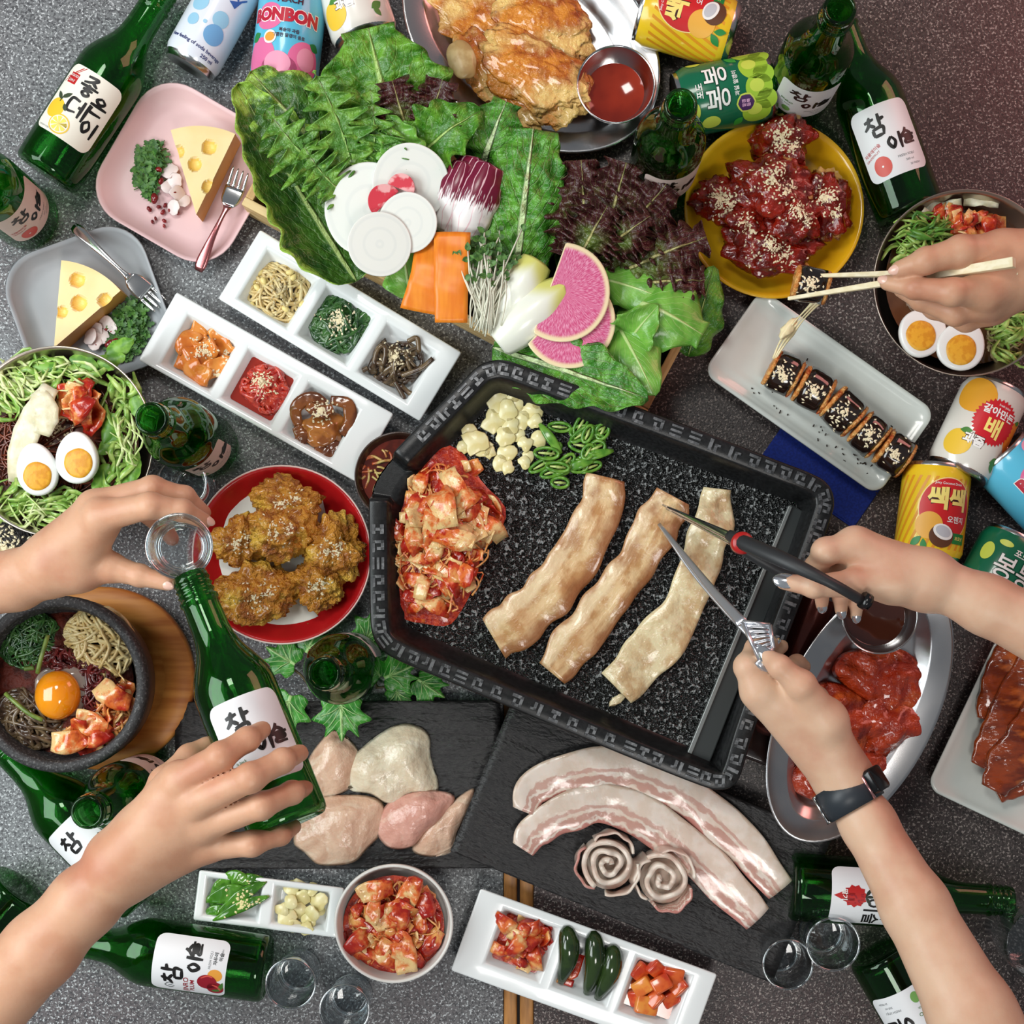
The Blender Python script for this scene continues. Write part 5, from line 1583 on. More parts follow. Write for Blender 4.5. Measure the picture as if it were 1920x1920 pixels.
def chilli_ring(label, x, y, z, a_px, b_px, ang, group, root=None):
    p = P(x, y, z); a, b = ML(a_px, z), ML(b_px, z)
    path = [(rot_z(ang) @ Vector((a * math.cos(q), b * math.sin(q), .001 * math.sin(2 * q)))) + p for q in np.linspace(0, 2 * PI, 17)]
    o = mk('chilli_slice', tube(path, .0017, 6, cap=False), m_chi, root, label=label, cat='chilli' if root is None else None, group=group)
    mk('chilli_pith', tube([p + rot_z(ang) @ Vector((-a * .7, 0, 0)), p + Vector((0, 0, .0006)), p + rot_z(ang) @ Vector((a * .7, 0, 0))], [.0008, .0016, .0008], 5), m_chi_in, o)
    return o
rs = random.Random(9)
for i in range(21):
    x, y = 1078 + rs.uniform(-52, 62), 838 + rs.uniform(-38, 42)
    if i < 6: x, y = [(1015, 872), (1035, 885), (1050, 905), (1060, 870), (1025, 850), (1090, 795)][i]
    chilli_ring('ring of sliced green chilli on the pan beside the garlic', x, y, ZF + .0028 + rs.uniform(0, .008), rs.uniform(14, 26), rs.uniform(8, 14), rs.uniform(-.2, 1.2), 'green chilli rings on the grill pan')
for i, (a, b) in enumerate((((1012, 795), (1052, 850)), ((1080, 862), (1150, 845)), ((1060, 880), (1115, 862)))):
    pa, pb = P(a[0], a[1], ZF + .004), P(b[0], b[1], ZF + .006)
    o = mk('chilli_strip', strip([pa.lerp(pb, k) + Vector((0, 0, .004 * math.sin(PI * k))) for k in np.linspace(0, 1, 8)], [.003, .006, .008, .009, .009, .008, .006, .003], .002, nu=5), m_chi, None, label=('long green chilli strip nearest the garlic', 'long green chilli strip pointing away from the garlic', 'short green chilli strip under the chilli rings')[i], cat='chilli')

def pork_cooked(N, L, u, v, nz):
    wob = nmath(N, L, 'MULTIPLY', nmath(N, L, 'SUBTRACT', nz(3, 4, 'UV', (1.0, 4, 1)), .5), .34)
    k = nmath(N, L, 'ADD', u, wob)
    st = nz(2.2, 6, 'UV', (2.4, 2.6, 1))
    c = nmix(N, L, nstep(N, L, nz(55, 6), .42, .62), (224, 192, 144), (194, 148, 96))
    c = nmix(N, L, nmath(N, L, 'MULTIPLY', nstep(N, L, st, .48, .66), .7), c, (190, 142, 92))
    c = nmix(N, L, nmath(N, L, 'MULTIPLY', nstep(N, L, k, .58, .74), .8), c, (234, 212, 172))
    c = nmix(N, L, nmath(N, L, 'MULTIPLY', nstep(N, L, nz(34, 5), .52, .68), .75), c, (166, 110, 64))
    c = nmix(N, L, nmath(N, L, 'MULTIPLY', nmath(N, L, 'SUBTRACT', 1.0, nstep(N, L, k, .10, .32)), .85), c, (148, 90, 50))
    c = nmix(N, L, nmath(N, L, 'MULTIPLY', nstep(N, L, k, .86, 1.0), .75), c, (168, 110, 62))
    return c, nmath(N, L, 'ADD', nmath(N, L, 'MULTIPLY', st, .6), nmath(N, L, 'MULTIPLY', nz(130, 4), .5))
m_pork = uvmat('grilled_pork', pork_cooked, rough=.24, sss=.12, coat=.5, bump=.8, bscale=170, bdist=.0032)
def pork_pale(N, L, u, v, nz):
    c = nmix(N, L, nstep(N, L, nz(60, 5), .42, .60), (222, 206, 166), (200, 170, 126))
    c = nmix(N, L, nmath(N, L, 'MULTIPLY', nstep(N, L, u, .6, .85), .6), c, (226, 212, 170))
    c = nmix(N, L, nmath(N, L, 'MULTIPLY', nstep(N, L, nz(40, 4), .60, .70), .5), c, (178, 136, 98))
    return c, None
m_porkp = uvmat('pale_pork', pork_pale, rough=.25, sss=.2, coat=.5, bump=.8, bscale=110, bdist=.003)
def pork(label, pts, W, m, z, wave, seed, ed=.26, th=.007):
    sp = spline(pts, 46)
    path = [P(x, y, z + .0016 * math.sin(i * .5 + seed)) for i, (x, y) in enumerate(sp)]
    Wl = spline([(w_,) for w_ in W], 46)
    return mk('pork_belly', strip(path, [ML(float(q[0]), z) for q in Wl], th, nu=18, wave=wave, wf=4, seed=seed, edge=ed, round_=.7), m, None, label=label, cat='pork')
pork('browned pork belly strip on the pan nearest the kimchi', [(1138, 896), (1122, 960), (1082, 1040), (1030, 1110), (975, 1165), (925, 1195)], (76, 84, 86, 92, 92, 86), m_pork, ZF + .0072, .0012, 1)
pork('browned pork belly strip in the middle, cut by the scissors', [(1262, 930), (1232, 985), (1190, 1060), (1140, 1130), (1085, 1200), (1034, 1262)], (72, 84, 78, 84, 86, 60), m_pork, ZF + .0072, .0014, 2.2)
pork('pale wet pork belly strip on the pan under the tongs', [(1345, 916), (1336, 985), (1312, 1060), (1280, 1140), (1225, 1220), (1155, 1290)], (52, 78, 74, 80, 96, 76), m_porkp, ZF + .0085, .0022, 3.1, .22)
mk('pork_scrap', lump(P(1158, 1312, ZF + .002), (.009, .004, .002), .6, 3, .4, 2.0, 3), m_porkp, None, label='small scrap of pork below the pale pork strip', cat='pork', uv=[(.5, .5)] * len(ico(3)[0]))

# ================================================================ compartment dishes
def well_center(c, z=.014): return P(c[0], c[1], z)
def dish_food(name, label, cat, c, z=.0135): return thing(name, label, cat, P(c[0], c[1], z))
ZW = .0135
# bean sprouts
t = dish_food('bean_sprout_salad', 'nest of seasoned bean sprouts topped with sesame in the white dish', 'side dish', (523, 548))
vf = strands((523, 550), 62, 62, ZW + .003, 74, .0016, 21, h=.014, seg=7, curl=.9, length=1.0)
mk('sprout_stems', vf, mat('bean_sprout', (226, 204, 150), (208, 178, 116), nscale=120, rough=.3, sss=.15, coat=.3), t, kind='stuff')
rs = random.Random(5)
hd = [lump(P(523 + rs.uniform(-50, 50), 550 + rs.uniform(-45, 55), ZW + rs.uniform(.004, .014)), (.0042, .0028, .0022), rs.uniform(0, 6), i, .1, 1.5, 2) for i in range(22)]
mk('sprout_heads', join(hd), plain('bean_head', (236, 214, 140), .3), t, kind='stuff')
seeds(t, [vf], [(522, 545, 26, 90, .03)], material=plain('sesame_grey', (206, 190, 150), .5))
# spinach
m_spin = mat('seasoned_spinach', (36, 74, 34), (62, 104, 48), nscale=120, rough=.22, coat=.5, bump=.5, bscale=300)
t = dish_food('spinach_salad', 'mound of dark green seasoned spinach topped with sesame', 'side dish', (637, 605))
b0 = dome([(590, 560), (640, 552), (688, 590), (690, 630), (650, 662), (600, 650), (580, 610)], ZW, .012, amp=.4, seed=3)
mk('spinach_mass', b0, m_spin, t)
vf = strands((637, 607), 58, 58, ZW + .004, 60, .0018, 31, h=.012, seg=6, curl=.8, length=.9)
mk('spinach_stems', vf, m_spin, t, kind='stuff')
rs = random.Random(12); lv = []
for i in range(26):
    a = rs.uniform(0, 2 * PI); r = rs.uniform(10, 52)
    p0 = P(637 + r * math.cos(a), 607 + r * math.sin(a), ZW + .012 - .008 * (r / 52) ** 2)
    lf = leaf(p0, p0 + Vector((math.cos(-a + rs.gauss(0, .8)) * .014, math.sin(-a + rs.gauss(0, .8)) * .014, -.001)), .005, nv=7, nu=5, cup=-.002, ruffle=.0006, rf=2)
    lv.append((lf[0], lf[1]))
mk('spinach_leaves', join(lv), m_spin, t, kind='stuff')
seeds(t, [vf, b0], [(634, 602, 30, 130, .03)])
# fernbrake
m_fern = mat('fernbrake', (112, 92, 66), (70, 52, 40), nscale=90, rough=.22, coat=.5)
t = dish_food('fernbrake_salad', 'brown fernbrake stems topped with sesame in the white dish', 'side dish', (745, 680))
vf = strands((742, 678), 54, 46, ZW + .004, 44, .0024, 41, h=.014, seg=5, curl=.5, length=.9)
mk('fernbrake_stems', vf, m_fern, t, kind='stuff')
ex_ = [tube([P(*q) for q in spline(s_, 12)], .0026, 7) for s_ in ([(700, 690, .030), (708, 655, .032), (722, 650, .032), (720, 680, .031), (705, 680, .030)], [(765, 640, .03), (782, 634, .032), (786, 660, .03)], [(752, 705, .028), (790, 690, .028), (812, 672, .030)], [(740, 715, .026), (752, 735, .026), (758, 748, .026)], [(752, 722, .026), (765, 735, .025), (780, 742, .026)], [(690, 690, .028), (680, 695, .027)])]
for q in ex_: mk('fernbrake_stem', q, m_fern, t)
seeds(t, [vf], [(740, 668, 24, 130, .03)])
# fishcake / orange
m_or = mat('glazed_fishcake', (216, 118, 44), (232, 148, 66), nscale=60, rough=.22, coat=.5, bump=.3, bscale=150)
t = dish_food('fishcake_salad', 'orange glazed fishcake pieces topped with sesame', 'side dish', (382, 662))
tg = []
for i, (x, y, a, L0) in enumerate(((352, 640, .5, 34), (378, 625, 1.6, 34), (412, 640, 2.2, 34), (418, 668, .9, 32), (405, 690, .2, 36), (372, 690, 2.6, 40), (350, 668, 1.3, 34), (382, 660, .4, 36))):
    kp_ = kpiece(ML(L0 * 1.6, .02), ML(L0, .02), .004, i * 1.7, th=.0035, m=10, nu=7)
    M = Matrix.Translation(P(x, y, ZW + .005 + .002 * (i % 3) + (.004 if i == 7 else 0))) @ Matrix.Rotation(a, 4, 'Z') @ Matrix.Rotation(.3 * math.sin(i * 2.1), 4, 'X') @ Matrix.Rotation(.25 * math.cos(i * 1.3), 4, 'Y')
    vf = xform(kp_, M); tg.append(vf)
    mk('fishcake_piece', vf, m_or, t)
seeds(t, tg, [(380, 655, 22, 80, .03), (405, 700, 10, 24, .03), (420, 660, 8, 14, .03)])
# red paste
m_paste = mat('red_paste', (176, 36, 26), (206, 66, 40), nscale=140, rough=.15, coat=.8, bump=.8, bscale=200, bdist=.003)
t = dish_food('chilli_paste_salad', 'glossy red chilli-paste squid topped with sesame', 'side dish', (494, 725))
inv = FR[dish_lo]
def well_pool(dish, c, z, half, m, root, name):
    q = FR[dish].inverted() @ P(c[0], c[1], z)
    V = [FR[dish] @ Vector((q.x + x, q.y + y, z)) for x, y in rrect(half * 2, half * 2, .003, 4)]
    mk(name, (V, [tuple(range(len(V)))]), m, root)
well_pool(dish_lo, (494, 728), ZW + .0045, .0245, mat('red_oil', (150, 40, 26), rough=.08, coat=.8), t, 'sauce_pool')
b0 = dome([(470, 690), (515, 684), (540, 720), (538, 760), (505, 778), (462, 752), (448, 720)], ZW + .003, .013, n=48, amp=.7, seed=4, freq=130)
mk('paste_mound', b0, m_paste, t)
vf = strands((496, 730), 46, 46, ZW + .008, 34, .0022, 51, h=.009, seg=5, curl=1.2, length=.8)
mk('paste_shreds', vf, m_paste, t, kind='stuff')
seeds(t, [b0, vf], [(492, 716, 24, 130, .03)])
# mushrooms
m_mush = mat('braised_mushroom', (136, 78, 38), (96, 52, 30), nscale=50, rough=.16, coat=.7, bump=.3, bscale=120)
t = dish_food('mushroom_salad', 'braised brown mushroom slices topped with sesame', 'side dish', (604, 795))
tg = []
mp_ = lump(P(605, 805, ZW + .007), (.021, .018, .010), .4, 7, .25, 1.8, 4)
tg.append(mp_); mk('mushroom_cap', mp_, mat('mushroom_cap', (184, 116, 54), (140, 80, 36), nscale=60, rough=.16, coat=.7), t)
for s_ in ([(560, 800, .024), (555, 765, .030), (585, 745, .030), (612, 758, .030)], [(555, 800, .026), (566, 820, .026), (556, 832, .024)], [(620, 750, .030), (652, 758, .030), (656, 790, .028), (640, 815, .028)], [(575, 760, .033), (600, 772, .034), (625, 765, .033)], [(615, 830, .024), (632, 842, .023), (628, 852, .022)], [(590, 840, .024), (615, 850, .024), (630, 850, .022)]):
    pth = [P(*q) for q in spline(s_, 16)]
    vf = strip(pth, [ML(16 + 9 * math.sin(PI * i / 15), .03) for i in range(16)], .003, nu=6, wave=.0006, seed=len(tg)); tg.append((vf[0], vf[1]))
    mk('mushroom_slice', (vf[0], vf[1]), m_mush, t)
seeds(t, tg, [(602, 772, 22, 100, .03)])
# bottom dish: kimchi, chillies, radish kimchi
rnd = random.Random(21)
t = dish_food('kimchi_portion', 'kimchi in the first well of the white dish by the wooden seam', 'kimchi', (978, 1768))
well_pool(dish_bt, (978, 1768), ZW + .004, .0245, m_kimbase, t, 'sauce_pool')
pk = [(945, 1722), (1000, 1715), (1035, 1745), (1020, 1800), (985, 1828), (940, 1790), (922, 1760)]
mk('kimchi_mass', dome(pk, ZW + .002, .009, amp=.4, seed=8), m_kimbase, t)
kimchi_heap(t, pk, ZW + .004, .011, 26, [m_kim, m_kimr, m_kimr], rnd, size=(.026, .013), flat=.3)
t = dish_food('chilli_pickle', 'three seasoned dark green chillies in the middle well', 'side dish', (1102, 1810))
m_dchi = mat('dark_chilli', (46, 66, 28), (30, 48, 22), nscale=60, rough=.14, coat=.7)
for i, (a, b) in enumerate((((1062, 1735), (1052, 1842)), ((1112, 1745), (1100, 1862)), ((1150, 1770), (1120, 1872)))):
    pth = [P(*q) for q in spline([(a[0], a[1], .030), ((a[0] + b[0]) / 2 + 10, (a[1] + b[1]) / 2, .034), (b[0], b[1], .022)], 14)]
    mk('chilli_pepper', tube(pth, [ML(18, .03) * (.12 + math.sin(PI * min(.97, (k / 13) ** .7 * .92 + .03)) ** .7) for k in range(14)], 12), m_dchi, t)
for s_ in ([(1050, 1815, .024), (1075, 1830, .026), (1090, 1790, .024)], [(1045, 1835, .022), (1075, 1845, .022)]):
    pth = [P(*q) for q in spline(s_, 8)]
    mk('seasoning_strip', strip(pth, .007, .002, nu=5), m_kimr, t)
t = dish_food('radish_kimchi', 'orange-red cubed radish kimchi in the last well', 'kimchi', (1226, 1850))
well_pool(dish_bt, (1226, 1852), ZW + .004, .0245, mat('orange_sauce', (200, 84, 36), rough=.1, coat=.8), t, 'sauce_pool')
m_cube = mat('radish_cube', (222, 102, 44), (200, 62, 30), nscale=70, rough=.18, coat=.6, sss=.15)
m_cube2 = mat('radish_cube_pale', (236, 150, 62), (220, 110, 48), nscale=70, rough=.18, coat=.6, sss=.15)
rs = random.Random(6)
for i, (x, y, z, s) in enumerate(((1200, 1822, .024, .012), (1232, 1818, .026, .013), (1262, 1828, .026, .014), (1272, 1850, .026, .012), (1205, 1850, .028, .013), (1240, 1845, .032, .013), (1228, 1872, .028, .012), (1258, 1872, .024, .012), (1192, 1872, .022, .011), (1212, 1884, .026, .015))):
    b_ = box((-s * .6, -s * .75, -s * .35), (s * .6, s * .75, s * .35))
    M = Matrix.Translation(P(x, y, z)) @ Matrix.Rotation(rs.uniform(0, 3), 4, 'Z') @ Matrix.Rotation(rs.gauss(0, .3), 4, 'X') @ Matrix.Rotation(rs.gauss(0, .3), 4, 'Y')
    mk('radish_cube', xform(b_, M), m_cube2 if i in (9, 4) else m_cube, t, bevel=.0022, bseg=3)
# two-well dish: chilli strips and garlic
t = dish_food('sliced_chilli', 'pile of sliced glossy green chillies in the small white dish', 'side dish', (440, 1685), .0105)
m_chg = mat('glossy_chilli', (58, 112, 28), (88, 146, 44), nscale=70, rough=.16, coat=.7)
for i, (a, b, w_) in enumerate((((395, 1700), (432, 1640), 30), ((385, 1690), (470, 1668), 34), ((405, 1715), (500, 1652), 24), ((400, 1726), (505, 1680), 22), ((380, 1715), (430, 1705), 20), ((430, 1655), (500, 1650), 22), ((420, 1640), (470, 1655), 24))):
    z0 = .014 + .0025 * (i % 4)
    pth = [P(*q) for q in spline([(a[0], a[1], z0), ((a[0] + b[0]) / 2, (a[1] + b[1]) / 2 - 4, z0 + .006), (b[0], b[1], z0 + .002)], 12)]
    vf = strip(pth, [ML(w_, z0) * math.sin(PI * (.06 + .88 * k / 11)) for k in range(12)], .0020, nu=7, wave=.0008, seed=i)
    o = mk('chilli_strip', (vf[0], vf[1]), m_chg, t)
tgt = [([v for v in (FR[o_] @ q.co for q in o_.data.vertices)], [tuple(p.vertices) for p in o_.data.polygons]) for o_ in t.children]
seeds(t, tgt, [(455, 1690, 34, 60, .02)], name='chilli_seeds', material=plain('chilli_seed', (230, 220, 160), .4), size=(.0015, .0012, .0005))
t = dish_food('sliced_garlic', 'pile of sliced garlic in the small white dish', 'side dish', (566, 1706), .0105)
rs = random.Random(17)
for i, (x, y, r) in enumerate(((548, 1665, 16), (566, 1682, 17), (598, 1690, 19), (545, 1690, 14), (562, 1708, 17), (578, 1725, 16), (540, 1720, 18), (586, 1712, 17), (598, 1705, 14), (552, 1735, 15), (530, 1705, 14), (575, 1742, 14), (560, 1660, 14), (585, 1668, 13))):
    z = .012 + .0018 * (i % 4)
    g = disc_noise(Vector((0, 0, 0)), ML(r, z), n=14, amp=.35, seed=i + 40, thick=.0022)
    mk('garlic_slice', xform(g, Matrix.Translation(P(x, y, z)) @ Matrix.Rotation(rs.gauss(0, .25), 4, 'X') @ Matrix.Rotation(rs.gauss(0, .25), 4, 'Y')), m_gar, t)
# white bowl kimchi
rnd = random.Random(33)
t = thing('kimchi_portion', 'pile of kimchi in red brine inside the white bowl', 'kimchi', P(738, 1732, .02))
pb = [(738 + 95 * math.cos(a), 1736 + 95 * math.sin(a)) for a in np.linspace(0, 2 * PI, 20)[:-1]]
mk('kimchi_mass', dome(pb, .033, .006, amp=.7, seed=12, freq=80), m_kimbase, t)
kimchi_heap(t, [(738 + 88 * math.cos(a), 1736 + 86 * math.sin(a)) for a in np.linspace(0, 2 * PI, 20)[:-1]], .034, .009, 62, [m_kimr, m_kimr, m_kim], rnd, size=(.028, .015), flat=.25)
for (x, y, a, s) in ((705, 1672, .4, 1.25), (768, 1678, 1.4, 1.3), (728, 1715, .8, 1.4), (752, 1788, 2.0, 1.5), (700, 1708, 1.2, .9)):
    kp_ = kpiece(.026 * s, .016 * s, .003, s * 7, th=.003, m=9, nu=7)
    mk('cabbage_piece', (xform(kp_, Matrix.Translation(P(x, y, .048)) @ Matrix.Rotation(a, 4, 'Z'))[0], kp_[1]), m_kim, t, uv=kp_[2])
vf = strands((740, 1736), 90, 90, .038, 60, .0009, 61, h=.006, seg=5, curl=.7, length=.6)
mk('radish_shreds', vf, m_kimr, t, kind='stuff', uv=[(0, 0)] * len(vf[0]))
# brown bowl sauce
t = thing('dipping_sauce', 'red oily sauce with scallion inside the dark brown bowl', 'sauce', P(748, 893, .03))
cb = P(748, 893, .034); rb = ML(84, .045) * .84
mk('sauce_surface', ([(cb.x + rb * math.cos(a), cb.y + rb * math.sin(a), .035) for a in np.linspace(0, 2 * PI, 41)[:-1]], [tuple(range(40))]), mat('dark_red_broth', (120, 40, 22), (84, 26, 14), nscale=50, rough=.08, coat=.8), t)
vf = strands((715, 890), 40, 50, .034, 18, .0013, 71, h=.004, seg=5, curl=.5, length=.8)
mk('scallion_shreds', vf, mat('scallion', (222, 200, 120), (190, 90, 50), nscale=60, rough=.3, coat=.4), t, kind='stuff')
# ================================================================ cheese, salad garnish, forks
m_ch = mat('cheese', (248, 222, 166), (244, 212, 150), nscale=14, rough=.42, sss=.3, sssr=(.5, .35, .15))
m_ch_in = mat('cheese_hollow', (244, 202, 104), rough=.35, sss=.3, sssr=(.5, .35, .15))
m_ch_rind = mat('cheese_side', (214, 158, 82), (200, 142, 68), nscale=20, rough=.45)
def cheese(label, tip, A, B, z0, z1, holes):
    T, a, b = P(*tip, z1), P(*A, z1), P(*B, z1)
    nr, nt = 44, 36
    ra, rb = (a - T).length, (b - T).length
    aa, ab = math.atan2((a - T).y, (a - T).x), math.atan2((b - T).y, (b - T).x)
    if ab - aa > PI: ab -= 2 * PI
    if aa - ab > PI: aa -= 2 * PI
    hs = [(P(x, y, z1), ML(r, z1)) for x, y, r in holes]
    V, F, mi = [], [], []
    def top(i, j):
        f = i / nr; g = j / nt
        R_ = (ra + (rb - ra) * g); th = aa + (ab - aa) * g
        return Vector((T.x + R_ * f * math.cos(th), T.y + R_ * f * math.sin(th), z1))
    dents = []
    for i in range(nr + 1):
        for j in range(nt + 1):
            v = top(i, j); dd = 0
            for c, r in hs:
                q = r * r - (v.xy - c.xy).length_squared
                if q > 0: dd = max(dd, math.sqrt(q) * .75)
            v.z -= dd; V.append(v); dents.append(dd)
    W_ = nt + 1
    for i in range(nr):
        for j in range(nt):
            q = (i * W_ + j, (i + 1) * W_ + j, (i + 1) * W_ + j + 1, i * W_ + j + 1)
            F.append(q); mi.append(1 if sum(dents[x] > 0 for x in q) >= 3 else 0)
    per = [i * W_ for i in range(nr + 1)] + [nr * W_ + j for j in range(1, W_)] + [i * W_ + nt for i in range(nr - 1, -1, -1)]
    k = len(V)
    for q in per: V.append(Vector((V[q].x, V[q].y, z0)))
    for x in range(len(per)):
        y = (x + 1) % len(per)
        F.append((per[y], per[x], k + x, k + y)); mi.append(2)
    V, F2 = V, F
    o = mk('cheese_wedge', (V, F2), [m_ch, m_ch_in, m_ch_rind], None, smooth=False, midx=mi, label=label, cat='cheese')
    return o
cheese('holed cheese wedge on the pink plate', (368, 402), (320, 244), (441, 251), .0068, .036, [(392, 276, 14), (365, 308, 13), (334, 284, 12), (391, 350, 13)])
cheese('holed cheese wedge on the grey plate', (101, 652), (115, 488), (226, 545), .0068, .036, [(145, 525, 14), (148, 568, 15), (197, 563, 14), (116, 585, 11)])
m_mg = mat('micro_greens', (54, 100, 40), (88, 134, 58), nscale=200, rough=.45)
m_rchip = mat('radish_chip', (246, 236, 232), (240, 224, 222), nscale=60, rough=.35)
m_pom = mat('cranberry', (150, 30, 36), (120, 20, 26), nscale=80, rough=.2, coat=.5)
def garnish(label, greens, chips, reds, z, seed):
    rs = random.Random(seed)
    cx, cy = greens[0][0], greens[0][1]
    t = thing('garnish_salad', label, 'salad', P(cx, cy, z))
    lv = []
    for (x, y, rx, ry, n) in greens:
        for _ in range(n):
            a = rs.uniform(0, 2 * PI); r = math.sqrt(rs.random())
            p = P(x + rx * r * math.cos(a), y + ry * r * math.sin(a), z + .002 + .012 * (1 - r) * rs.random())
            d = Vector((rs.gauss(0, 1), rs.gauss(0, 1), rs.uniform(-.1, .5))).normalized() * rs.uniform(.006, .011)
            lf = leaf(p, p + d, rs.uniform(.0022, .0034), nv=7, nu=3, cup=.0008, lobes=.4, lf=2.5)
            lv.append((lf[0], lf[1]))
            if rs.random() < .5: lv.append(tube([p, p - d * .9], .0005, 4))
    mk('micro_greens', join(lv), m_mg, t, kind='stuff')
    for i, (x, y, r) in enumerate(chips):
        q = disc_noise(Vector((0, 0, 0)), ML(r, z), n=14, amp=.35, seed=i + seed, thick=.001)
        mk('radish_chip', xform(q, Matrix.Translation(P(x, y, z + .003 + .0015 * (i % 3))) @ Matrix.Rotation(rs.gauss(0, .3), 4, 'X') @ Matrix.Rotation(rs.gauss(0, .3), 4, 'Y')), m_rchip, t)
    for i, (x, y, r) in enumerate(reds):
        mk('cranberry_piece', lump(P(x, y, z + .003 + (.004 if r > 6 else 0)), (ML(r, z), ML(r * .7, z), .003), rs.uniform(0, 3), i, .3, 1.6, 2), m_pom, t)
garnish('micro-green salad with radish chips and cranberry on the pink plate', [(278, 322, 24, 48, 150), (292, 290, 16, 18, 40)], [(318, 320, 17), (328, 340, 16), (332, 362, 15), (345, 378, 13), (316, 350, 14), (326, 390, 14)],
        [(298, 318, 7), (302, 340, 7), (290, 372, 10), (324, 362, 7), (280, 392, 6), (306, 398, 6), (310, 385, 5), (318, 395, 4), (292, 410, 4), (286, 416, 4), (308, 414, 5), (308, 424, 4), (334, 400, 4), (298, 388, 5), (335, 384, 4)], .0065, 3)
garnish('micro-green salad with radish chips and cranberry on the grey plate', [(238, 618, 34, 40, 200), (255, 580, 18, 16, 50), (228, 655, 22, 20, 60)], [(182, 618, 14), (200, 606, 15), (170, 632, 15), (190, 632, 16), (178, 645, 14), (212, 615, 12)],
        [(173, 638, 6), (182, 648, 5), (206, 645, 10), (200, 618, 4), (210, 622, 4), (215, 640, 8)], .0065, 4)
m_fork = mat('fork_steel', (222, 222, 222), rough=.16, metal=1.0)
m_forkp = mat('fork_rose', (190, 110, 112), (206, 150, 150), nscale=6, rough=.2, metal=.9)
def fork(label, end, head, tip, z_end, z_tip, m_handle):
    a, b, c = P(*end, z_end), P(*head, (z_end + z_tip) / 2 + .004), P(*tip, z_tip)
    t = thing('fork', label, 'fork', a)
    d = (b - a).normalized(); s = d.cross(Vector((0, 0, 1))).normalized()
    pth = [a + (b - a) * k + Vector((0, 0, .004 * math.sin(PI * k))) for k in np.linspace(0, 1, 16)]
    Wd = [.0075, .011, .0115, .0108, .0098, .0088, .0078, .0068, .0060, .0054, .0048, .0044, .0042, .0044, .0058, .010]
    mk('handle', strip(pth, Wd, .0028, nu=7, round_=.6)[:2], m_handle, t)
    d2 = (c - b).normalized(); L_ = (c - b).length
    mk('fork_head', strip([b + d2 * (L_ * k) - Vector((0, 0, .003 * math.sin(PI * k))) for k in np.linspace(-.05, .5, 8)], [.0095, .0145, .0175, .0190, .0195, .0198, .0198, .0198], .0022, nu=9, round_=.3)[:2], m_fork, t)
    for q in (-1.5, -.5, .5, 1.5):
        o0 = s * (q * .0052)
        mk('tine', strip([b + d2 * (L_ * k) + o0 - Vector((0, 0, .003 * math.sin(PI * k))) for k in np.linspace(.48, 1.0, 7)], [.0036, .0034, .0032, .0030, .0027, .0022, .0010], .0018, nu=5)[:2], m_fork, t)
fork('fork with a rose-tinted handle resting on the pink plate', (372, 508), (428, 384), (452, 318), .018, .026, m_forkp)
fork('steel fork lying across the grey plate', (138, 424), (244, 522), (302, 574), .024, .016, m_fork)

# ================================================================ eggs, noodles
m_eggw = mat('egg_white', (244, 246, 242), rough=.25, sss=.3, sssr=(.3, .3, .3), coat=.3)
m_yolk = mat('boiled_yolk', (240, 178, 52), (226, 156, 40), nscale=160, lo=.45, hi=.6, rough=.45, bump=.3, bscale=300, sss=.2)
def egg_half(label, c, a_px, b_px, ang, z, yc, yr, tilt=(0, 0), seed=1):
    p = P(c[0], c[1], z); a, b = ML(a_px, z), ML(b_px, z)
    t = thing('boiled_egg_half', label, 'egg', p)
    R_ = rot_z(ang) @ Matrix.Rotation(tilt[0], 3, 'X') @ Matrix.Rotation(tilt[1], 3, 'Y')
    rings = []
    for k, zz in ((.02, .0), (.5, 0), (.9, .0002), (.965, -.0004), (1.0, -.0022), (.99, -.006), (.92, -.012), (.76, -.017), (.5, -.0205), (.2, -.022), (.02, -.0222)):
        ring = []
        for i in range(40):
            th = 2 * PI * i / 40
            x = a * math.cos(th) * (1 - .13 * math.sin(th)); y = b * math.sin(th)
            ring.append(R_ @ Vector((x * k, y * k, zz)) + p)
        rings.append(list(reversed(ring)))
    mk('egg_white', loft(rings), m_eggw, t)
    y0 = Vector((ML(yc[0], z), ML(yc[1], z), 0)); r = ML(yr, z)
    V, F = lathe([(r, -.0004), (r * .97, .0006), (r * .8, .0011), (r * .4, .0016), (0, .0018)], 36, wob=lambda q, zz: .05 * noise.noise(Vector((math.cos(q) * 1.5, math.sin(q) * 1.5, seed))))
    mk('egg_yolk', ([R_ @ (Vector(v) + y0) + p for v in V], F), m_yolk, t)
    return t
def bowl_mass(root, c, r_px, z, h, m, seed):
    vf = dome([(c[0] + r_px * math.cos(a), c[1] + r_px * math.sin(a)) for a in np.linspace(0, 2 * PI, 25)[:-1]], z, h, n=60, amp=.5, seed=seed, freq=60)
    mk('noodle_mass', vf, m, root); return vf
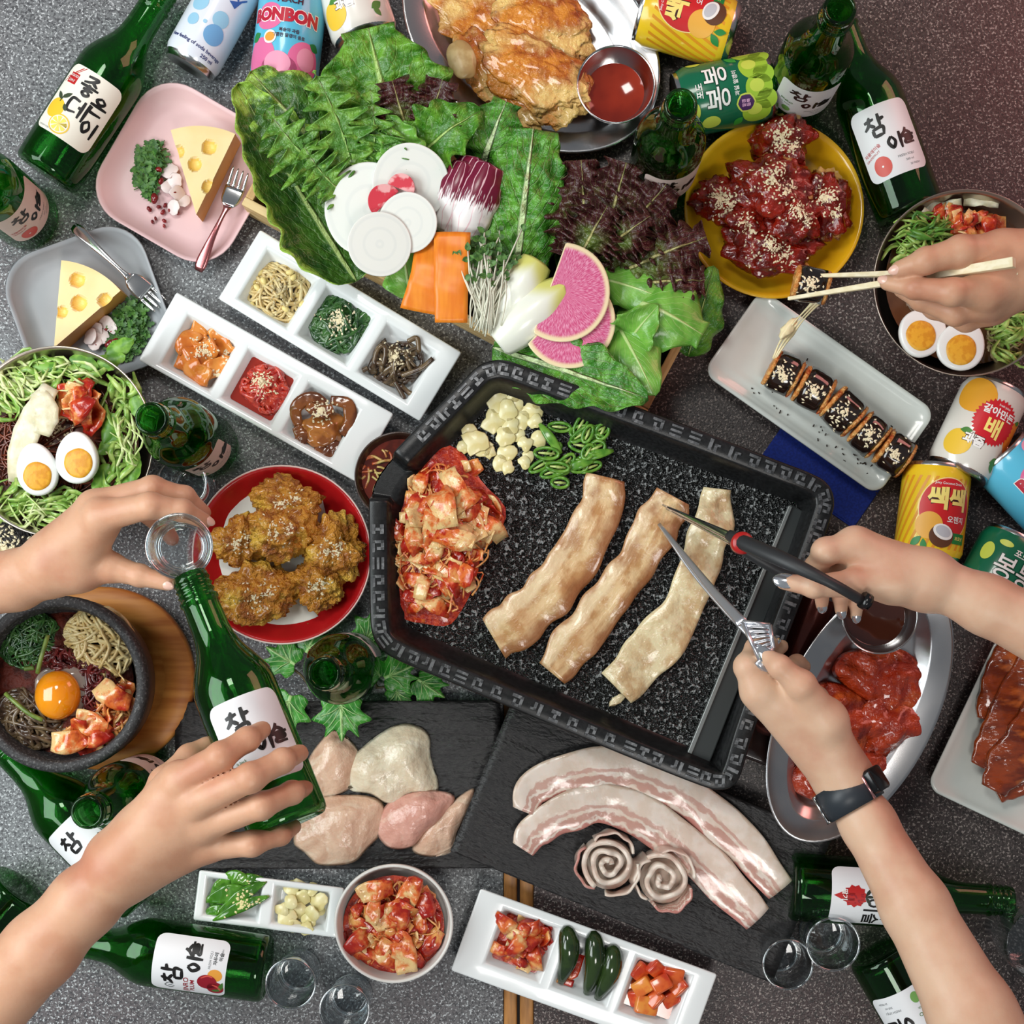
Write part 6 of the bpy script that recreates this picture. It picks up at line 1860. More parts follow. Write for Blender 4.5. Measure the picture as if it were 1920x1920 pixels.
def shred_strips(spec, seed, W_, th=.0010, n=None):
    """spec: (px,py,rx,ry,count,z,angle,spread)"""
    rs = random.Random(seed); out = []
    for (x, y, rx, ry, cnt, z, ang, spr, ln) in spec:
        for _ in range(cnt):
            a = rs.uniform(0, 2 * PI); r = math.sqrt(rs.random())
            c = (x + rx * r * math.cos(a), y + ry * r * math.sin(a)); d = ang + rs.gauss(0, spr); l = ln * rs.uniform(.6, 1.3)
            zz = z + rs.uniform(0, .010)
            bend = rs.gauss(0, .25) * l
            pts = [(c[0] - math.cos(d) * l / 2, c[1] - math.sin(d) * l / 2, zz), (c[0] - math.sin(d) * bend, c[1] + math.cos(d) * bend, zz + .005), (c[0] + math.cos(d) * l / 2, c[1] + math.sin(d) * l / 2, zz + rs.uniform(-.002, .004))]
            pth = [P(*q) for q in spline(pts, 7)]
            w_ = W_ * rs.uniform(.6, 1.3)
            vf = strip(pth, [w_ * (.4 + .6 * math.sin(PI * k / 6)) for k in range(7)], th, nu=3, tw=[rs.gauss(0, .5)] * 7)
            out.append((vf[0], vf[1]))
    return join(out)
m_nred = mat('spicy_noodle', (134, 62, 36), (96, 40, 26), nscale=90, rough=.25, coat=.4)
m_cuke = mat('cucumber_shred', (178, 204, 110), (122, 166, 66), nscale=140, lo=.35, hi=.6, rough=.32, coat=.3)
m_cuke2 = mat('cabbage_shred', (216, 226, 168), (176, 204, 110), nscale=140, rough=.35)
m_herb = mat('leafy_herb', (84, 136, 44), (124, 172, 64), nscale=120, rough=.35)
m_pear = mat('pear_slice', (228, 222, 196), (212, 204, 170), nscale=80, rough=.3, sss=.2, bump=.4, bscale=200)
t = thing('noodle_salad', 'red spicy noodles with shredded greens inside the steel bowl by the grey plate', 'noodles', P(108, 828, .03))
b0 = bowl_mass(t, (110, 830), 150, .034, .022, mat('noodle_under', (96, 44, 28), (60, 30, 20), nscale=60, rough=.4), 3)
nd = strands((110, 830), 135, 135, .046, 130, .0011, 81, h=.012, seg=9, curl=1.0, length=.55, sides=4)
mk('noodle_strands', nd, m_nred, t, kind='stuff')
cu = shred_strips([(100, 700, 90, 20, 40, .056, .0, .5, 56), (20, 745, 40, 36, 22, .056, .9, .5, 56), (226, 765, 22, 50, 22, .056, 1.3, .5, 52), (226, 870, 24, 45, 20, .056, 1.9, .5, 48), (130, 950, 100, 22, 44, .056, .1, .5, 56), (15, 930, 36, 36, 20, .056, -.6, .5, 56)], 5, .0052)
mk('cucumber_shreds', cu, m_cuke, t, kind='stuff')
cu2 = shred_strips([(95, 705, 85, 24, 34, .060, .1, .5, 58), (236, 820, 16, 70, 24, .060, 1.6, .4, 50), (120, 958, 95, 18, 44, .060, .0, .5, 58), (20, 735, 30, 36, 20, .06, .9, .4, 56)], 6, .0026)
mk('cabbage_shreds', cu2, m_cuke2, t, kind='stuff')
rs = random.Random(44)
for i, (x, y, a) in enumerate(((215, 775, 1.9), (228, 812, 2.4), (245, 850, 1.5), (205, 870, 2.1), (248, 900, 2.5), (130, 672, .3), (180, 685, -.3), (205, 905, 2.3), (60, 685, .2), (250, 740, 1.2), (90, 985, 0.2), (200, 665, -.5))):
    p = P(x, y, .066)
    lf = leaf(p, p + Vector((math.cos(-a) * .030, math.sin(-a) * .030, .002)), .0085, nv=12, nu=5, cup=-.003, ruffle=.001, rf=3, seed=i)
    mk('herb_leaf', lf[:2], m_herb, t)
for i, (pts, w_) in enumerate(((((95, 725, .070), (70, 770, .074), (40, 840, .070), (32, 905, .062)), 50), (((70, 735, .071), (88, 775, .076), (78, 815, .074)), 44))):
    sp = [P(*q) for q in spline(pts, 12)]
    mk('pear_slice', strip(sp, [ML(w_ * (.5 + .5 * math.sin(PI * (.1 + .8 * k / 11))), .07) for k in range(12)], .003, nu=7, edge=.2, seed=i, wave=.001)[:2], m_pear, t)
rnd = random.Random(5)
kimchi_heap(t, [(110, 735), (150, 728), (195, 745), (200, 785), (160, 800), (115, 775)], .064, .012, 12, [m_kim, m_kimr], rnd, size=(.028, .016), flat=.3)
seeds(t, [b0, nd], [(105, 800, 26, 120, .06)])
egg_half('boiled egg half in the spicy noodle bowl nearest the frame edge', (68, 880), 38, 50, .14, .081, (0, -13), 27, (.10, .05), 2)
egg_half('boiled egg half in the spicy noodle bowl nearest the open bottle', (142, 858), 40, 49, -.02, .084, (5, -10), 28, (.08, -.05), 3)

# bowl of black-sesame rice at the frame edge
cb = P(-8, 1046, .05)
t = thing('rice_bowl', 'dark bowl of black-sesame rice cut by the frame edge below the noodle bowl', 'bowl', (cb.x, cb.y, 0))
rb = ML(82, .05)
mk('dish_body', lathe([(0, .003), (rb * .5, 0), (rb * .7, .006), (rb * .97, .042), (rb, .05), (rb * .97, .051), (rb * .93, .044), (rb * .6, .012), (0, .010)], 56), mat('black_bowl', (22, 20, 20), rough=.25), t, world=False)
vf = dome([(-8 + 76 * math.cos(a), 1046 + 76 * math.sin(a)) for a in np.linspace(0, 2 * PI, 21)[:-1]], .043, .010, amp=.6, seed=5, freq=200)
mk('rice_mound', vf, mat('black_rice', (24, 22, 22), (60, 56, 54), nscale=500, rough=.35, bump=.8, bscale=500, bdist=.002), t)
seeds(t, [vf], [(10, 1030, 60, 260, .05)], size=(.0022, .0013, .001))

# ================================================================ bibimbap in the stone pot
t = thing('bibimbap', 'bibimbap toppings arranged around the yolk in the stone pot', 'food', P(113, 1283, .05))
zb = .064
b0 = dome([(115 + 136 * math.cos(a), 1282 + 136 * math.sin(a)) for a in np.linspace(0, 2 * PI, 25)[:-1]], zb - .004, .012, n=60, amp=.5, seed=9, freq=70)
mk('rice_base', b0, mat('bibimbap_base', (90, 34, 22), (56, 22, 16), nscale=90, rough=.55, spec=.25, bump=.8, bscale=200, bdist=.003), t)
for nm, c, rx, ry, n, rad, mm, sd, ln, cl in (('spinach_strands', (54, 1200), 66, 58, 190, .0012, m_spin, 1, .7, 1.0), ('sprout_strands', (184, 1208), 72, 74, 120, .0017, MATS['bean_sprout'], 2, 1.0, .5),
                                  ('fernbrake_strands', (62, 1345), 78, 62, 90, .0020, m_fern, 3, .9, .4), ('beef_strands', (172, 1290), 50, 70, 110, .0017, mat('seasoned_beef', (112, 34, 32), (74, 22, 24), nscale=120, rough=.2, coat=.5), 4, .6, 1.0),
                                  ('beef_shreds', (112, 1238), 46, 34, 70, .0017, MATS['seasoned_beef'], 6, .7, 1.0), ('kimchi_shreds', (205, 1345), 50, 66, 70, .0018, m_kimr, 5, .7, .6)):
    vf = strands(c, rx, ry, zb + .002, n, rad, 200 + sd, h=.013, seg=6, curl=cl, length=ln, sides=5)
    mk(nm, vf, mm, t, kind='stuff', uv=[(0, 0)] * len(vf[0]))
zs = [tube([P(*q) for q in spline(s_, 8)], .0022, 6) for s_ in ([(70, 1262, .082), (78, 1230, .086), (90, 1190, .086)], [(46, 1254, .082), (64, 1252, .082)], [(10, 1300, .080), (50, 1335, .084), (80, 1350, .082)])]
for q in zs: mk('courgette_strip', q, mat('courgette', (126, 150, 70), (90, 116, 50), nscale=90, rough=.3), t)
rnd = random.Random(14)
kimchi_heap(t, [(130, 1375), (180, 1345), (235, 1330), (242, 1280), (225, 1270), (205, 1350), (170, 1410), (120, 1405)], zb + .004, .010, 22, [m_kim, m_kimr], rnd, size=(.026, .015), flat=.3)
for (x, y, a) in ((175, 1362, .3), (215, 1300, .5), (130, 1385, -.2)):
    kp_ = kpiece(.034, .022, .003, a * 9, th=.0028, m=9, nu=7)
    mk('cabbage_piece', (xform(kp_, Matrix.Translation(P(x, y, zb + .016)) @ Matrix.Rotation(-a, 4, 'Z'))[0], kp_[1]), m_kim, t, uv=kp_[2])
yk = P(110, 1303, zb + .010)
ry_ = ML(43, .08)
o = mk('egg_white', lump(yk + Vector((.003, .004, -.002)), (ry_ * 1.18, ry_ * 1.15, .006), 0, 4, .12, 1.4, 4), (lambda m_: m_)(mat('raw_egg_white', (224, 206, 190), rough=.08, coat=1.0, trans=.6)), t)
mk('egg_yolk', lump(yk + Vector((0, 0, .002)), (ry_, ry_ * 1.08, .017), 0, 5, .03, 1.0, 5), mat('raw_yolk', (246, 158, 22), (238, 132, 16), nscale=8, rough=.10, coat=.9, sss=.3, sssr=(.6, .3, .05)), t)
seeds(t, [b0], [(190, 1290, 40, 40, .08), (80, 1370, 40, 30, .08)])

# ================================================================ fried chicken, red plate
m_fry = mat('golden_batter', (216, 148, 50), (160, 90, 30), nscale=60, detail=6, lo=.40, hi=.66, rough=.26, coat=.45, bump=1.0, bscale=300, bdist=.006, col3=(242, 194, 76), n3=40, lo3=.48, hi3=.64)
fr = []
def chunk(name, label, cat, c, dims_px, z, h, rz, seed, m, group=None, vor=.30, vf_=4.5, amp=.35, sub=5, fine=.10):
    d = (ML(dims_px[0], z), ML(dims_px[1], z), h)
    vf = lump(P(c[0], c[1], z), d, rz, seed, amp, 1.6, sub, fine=fine, ff=9, vor=vor, vf=vf_, squash=.3)
    o = mk(name, vf, m, None, label=label, cat=cat, group=group)
    fr.append(vf); return o, vf
for i, (c, d, z, h, rz, lb) in enumerate((((538, 942), (62, 44), .030, .022, -.2, 'golden fried chicken piece at the top of the red plate'), ((452, 1015), (50, 44), .030, .020, .5, 'golden fried chicken piece on the red plate nearest the held glass'),
                          ((530, 1000), (60, 52), .040, .024, .1, 'bright golden fried chicken piece on top of the red plate pile'), ((622, 1030), (56, 62), .032, .022, .4, 'golden fried chicken piece on the red plate nearest the pan'),
                          ((482, 1115), (74, 52), .030, .020, .25, 'large golden fried chicken piece at the bottom of the red plate'), ((598, 1098), (40, 50), .028, .018, .6, 'small golden fried chicken piece beside the red plate paper'))):
    o, vf = chunk('fried_chicken', lb, 'chicken', c, d, z, h, rz, i + 3, m_fry)
    x, y = c
    seeds(o, [vf], [(x - 5, y + 5, d[0] * .45, 46, .04), (x + d[0] * .3, y - 6, d[0] * .3, 22, .04)])
t = thing('paper_liner', 'white paper liner under the golden fried chicken', 'paper', P(528, 1045, .0125))
sp = [(448, 935), (560, 900), (610, 960), (590, 1130), (600, 1170), (500, 1180), (440, 1120), (410, 1040)]
V, F = dome(sp, .0128, .002, amp=.6, seed=3, freq=50)
mk('paper_sheet', (V, F), plain('greaseproof', (226, 224, 214), .5), t)
# sauced chicken, yellow plate
m_sau = mat('red_glazed_batter', (144, 30, 14), (98, 14, 8), nscale=60, detail=5, lo=.4, hi=.6, rough=.14, coat=.7, bump=.7, bscale=170, bdist=.004, col3=(214, 170, 100), n3=24, lo3=.60, hi3=.63)
for i, (c, d, z, h, rz, lb, ns) in enumerate((((1466, 268), (52, 50), .032, .024, .2, 'sauced sesame chicken piece at the top of the yellow plate', 170), ((1352, 378), (56, 40), .030, .020, -.1, 'sauced sesame chicken piece on the yellow plate nearest the lettuce', 170),
                          ((1445, 352), (76, 60), .040, .026, -.3, 'largest sauced chicken piece in the middle of the yellow plate', 150), ((1545, 385), (48, 66), .032, .022, .2, 'sauced chicken piece on the yellow plate nearest the grapefruit bottle', 130),
                          ((1445, 468), (84, 46), .032, .020, -.1, 'sauced chicken piece at the bottom of the yellow plate', 150), ((1490, 412), (50, 46), .044, .020, .5, 'sauced chicken piece stacked over the others on the yellow plate', 100), ((1395, 430), (40, 36), .036, .018, .9, 'small sauced chicken piece low on the yellow plate pile', 60))):
    o, vf = chunk('sauced_chicken', lb, 'chicken', c, d, z, h, rz, i + 20, m_sau, vor=.14, vf_=2.6, amp=.4)
    x, y = c
    seeds(o, [vf], [(x - 4, y - 4, d[0] * .55, ns, .04), (x + d[0] * .3, y + d[1] * .3, d[0] * .3, ns // 3, .04)])

# ================================================================ pancake platter + sauce cups
m_jeon = mat('egg_batter', (220, 142, 50), (168, 82, 22), nscale=40, detail=7, lo=.42, hi=.60, rough=.2, coat=.6, bump=.9, bscale=150, bdist=.005, col3=(244, 206, 124), n3=22, lo3=.48, hi3=.64)
for i, (c, d, rz, z, h, lb) in enumerate((((930, 62), (118, 62), -.55, .020, .012, 'browned savoury pancake slice at the back of the oval platter'), ((1020, 40), (90, 66), -.7, .026, .012, 'browned savoury pancake slice cut by the top frame edge'),
        ((905, 120), (70, 42), -1.1, .030, .010, 'savoury pancake slice with a pale mushroom on the oval platter'), ((1000, 138), (112, 66), -.5, .034, .014, 'large golden savoury pancake slice in front on the oval platter'), ((960, 190), (78, 40), -.7, .026, .012, 'browned pancake end beside the lettuce leaves'), ((1045, 170), (60, 62), -.3, .030, .012, 'browned pancake end beside the red sauce cup'))):
    vf = lump(P(c[0], c[1], z), (ML(d[0], z), ML(d[1], z), h * .62), rz, i + 50, .40, 1.7, 5, fine=.08, ff=10, squash=.5, vor=.12, vf=4)
    mk('savoury_pancake', vf, m_jeon, None, label=lb, cat='pancake')
mk('mushroom_slice', lump(P(866, 112, .050), (ML(26, .05), ML(38, .05), .005), .3, 4, .1, 1.5, 4), mat('pale_mushroom', (206, 184, 130), (180, 150, 96), nscale=60, rough=.35), None, label='pale mushroom slice on the pancake', cat='mushroom')
def metal_cup(label, c, r_px, z0, hgt, sauce, fill):
    z = z0 + hgt; p = P(c[0], c[1], z); r = ML(r_px, z)
    t = thing('sauce_cup', label, 'cup', (p.x, p.y, z0))
    mk('cup_wall', lathe([(0, .001), (r * .60, 0), (r * .66, .002), (r * .97, hgt - .003), (r, hgt - .001), (r * 1.0, hgt), (r * .975, hgt + .0006), (r * .95, hgt - .001), (r * .64, .004), (r * .58, .003), (0, .003)], 60), m_steel_b, t, world=False)
    rr_ = r * (.64 + .31 * fill)
    mk('sauce', lathe([(rr_, hgt * fill + .0008), (rr_ * .97, hgt * fill), (0, hgt * fill)], 48), sauce, t, world=False)
    return t
m_rsauce = mat('red_dipping_sauce', (150, 44, 22), (132, 34, 16), nscale=20, rough=.08, coat=.6)
metal_cup('steel cup of red dipping sauce on the pancake platter', (1155, 158), 74, .0048, .040, m_rsauce, .42)
metal_cup('steel cup of dark sauce on the red meat platter', (1650, 1155), 72, .047, .040, mat('dark_soy', (66, 30, 20), rough=.06, coat=.6), .5)

# ================================================================ cold noodle bowl on the right
t = thing('cold_noodles', 'cold buckwheat noodles with cucumber and kimchi in the right steel bowl', 'noodles', P(1813, 530, .03))
m_brot = mat('cold_broth', (110, 74, 48), (84, 54, 36), nscale=20, rough=.1, coat=.6)
cb = P(1813, 530, .048); rb = ML(175, .078) * .905
mk('broth', ([(cb.x + rb * math.cos(a), cb.y + rb * math.sin(a), .053) for a in np.linspace(0, 2 * PI, 61)[:-1]], [tuple(range(60))]), m_brot, t)
nd = strands((1770, 530), 95, 110, .048, 150, .0011, 91, h=.016, seg=9, curl=.6, length=.6, sides=4)
mk('noodle_strands', nd, mat('buckwheat_noodle', (164, 138, 112), (130, 104, 84), nscale=90, rough=.3, coat=.3), t, kind='stuff')
nd = strands((1885, 640), 40, 46, .050, 40, .0013, 92, h=.016, seg=8, curl=1.2, length=.9, sides=4)
mk('white_noodles', nd, mat('pale_noodle', (214, 204, 160), (190, 180, 130), nscale=90, rough=.3), t, kind='stuff')
cu = shred_strips([(1735, 440, 44, 26, 60, .062, -.3, .5, 50), (1700, 480, 26, 26, 24, .058, -.6, .5, 44), (1895, 600, 30, 30, 40, .062, -.6, .5, 50), (1890, 650, 20, 30, 20, .06, .5, .5, 44)], 15, .0038)
mk('cucumber_shreds', cu, m_cuke, t, kind='stuff')
cu = shred_strips([(1740, 432, 30, 16, 26, .066, -.3, .4, 46)], 16, .0036)
mk('scallion_shreds', cu, mat('scallion_green', (88, 140, 50), (60, 110, 40), nscale=90, rough=.35), t, kind='stuff')
rnd = random.Random(8)
kimchi_heap(t, [(1750, 400), (1800, 392), (1850, 405), (1880, 425), (1840, 440), (1780, 440)], .060, .012, 26, [m_kimr, m_kimr, m_kim], rnd, size=(.022, .012), flat=.35)
for i, (x, y, a) in enumerate(((1770, 386, .1), (1840, 378, -.1), (1720, 420, .9))):
    p = P(x, y, .064)
    mk('radish_ribbon', strip([p + Vector((math.cos(a) * k, math.sin(a) * k, .004 * math.sin(40 * k))) for k in np.linspace(-.016, .016, 10)], .010, .0012, nu=5, tw=[.6 * math.sin(k) for k in range(10)])[:2], m_pear, t)
egg_half('boiled egg half in the cold noodles below the chopstick fingers', (1730, 622), 46, 44, .9, .082, (-8, -2), 29, (.05, .05), 5)
egg_half('boiled egg half in the cold noodles nearest the bowl rim', (1804, 646), 44, 48, -.35, .084, (2, -10), 29, (.05, -.03), 6)

# ================================================================ seaweed rolls
m_nori = mat('glazed_seaweed', (26, 18, 16), (40, 26, 20), nscale=60, rough=.10, coat=.9, bump=.3, bscale=120)
m_fill = mat('roll_filling', (206, 130, 60), (230, 176, 104), nscale=200, detail=5, rough=.4, bump=1.0, bscale=300, bdist=.004, col3=(176, 74, 30), n3=70)
def roll(label, a, b, r_px, z, seed, group=None):
    A, B = P(*a, z), P(*b, z); r = ML(r_px, z)
    d = (B - A).normalized(); Ln = (B - A).length
    t = thing('seaweed_roll', label, 'seaweed roll', Vector(((A.x + B.x) / 2, (A.y + B.y) / 2, z - r * .9)), group=group)
    s = d.cross(Vector((0, 0, 1))).normalized(); up = s.cross(d)
    def ringpt(k, q, sc):
        th = 2 * PI * q / 32
        w_ = 1 + .07 * noise.noise(Vector((math.cos(th) * 2, math.sin(th) * 2, k * 2.0 + seed * 9)))
        return A + d * (Ln * k) + (s * math.cos(th) + up * .86 * math.sin(th)) * r * sc * w_
    wrap = loft([[ringpt(k, q, sc) for q in range(32)] for k, sc in ((.06, .93), (.06, .99), (.25, 1.02), (.5, 1.03), (.75, 1.02), (.94, .99), (.94, .93))], True, True)
    mk('seaweed_wrap', wrap, m_nori, t)
    for k0, k1, nm in ((-.10, .10, 0), (.90, 1.10, 1)):
        fl_ = loft([[ringpt(k + .05 * noise.noise(Vector((q * .7, k * 9, seed + 5))), q, sc * (1.03 + .17 * noise.noise(Vector((q * .9, k * 30, seed))))) for q in range(32)] for k, sc in ((k0, .5), (k0 + .02, .86), ((k0 + k1) / 2, .95), (k1 - .02, .86), (k1, .5))], True, True)
        mk('filling', fl_, m_fill, t)
    vf = scatter_seeds([wrap], [((a[0] + b[0]) / 2, (a[1] + b[1]) / 2, r_px * .7, 60, z + r)], SS, (.0018, .0010, .0006))
    mk('sesame_seeds', vf, m_ses, t, kind='stuff', smooth=False)
    return t
n5 = 5
ends = [(1442, 686), (1497, 716), (1556, 748), (1608, 796), (1652, 834), (1704, 868)]
labs = ('seaweed roll slice at the open end of the row on the ridged platter', 'second seaweed roll slice from the open end of the row', 'middle seaweed roll slice of the row on the ridged platter', 'second seaweed roll slice from the can end of the row', 'seaweed roll slice nearest the cans on the ridged platter')
for i in range(5):
    a, b = ends[i], ends[i + 1]
    roll(labs[i], (a[0] + (b[0] - a[0]) * .10, a[1] + (b[1] - a[1]) * .10), (a[0] + (b[0] - a[0]) * .88, a[1] + (b[1] - a[1]) * .88), 38, .0395, i)
bs = [(FR[pl_roll] @ Vector((x, y, .0195)),) for x, y in ()]
rs = random.Random(2); cr = []
for i in range(70):
    x = rs.gauss(0, 1)
    k = rs.uniform(0, 1); bx, by = 1400 + 270 * k, 690 + 190 * k
    side = rs.choice((-1, 1)); off = rs.uniform(24, 60)
    px_, py_ = bx + side * off * .55 + rs.gauss(0, 8) + 25, by - side * off * .8 + rs.gauss(0, 8)
    p = P(px_, py_, .0212); a = rs.uniform(0, PI); l = rs.uniform(.0010, .0028)
    cr.append(tube([p, p + Vector((math.cos(a) * l, math.sin(a) * l, .0003))], .0006, 4))
mk('seaweed_crumbs', join(cr), plain('crumb_dark', (44, 34, 26), .5), None, kind='stuff', label='dark seaweed crumbs scattered on the ridged platter', cat='crumbs')

# ================================================================ raw chicken on slate
def raw_mat(name, c1, c2, c3):
    return mat(name, c1, c2, nscale=24, detail=4, lo=.38, hi=.64, rough=.26, coat=.3, sss=.2, sssr=(.6, .3, .2), bump=.7, bscale=60, bdist=.006, bdetail=4, col3=c3, n3=34, lo3=.54, hi3=.70, distort=1.5)
m_rc1 = raw_mat('raw_chicken', (224, 190, 164), (206, 164, 138), (232, 212, 188))
m_rc2 = raw_mat('raw_chicken_skin', (226, 212, 186), (214, 194, 166), (236, 226, 206))
m_rc3 = raw_mat('raw_chicken_pink', (216, 164, 148), (204, 148, 132), (226, 190, 172))
def slab(name, label, cat, outline, z, h, m, seed, root=None, amp=.25, freq=35, fold=.007):
    vf = dome(outline, z, h, n=64, amp=amp, seed=seed, freq=freq)
    # underside
    V, F = list(vf[0]), list(vf[1]); F.append(tuple(range(64)))
    if fold: V = [Vector((v.x, v.y, v.z + (0 if i < 64 else fold * noise.noise(Vector((v.x * 28 + v.y * 16, v.y * 14 - v.x * 8, seed * 3.7)))))) for i, v in enumerate(V)]
    return mk(name, (V, F), m, root, label=label, cat=cat)
slab('raw_chicken', 'long pale raw chicken piece under the ivy leaf', 'chicken', [(628, 1368), (668, 1400), (682, 1440), (655, 1480), (600, 1500), (560, 1480), (575, 1430), (600, 1390)], .0185, .014, m_rc1, 1)
slab('raw_chicken', 'large cream raw chicken piece with folded skin', 'chicken', [(735, 1362), (775, 1358), (805, 1378), (808, 1420), (822, 1465), (815, 1492), (770, 1500), (728, 1508), (695, 1490), (655, 1480), (646, 1440), (680, 1400)], .020, .016, m_rc2, 2)
slab('raw_chicken', 'peach-coloured raw chicken piece nearest the fingertips', 'chicken', [(570, 1505), (620, 1492), (690, 1492), (722, 1512), (716, 1560), (690, 1590), (660, 1618), (600, 1622), (572, 1600), (550, 1580), (556, 1540)], .022, .016, m_rc1, 3)
slab('raw_chicken', 'pink raw chicken piece beside the peach piece', 'chicken', [(735, 1500), (790, 1482), (850, 1490), (838, 1525), (800, 1560), (772, 1588), (730, 1590), (706, 1560), (715, 1525)], .024, .015, m_rc3, 4)
slab('raw_chicken', 'tan raw chicken piece half under the pork board', 'chicken', [(800, 1540), (850, 1500), (888, 1478), (884, 1510), (858, 1560), (845, 1598), (800, 1606), (772, 1590)], .0185, .010, m_rc1, 5)

# ================================================================ raw pork belly
def rawp(N, L, u, v, nz):
    w_ = nmath(N, L, 'ADD', u, nmath(N, L, 'MULTIPLY', nmath(N, L, 'SUBTRACT', nz(3, 5, 'UV', (1.2, 6, 1)), .5), .46))
    c = nmix(N, L, nstep(N, L, nz(60, 3), .4, .6), (236, 220, 208), (228, 208, 192))
    def band(lo, hi, col, c):
        b_ = nmath(N, L, 'MULTIPLY', nstep(N, L, w_, lo - .025, lo + .025), nmath(N, L, 'SUBTRACT', 1.0, nstep(N, L, w_, hi - .025, hi + .025)))
        return nmix(N, L, nmath(N, L, 'MULTIPLY', b_, .9), c, col)
    c = band(.46, .58, (206, 162, 148), c)
    c = band(.68, .84, (198, 148, 134), c)
    c = band(.93, 1.3, (196, 124, 114), c)
    c = band(-.2, .05, (214, 190, 170), c)
    return c, None
m_rawp = uvmat('raw_pork_belly', rawp, rough=.22, sss=.3, sssr=(.6, .3, .25), coat=.45, bump=.4, bscale=90, bdist=.002)
ZS = .0325
def raw_strip(label, pts, W, z, seed):
    sp = spline(pts, 60)
    path = [P(x, y, z + .0012 * math.sin(i * .35 + seed)) for i, (x, y) in enumerate(sp)]
    Wl = spline([(q,) for q in W], 60)
    mk('raw_pork_belly', strip(path, [ML(float(q[0]), z) for q in Wl], .008, nu=22, wave=.0009, wf=5, seed=seed, edge=.14, round_=.6), m_rawp, None, label=label, cat='pork')
raw_strip('raw pork belly strip curving closest to the pan', [(982, 1520), (1000, 1480), (1060, 1452), (1140, 1440), (1230, 1462), (1320, 1515), (1400, 1590), (1462, 1668)], (46, 66, 74, 76, 78, 76, 72, 56), ZS + .006, 1)
raw_strip('raw pork belly strip curving behind the pork rolls', [(980, 1592), (1005, 1556), (1060, 1525), (1130, 1508), (1210, 1535), (1290, 1595), (1360, 1660), (1420, 1722)], (44, 64, 74, 74, 76, 78, 78, 62), ZS + .009, 2)
def rosette(N, L, u, v, nz):
    c = nmix(N, L, nstep(N, L, nz(50, 3), .4, .6), (236, 220, 206), (222, 198, 182))
    return nmix(N, L, nmath(N, L, 'MULTIPLY', nstep(N, L, nz(26, 3), .56, .66), .5), c, (206, 160, 146)), None
m_ros = uvmat('rolled_pork', rosette, rough=.25, sss=.3, sssr=(.6, .3, .25), coat=.35)
def pork_rose(label, c, r_px, turns, hgt, seed, lean):
    t = thing('pork_roll', label, 'pork', P(c[0], c[1], ZS))
    z = ZS + hgt / 2; n = 120; pth = []
    r = ML(r_px, ZS + hgt)
    for i in range(n):
        k = i / (n - 1); th = turns * 2 * PI * k + seed
        rr_ = r * (.12 + .82 * k) * (1 + .05 * math.sin(3 * th + seed))
        p = P(c[0], c[1], z)
        pth.append(Vector((p.x + rr_ * math.cos(th), p.y + rr_ * math.sin(th), z - .004 * k + .0015 * math.sin(5 * th))))
    vf = strip(pth, [hgt * (1.0 - .1 * k / n) for k in range(n)], .0052, nu=7, side=(0, 0, 1), wave=.0006, wf=9, seed=seed, round_=.2)
    mk('rolled_slice', vf, m_ros, t)
    # outer loose petals
    for q in range(3):
        a0 = seed + q * 2.1
        pp = []
        for k in np.linspace(0, 1, 24):
            th = a0 + 1.7 * k; p = P(c[0], c[1], z)
            rr_ = r * (1.0 + .14 * math.sin(PI * k) + .04 * q)
            pp.append(Vector((p.x + rr_ * math.cos(th), p.y + rr_ * math.sin(th), z - .003)))
        vf = strip(pp, [hgt * .9] * 24, .003, nu=7, side=(lean[0], lean[1], 1), wave=.0008, wf=3, seed=q)
        mk('outer_slice', vf, m_rawp if q == 1 else m_ros, t)
    p = P(c[0], c[1], ZS + .004)
    mk('roll_core', lathe([(0, .0), (r * .9, 0), (r * .9, hgt * .35), (0, hgt * .4)], 24), m_ros, t, world=False, uv=[(.5, .5)] * len(lathe([(0, .0), (r * .9, 0), (r * .9, hgt * .35), (0, hgt * .4)], 24)[0]))
pork_rose('rolled raw pork slice with a tight spiral on the slate board', (1140, 1618), 52, 2.6, .030, .4, (0, 0))
pork_rose('rolled raw pork slice opened like a rose on the slate board', (1242, 1646), 50, 2.0, .028, 2.2, (.25, -.2))

# ================================================================ marinated meat
m_mar = mat('red_marinade', (176, 58, 22), (140, 36, 14), nscale=40, detail=5, lo=.38, hi=.62, rough=.14, coat=.8, bump=.9, bscale=110, bdist=.006, col3=(186, 78, 26), n3=30)
for i, (o_, z, h, lb) in enumerate((([(1640, 1215), (1700, 1222), (1735, 1270), (1740, 1330), (1700, 1345), (1640, 1330), (1600, 1300), (1560, 1260), (1580, 1225)], .050, .020, 'red marinated meat fold beside the dark sauce cup'),
        ([(1650, 1300), (1735, 1340), (1745, 1375), (1700, 1405), (1650, 1420), (1620, 1400), (1610, 1340)], .056, .018, 'red marinated meat fold near the platter rim'),
        ([(1570, 1280), (1640, 1330), (1640, 1410), (1600, 1440), (1540, 1400), (1510, 1340), (1520, 1290)], .052, .018, 'red marinated meat fold under the wrist'),
        ([(1600, 1400), (1670, 1410), (1680, 1470), (1640, 1510), (1580, 1500), (1520, 1470), (1500, 1430), (1540, 1400)], .050, .014, 'red marinated meat fold beside the watch strap'),
        ([(1500, 1430), (1550, 1450), (1560, 1490), (1520, 1500), (1480, 1470)], .050, .010, 'small red marinated meat end near the slate board'))):
    slab('marinated_meat', lb, 'meat', o_, z, h * .8, m_mar, i + 11, amp=.8, freq=60)
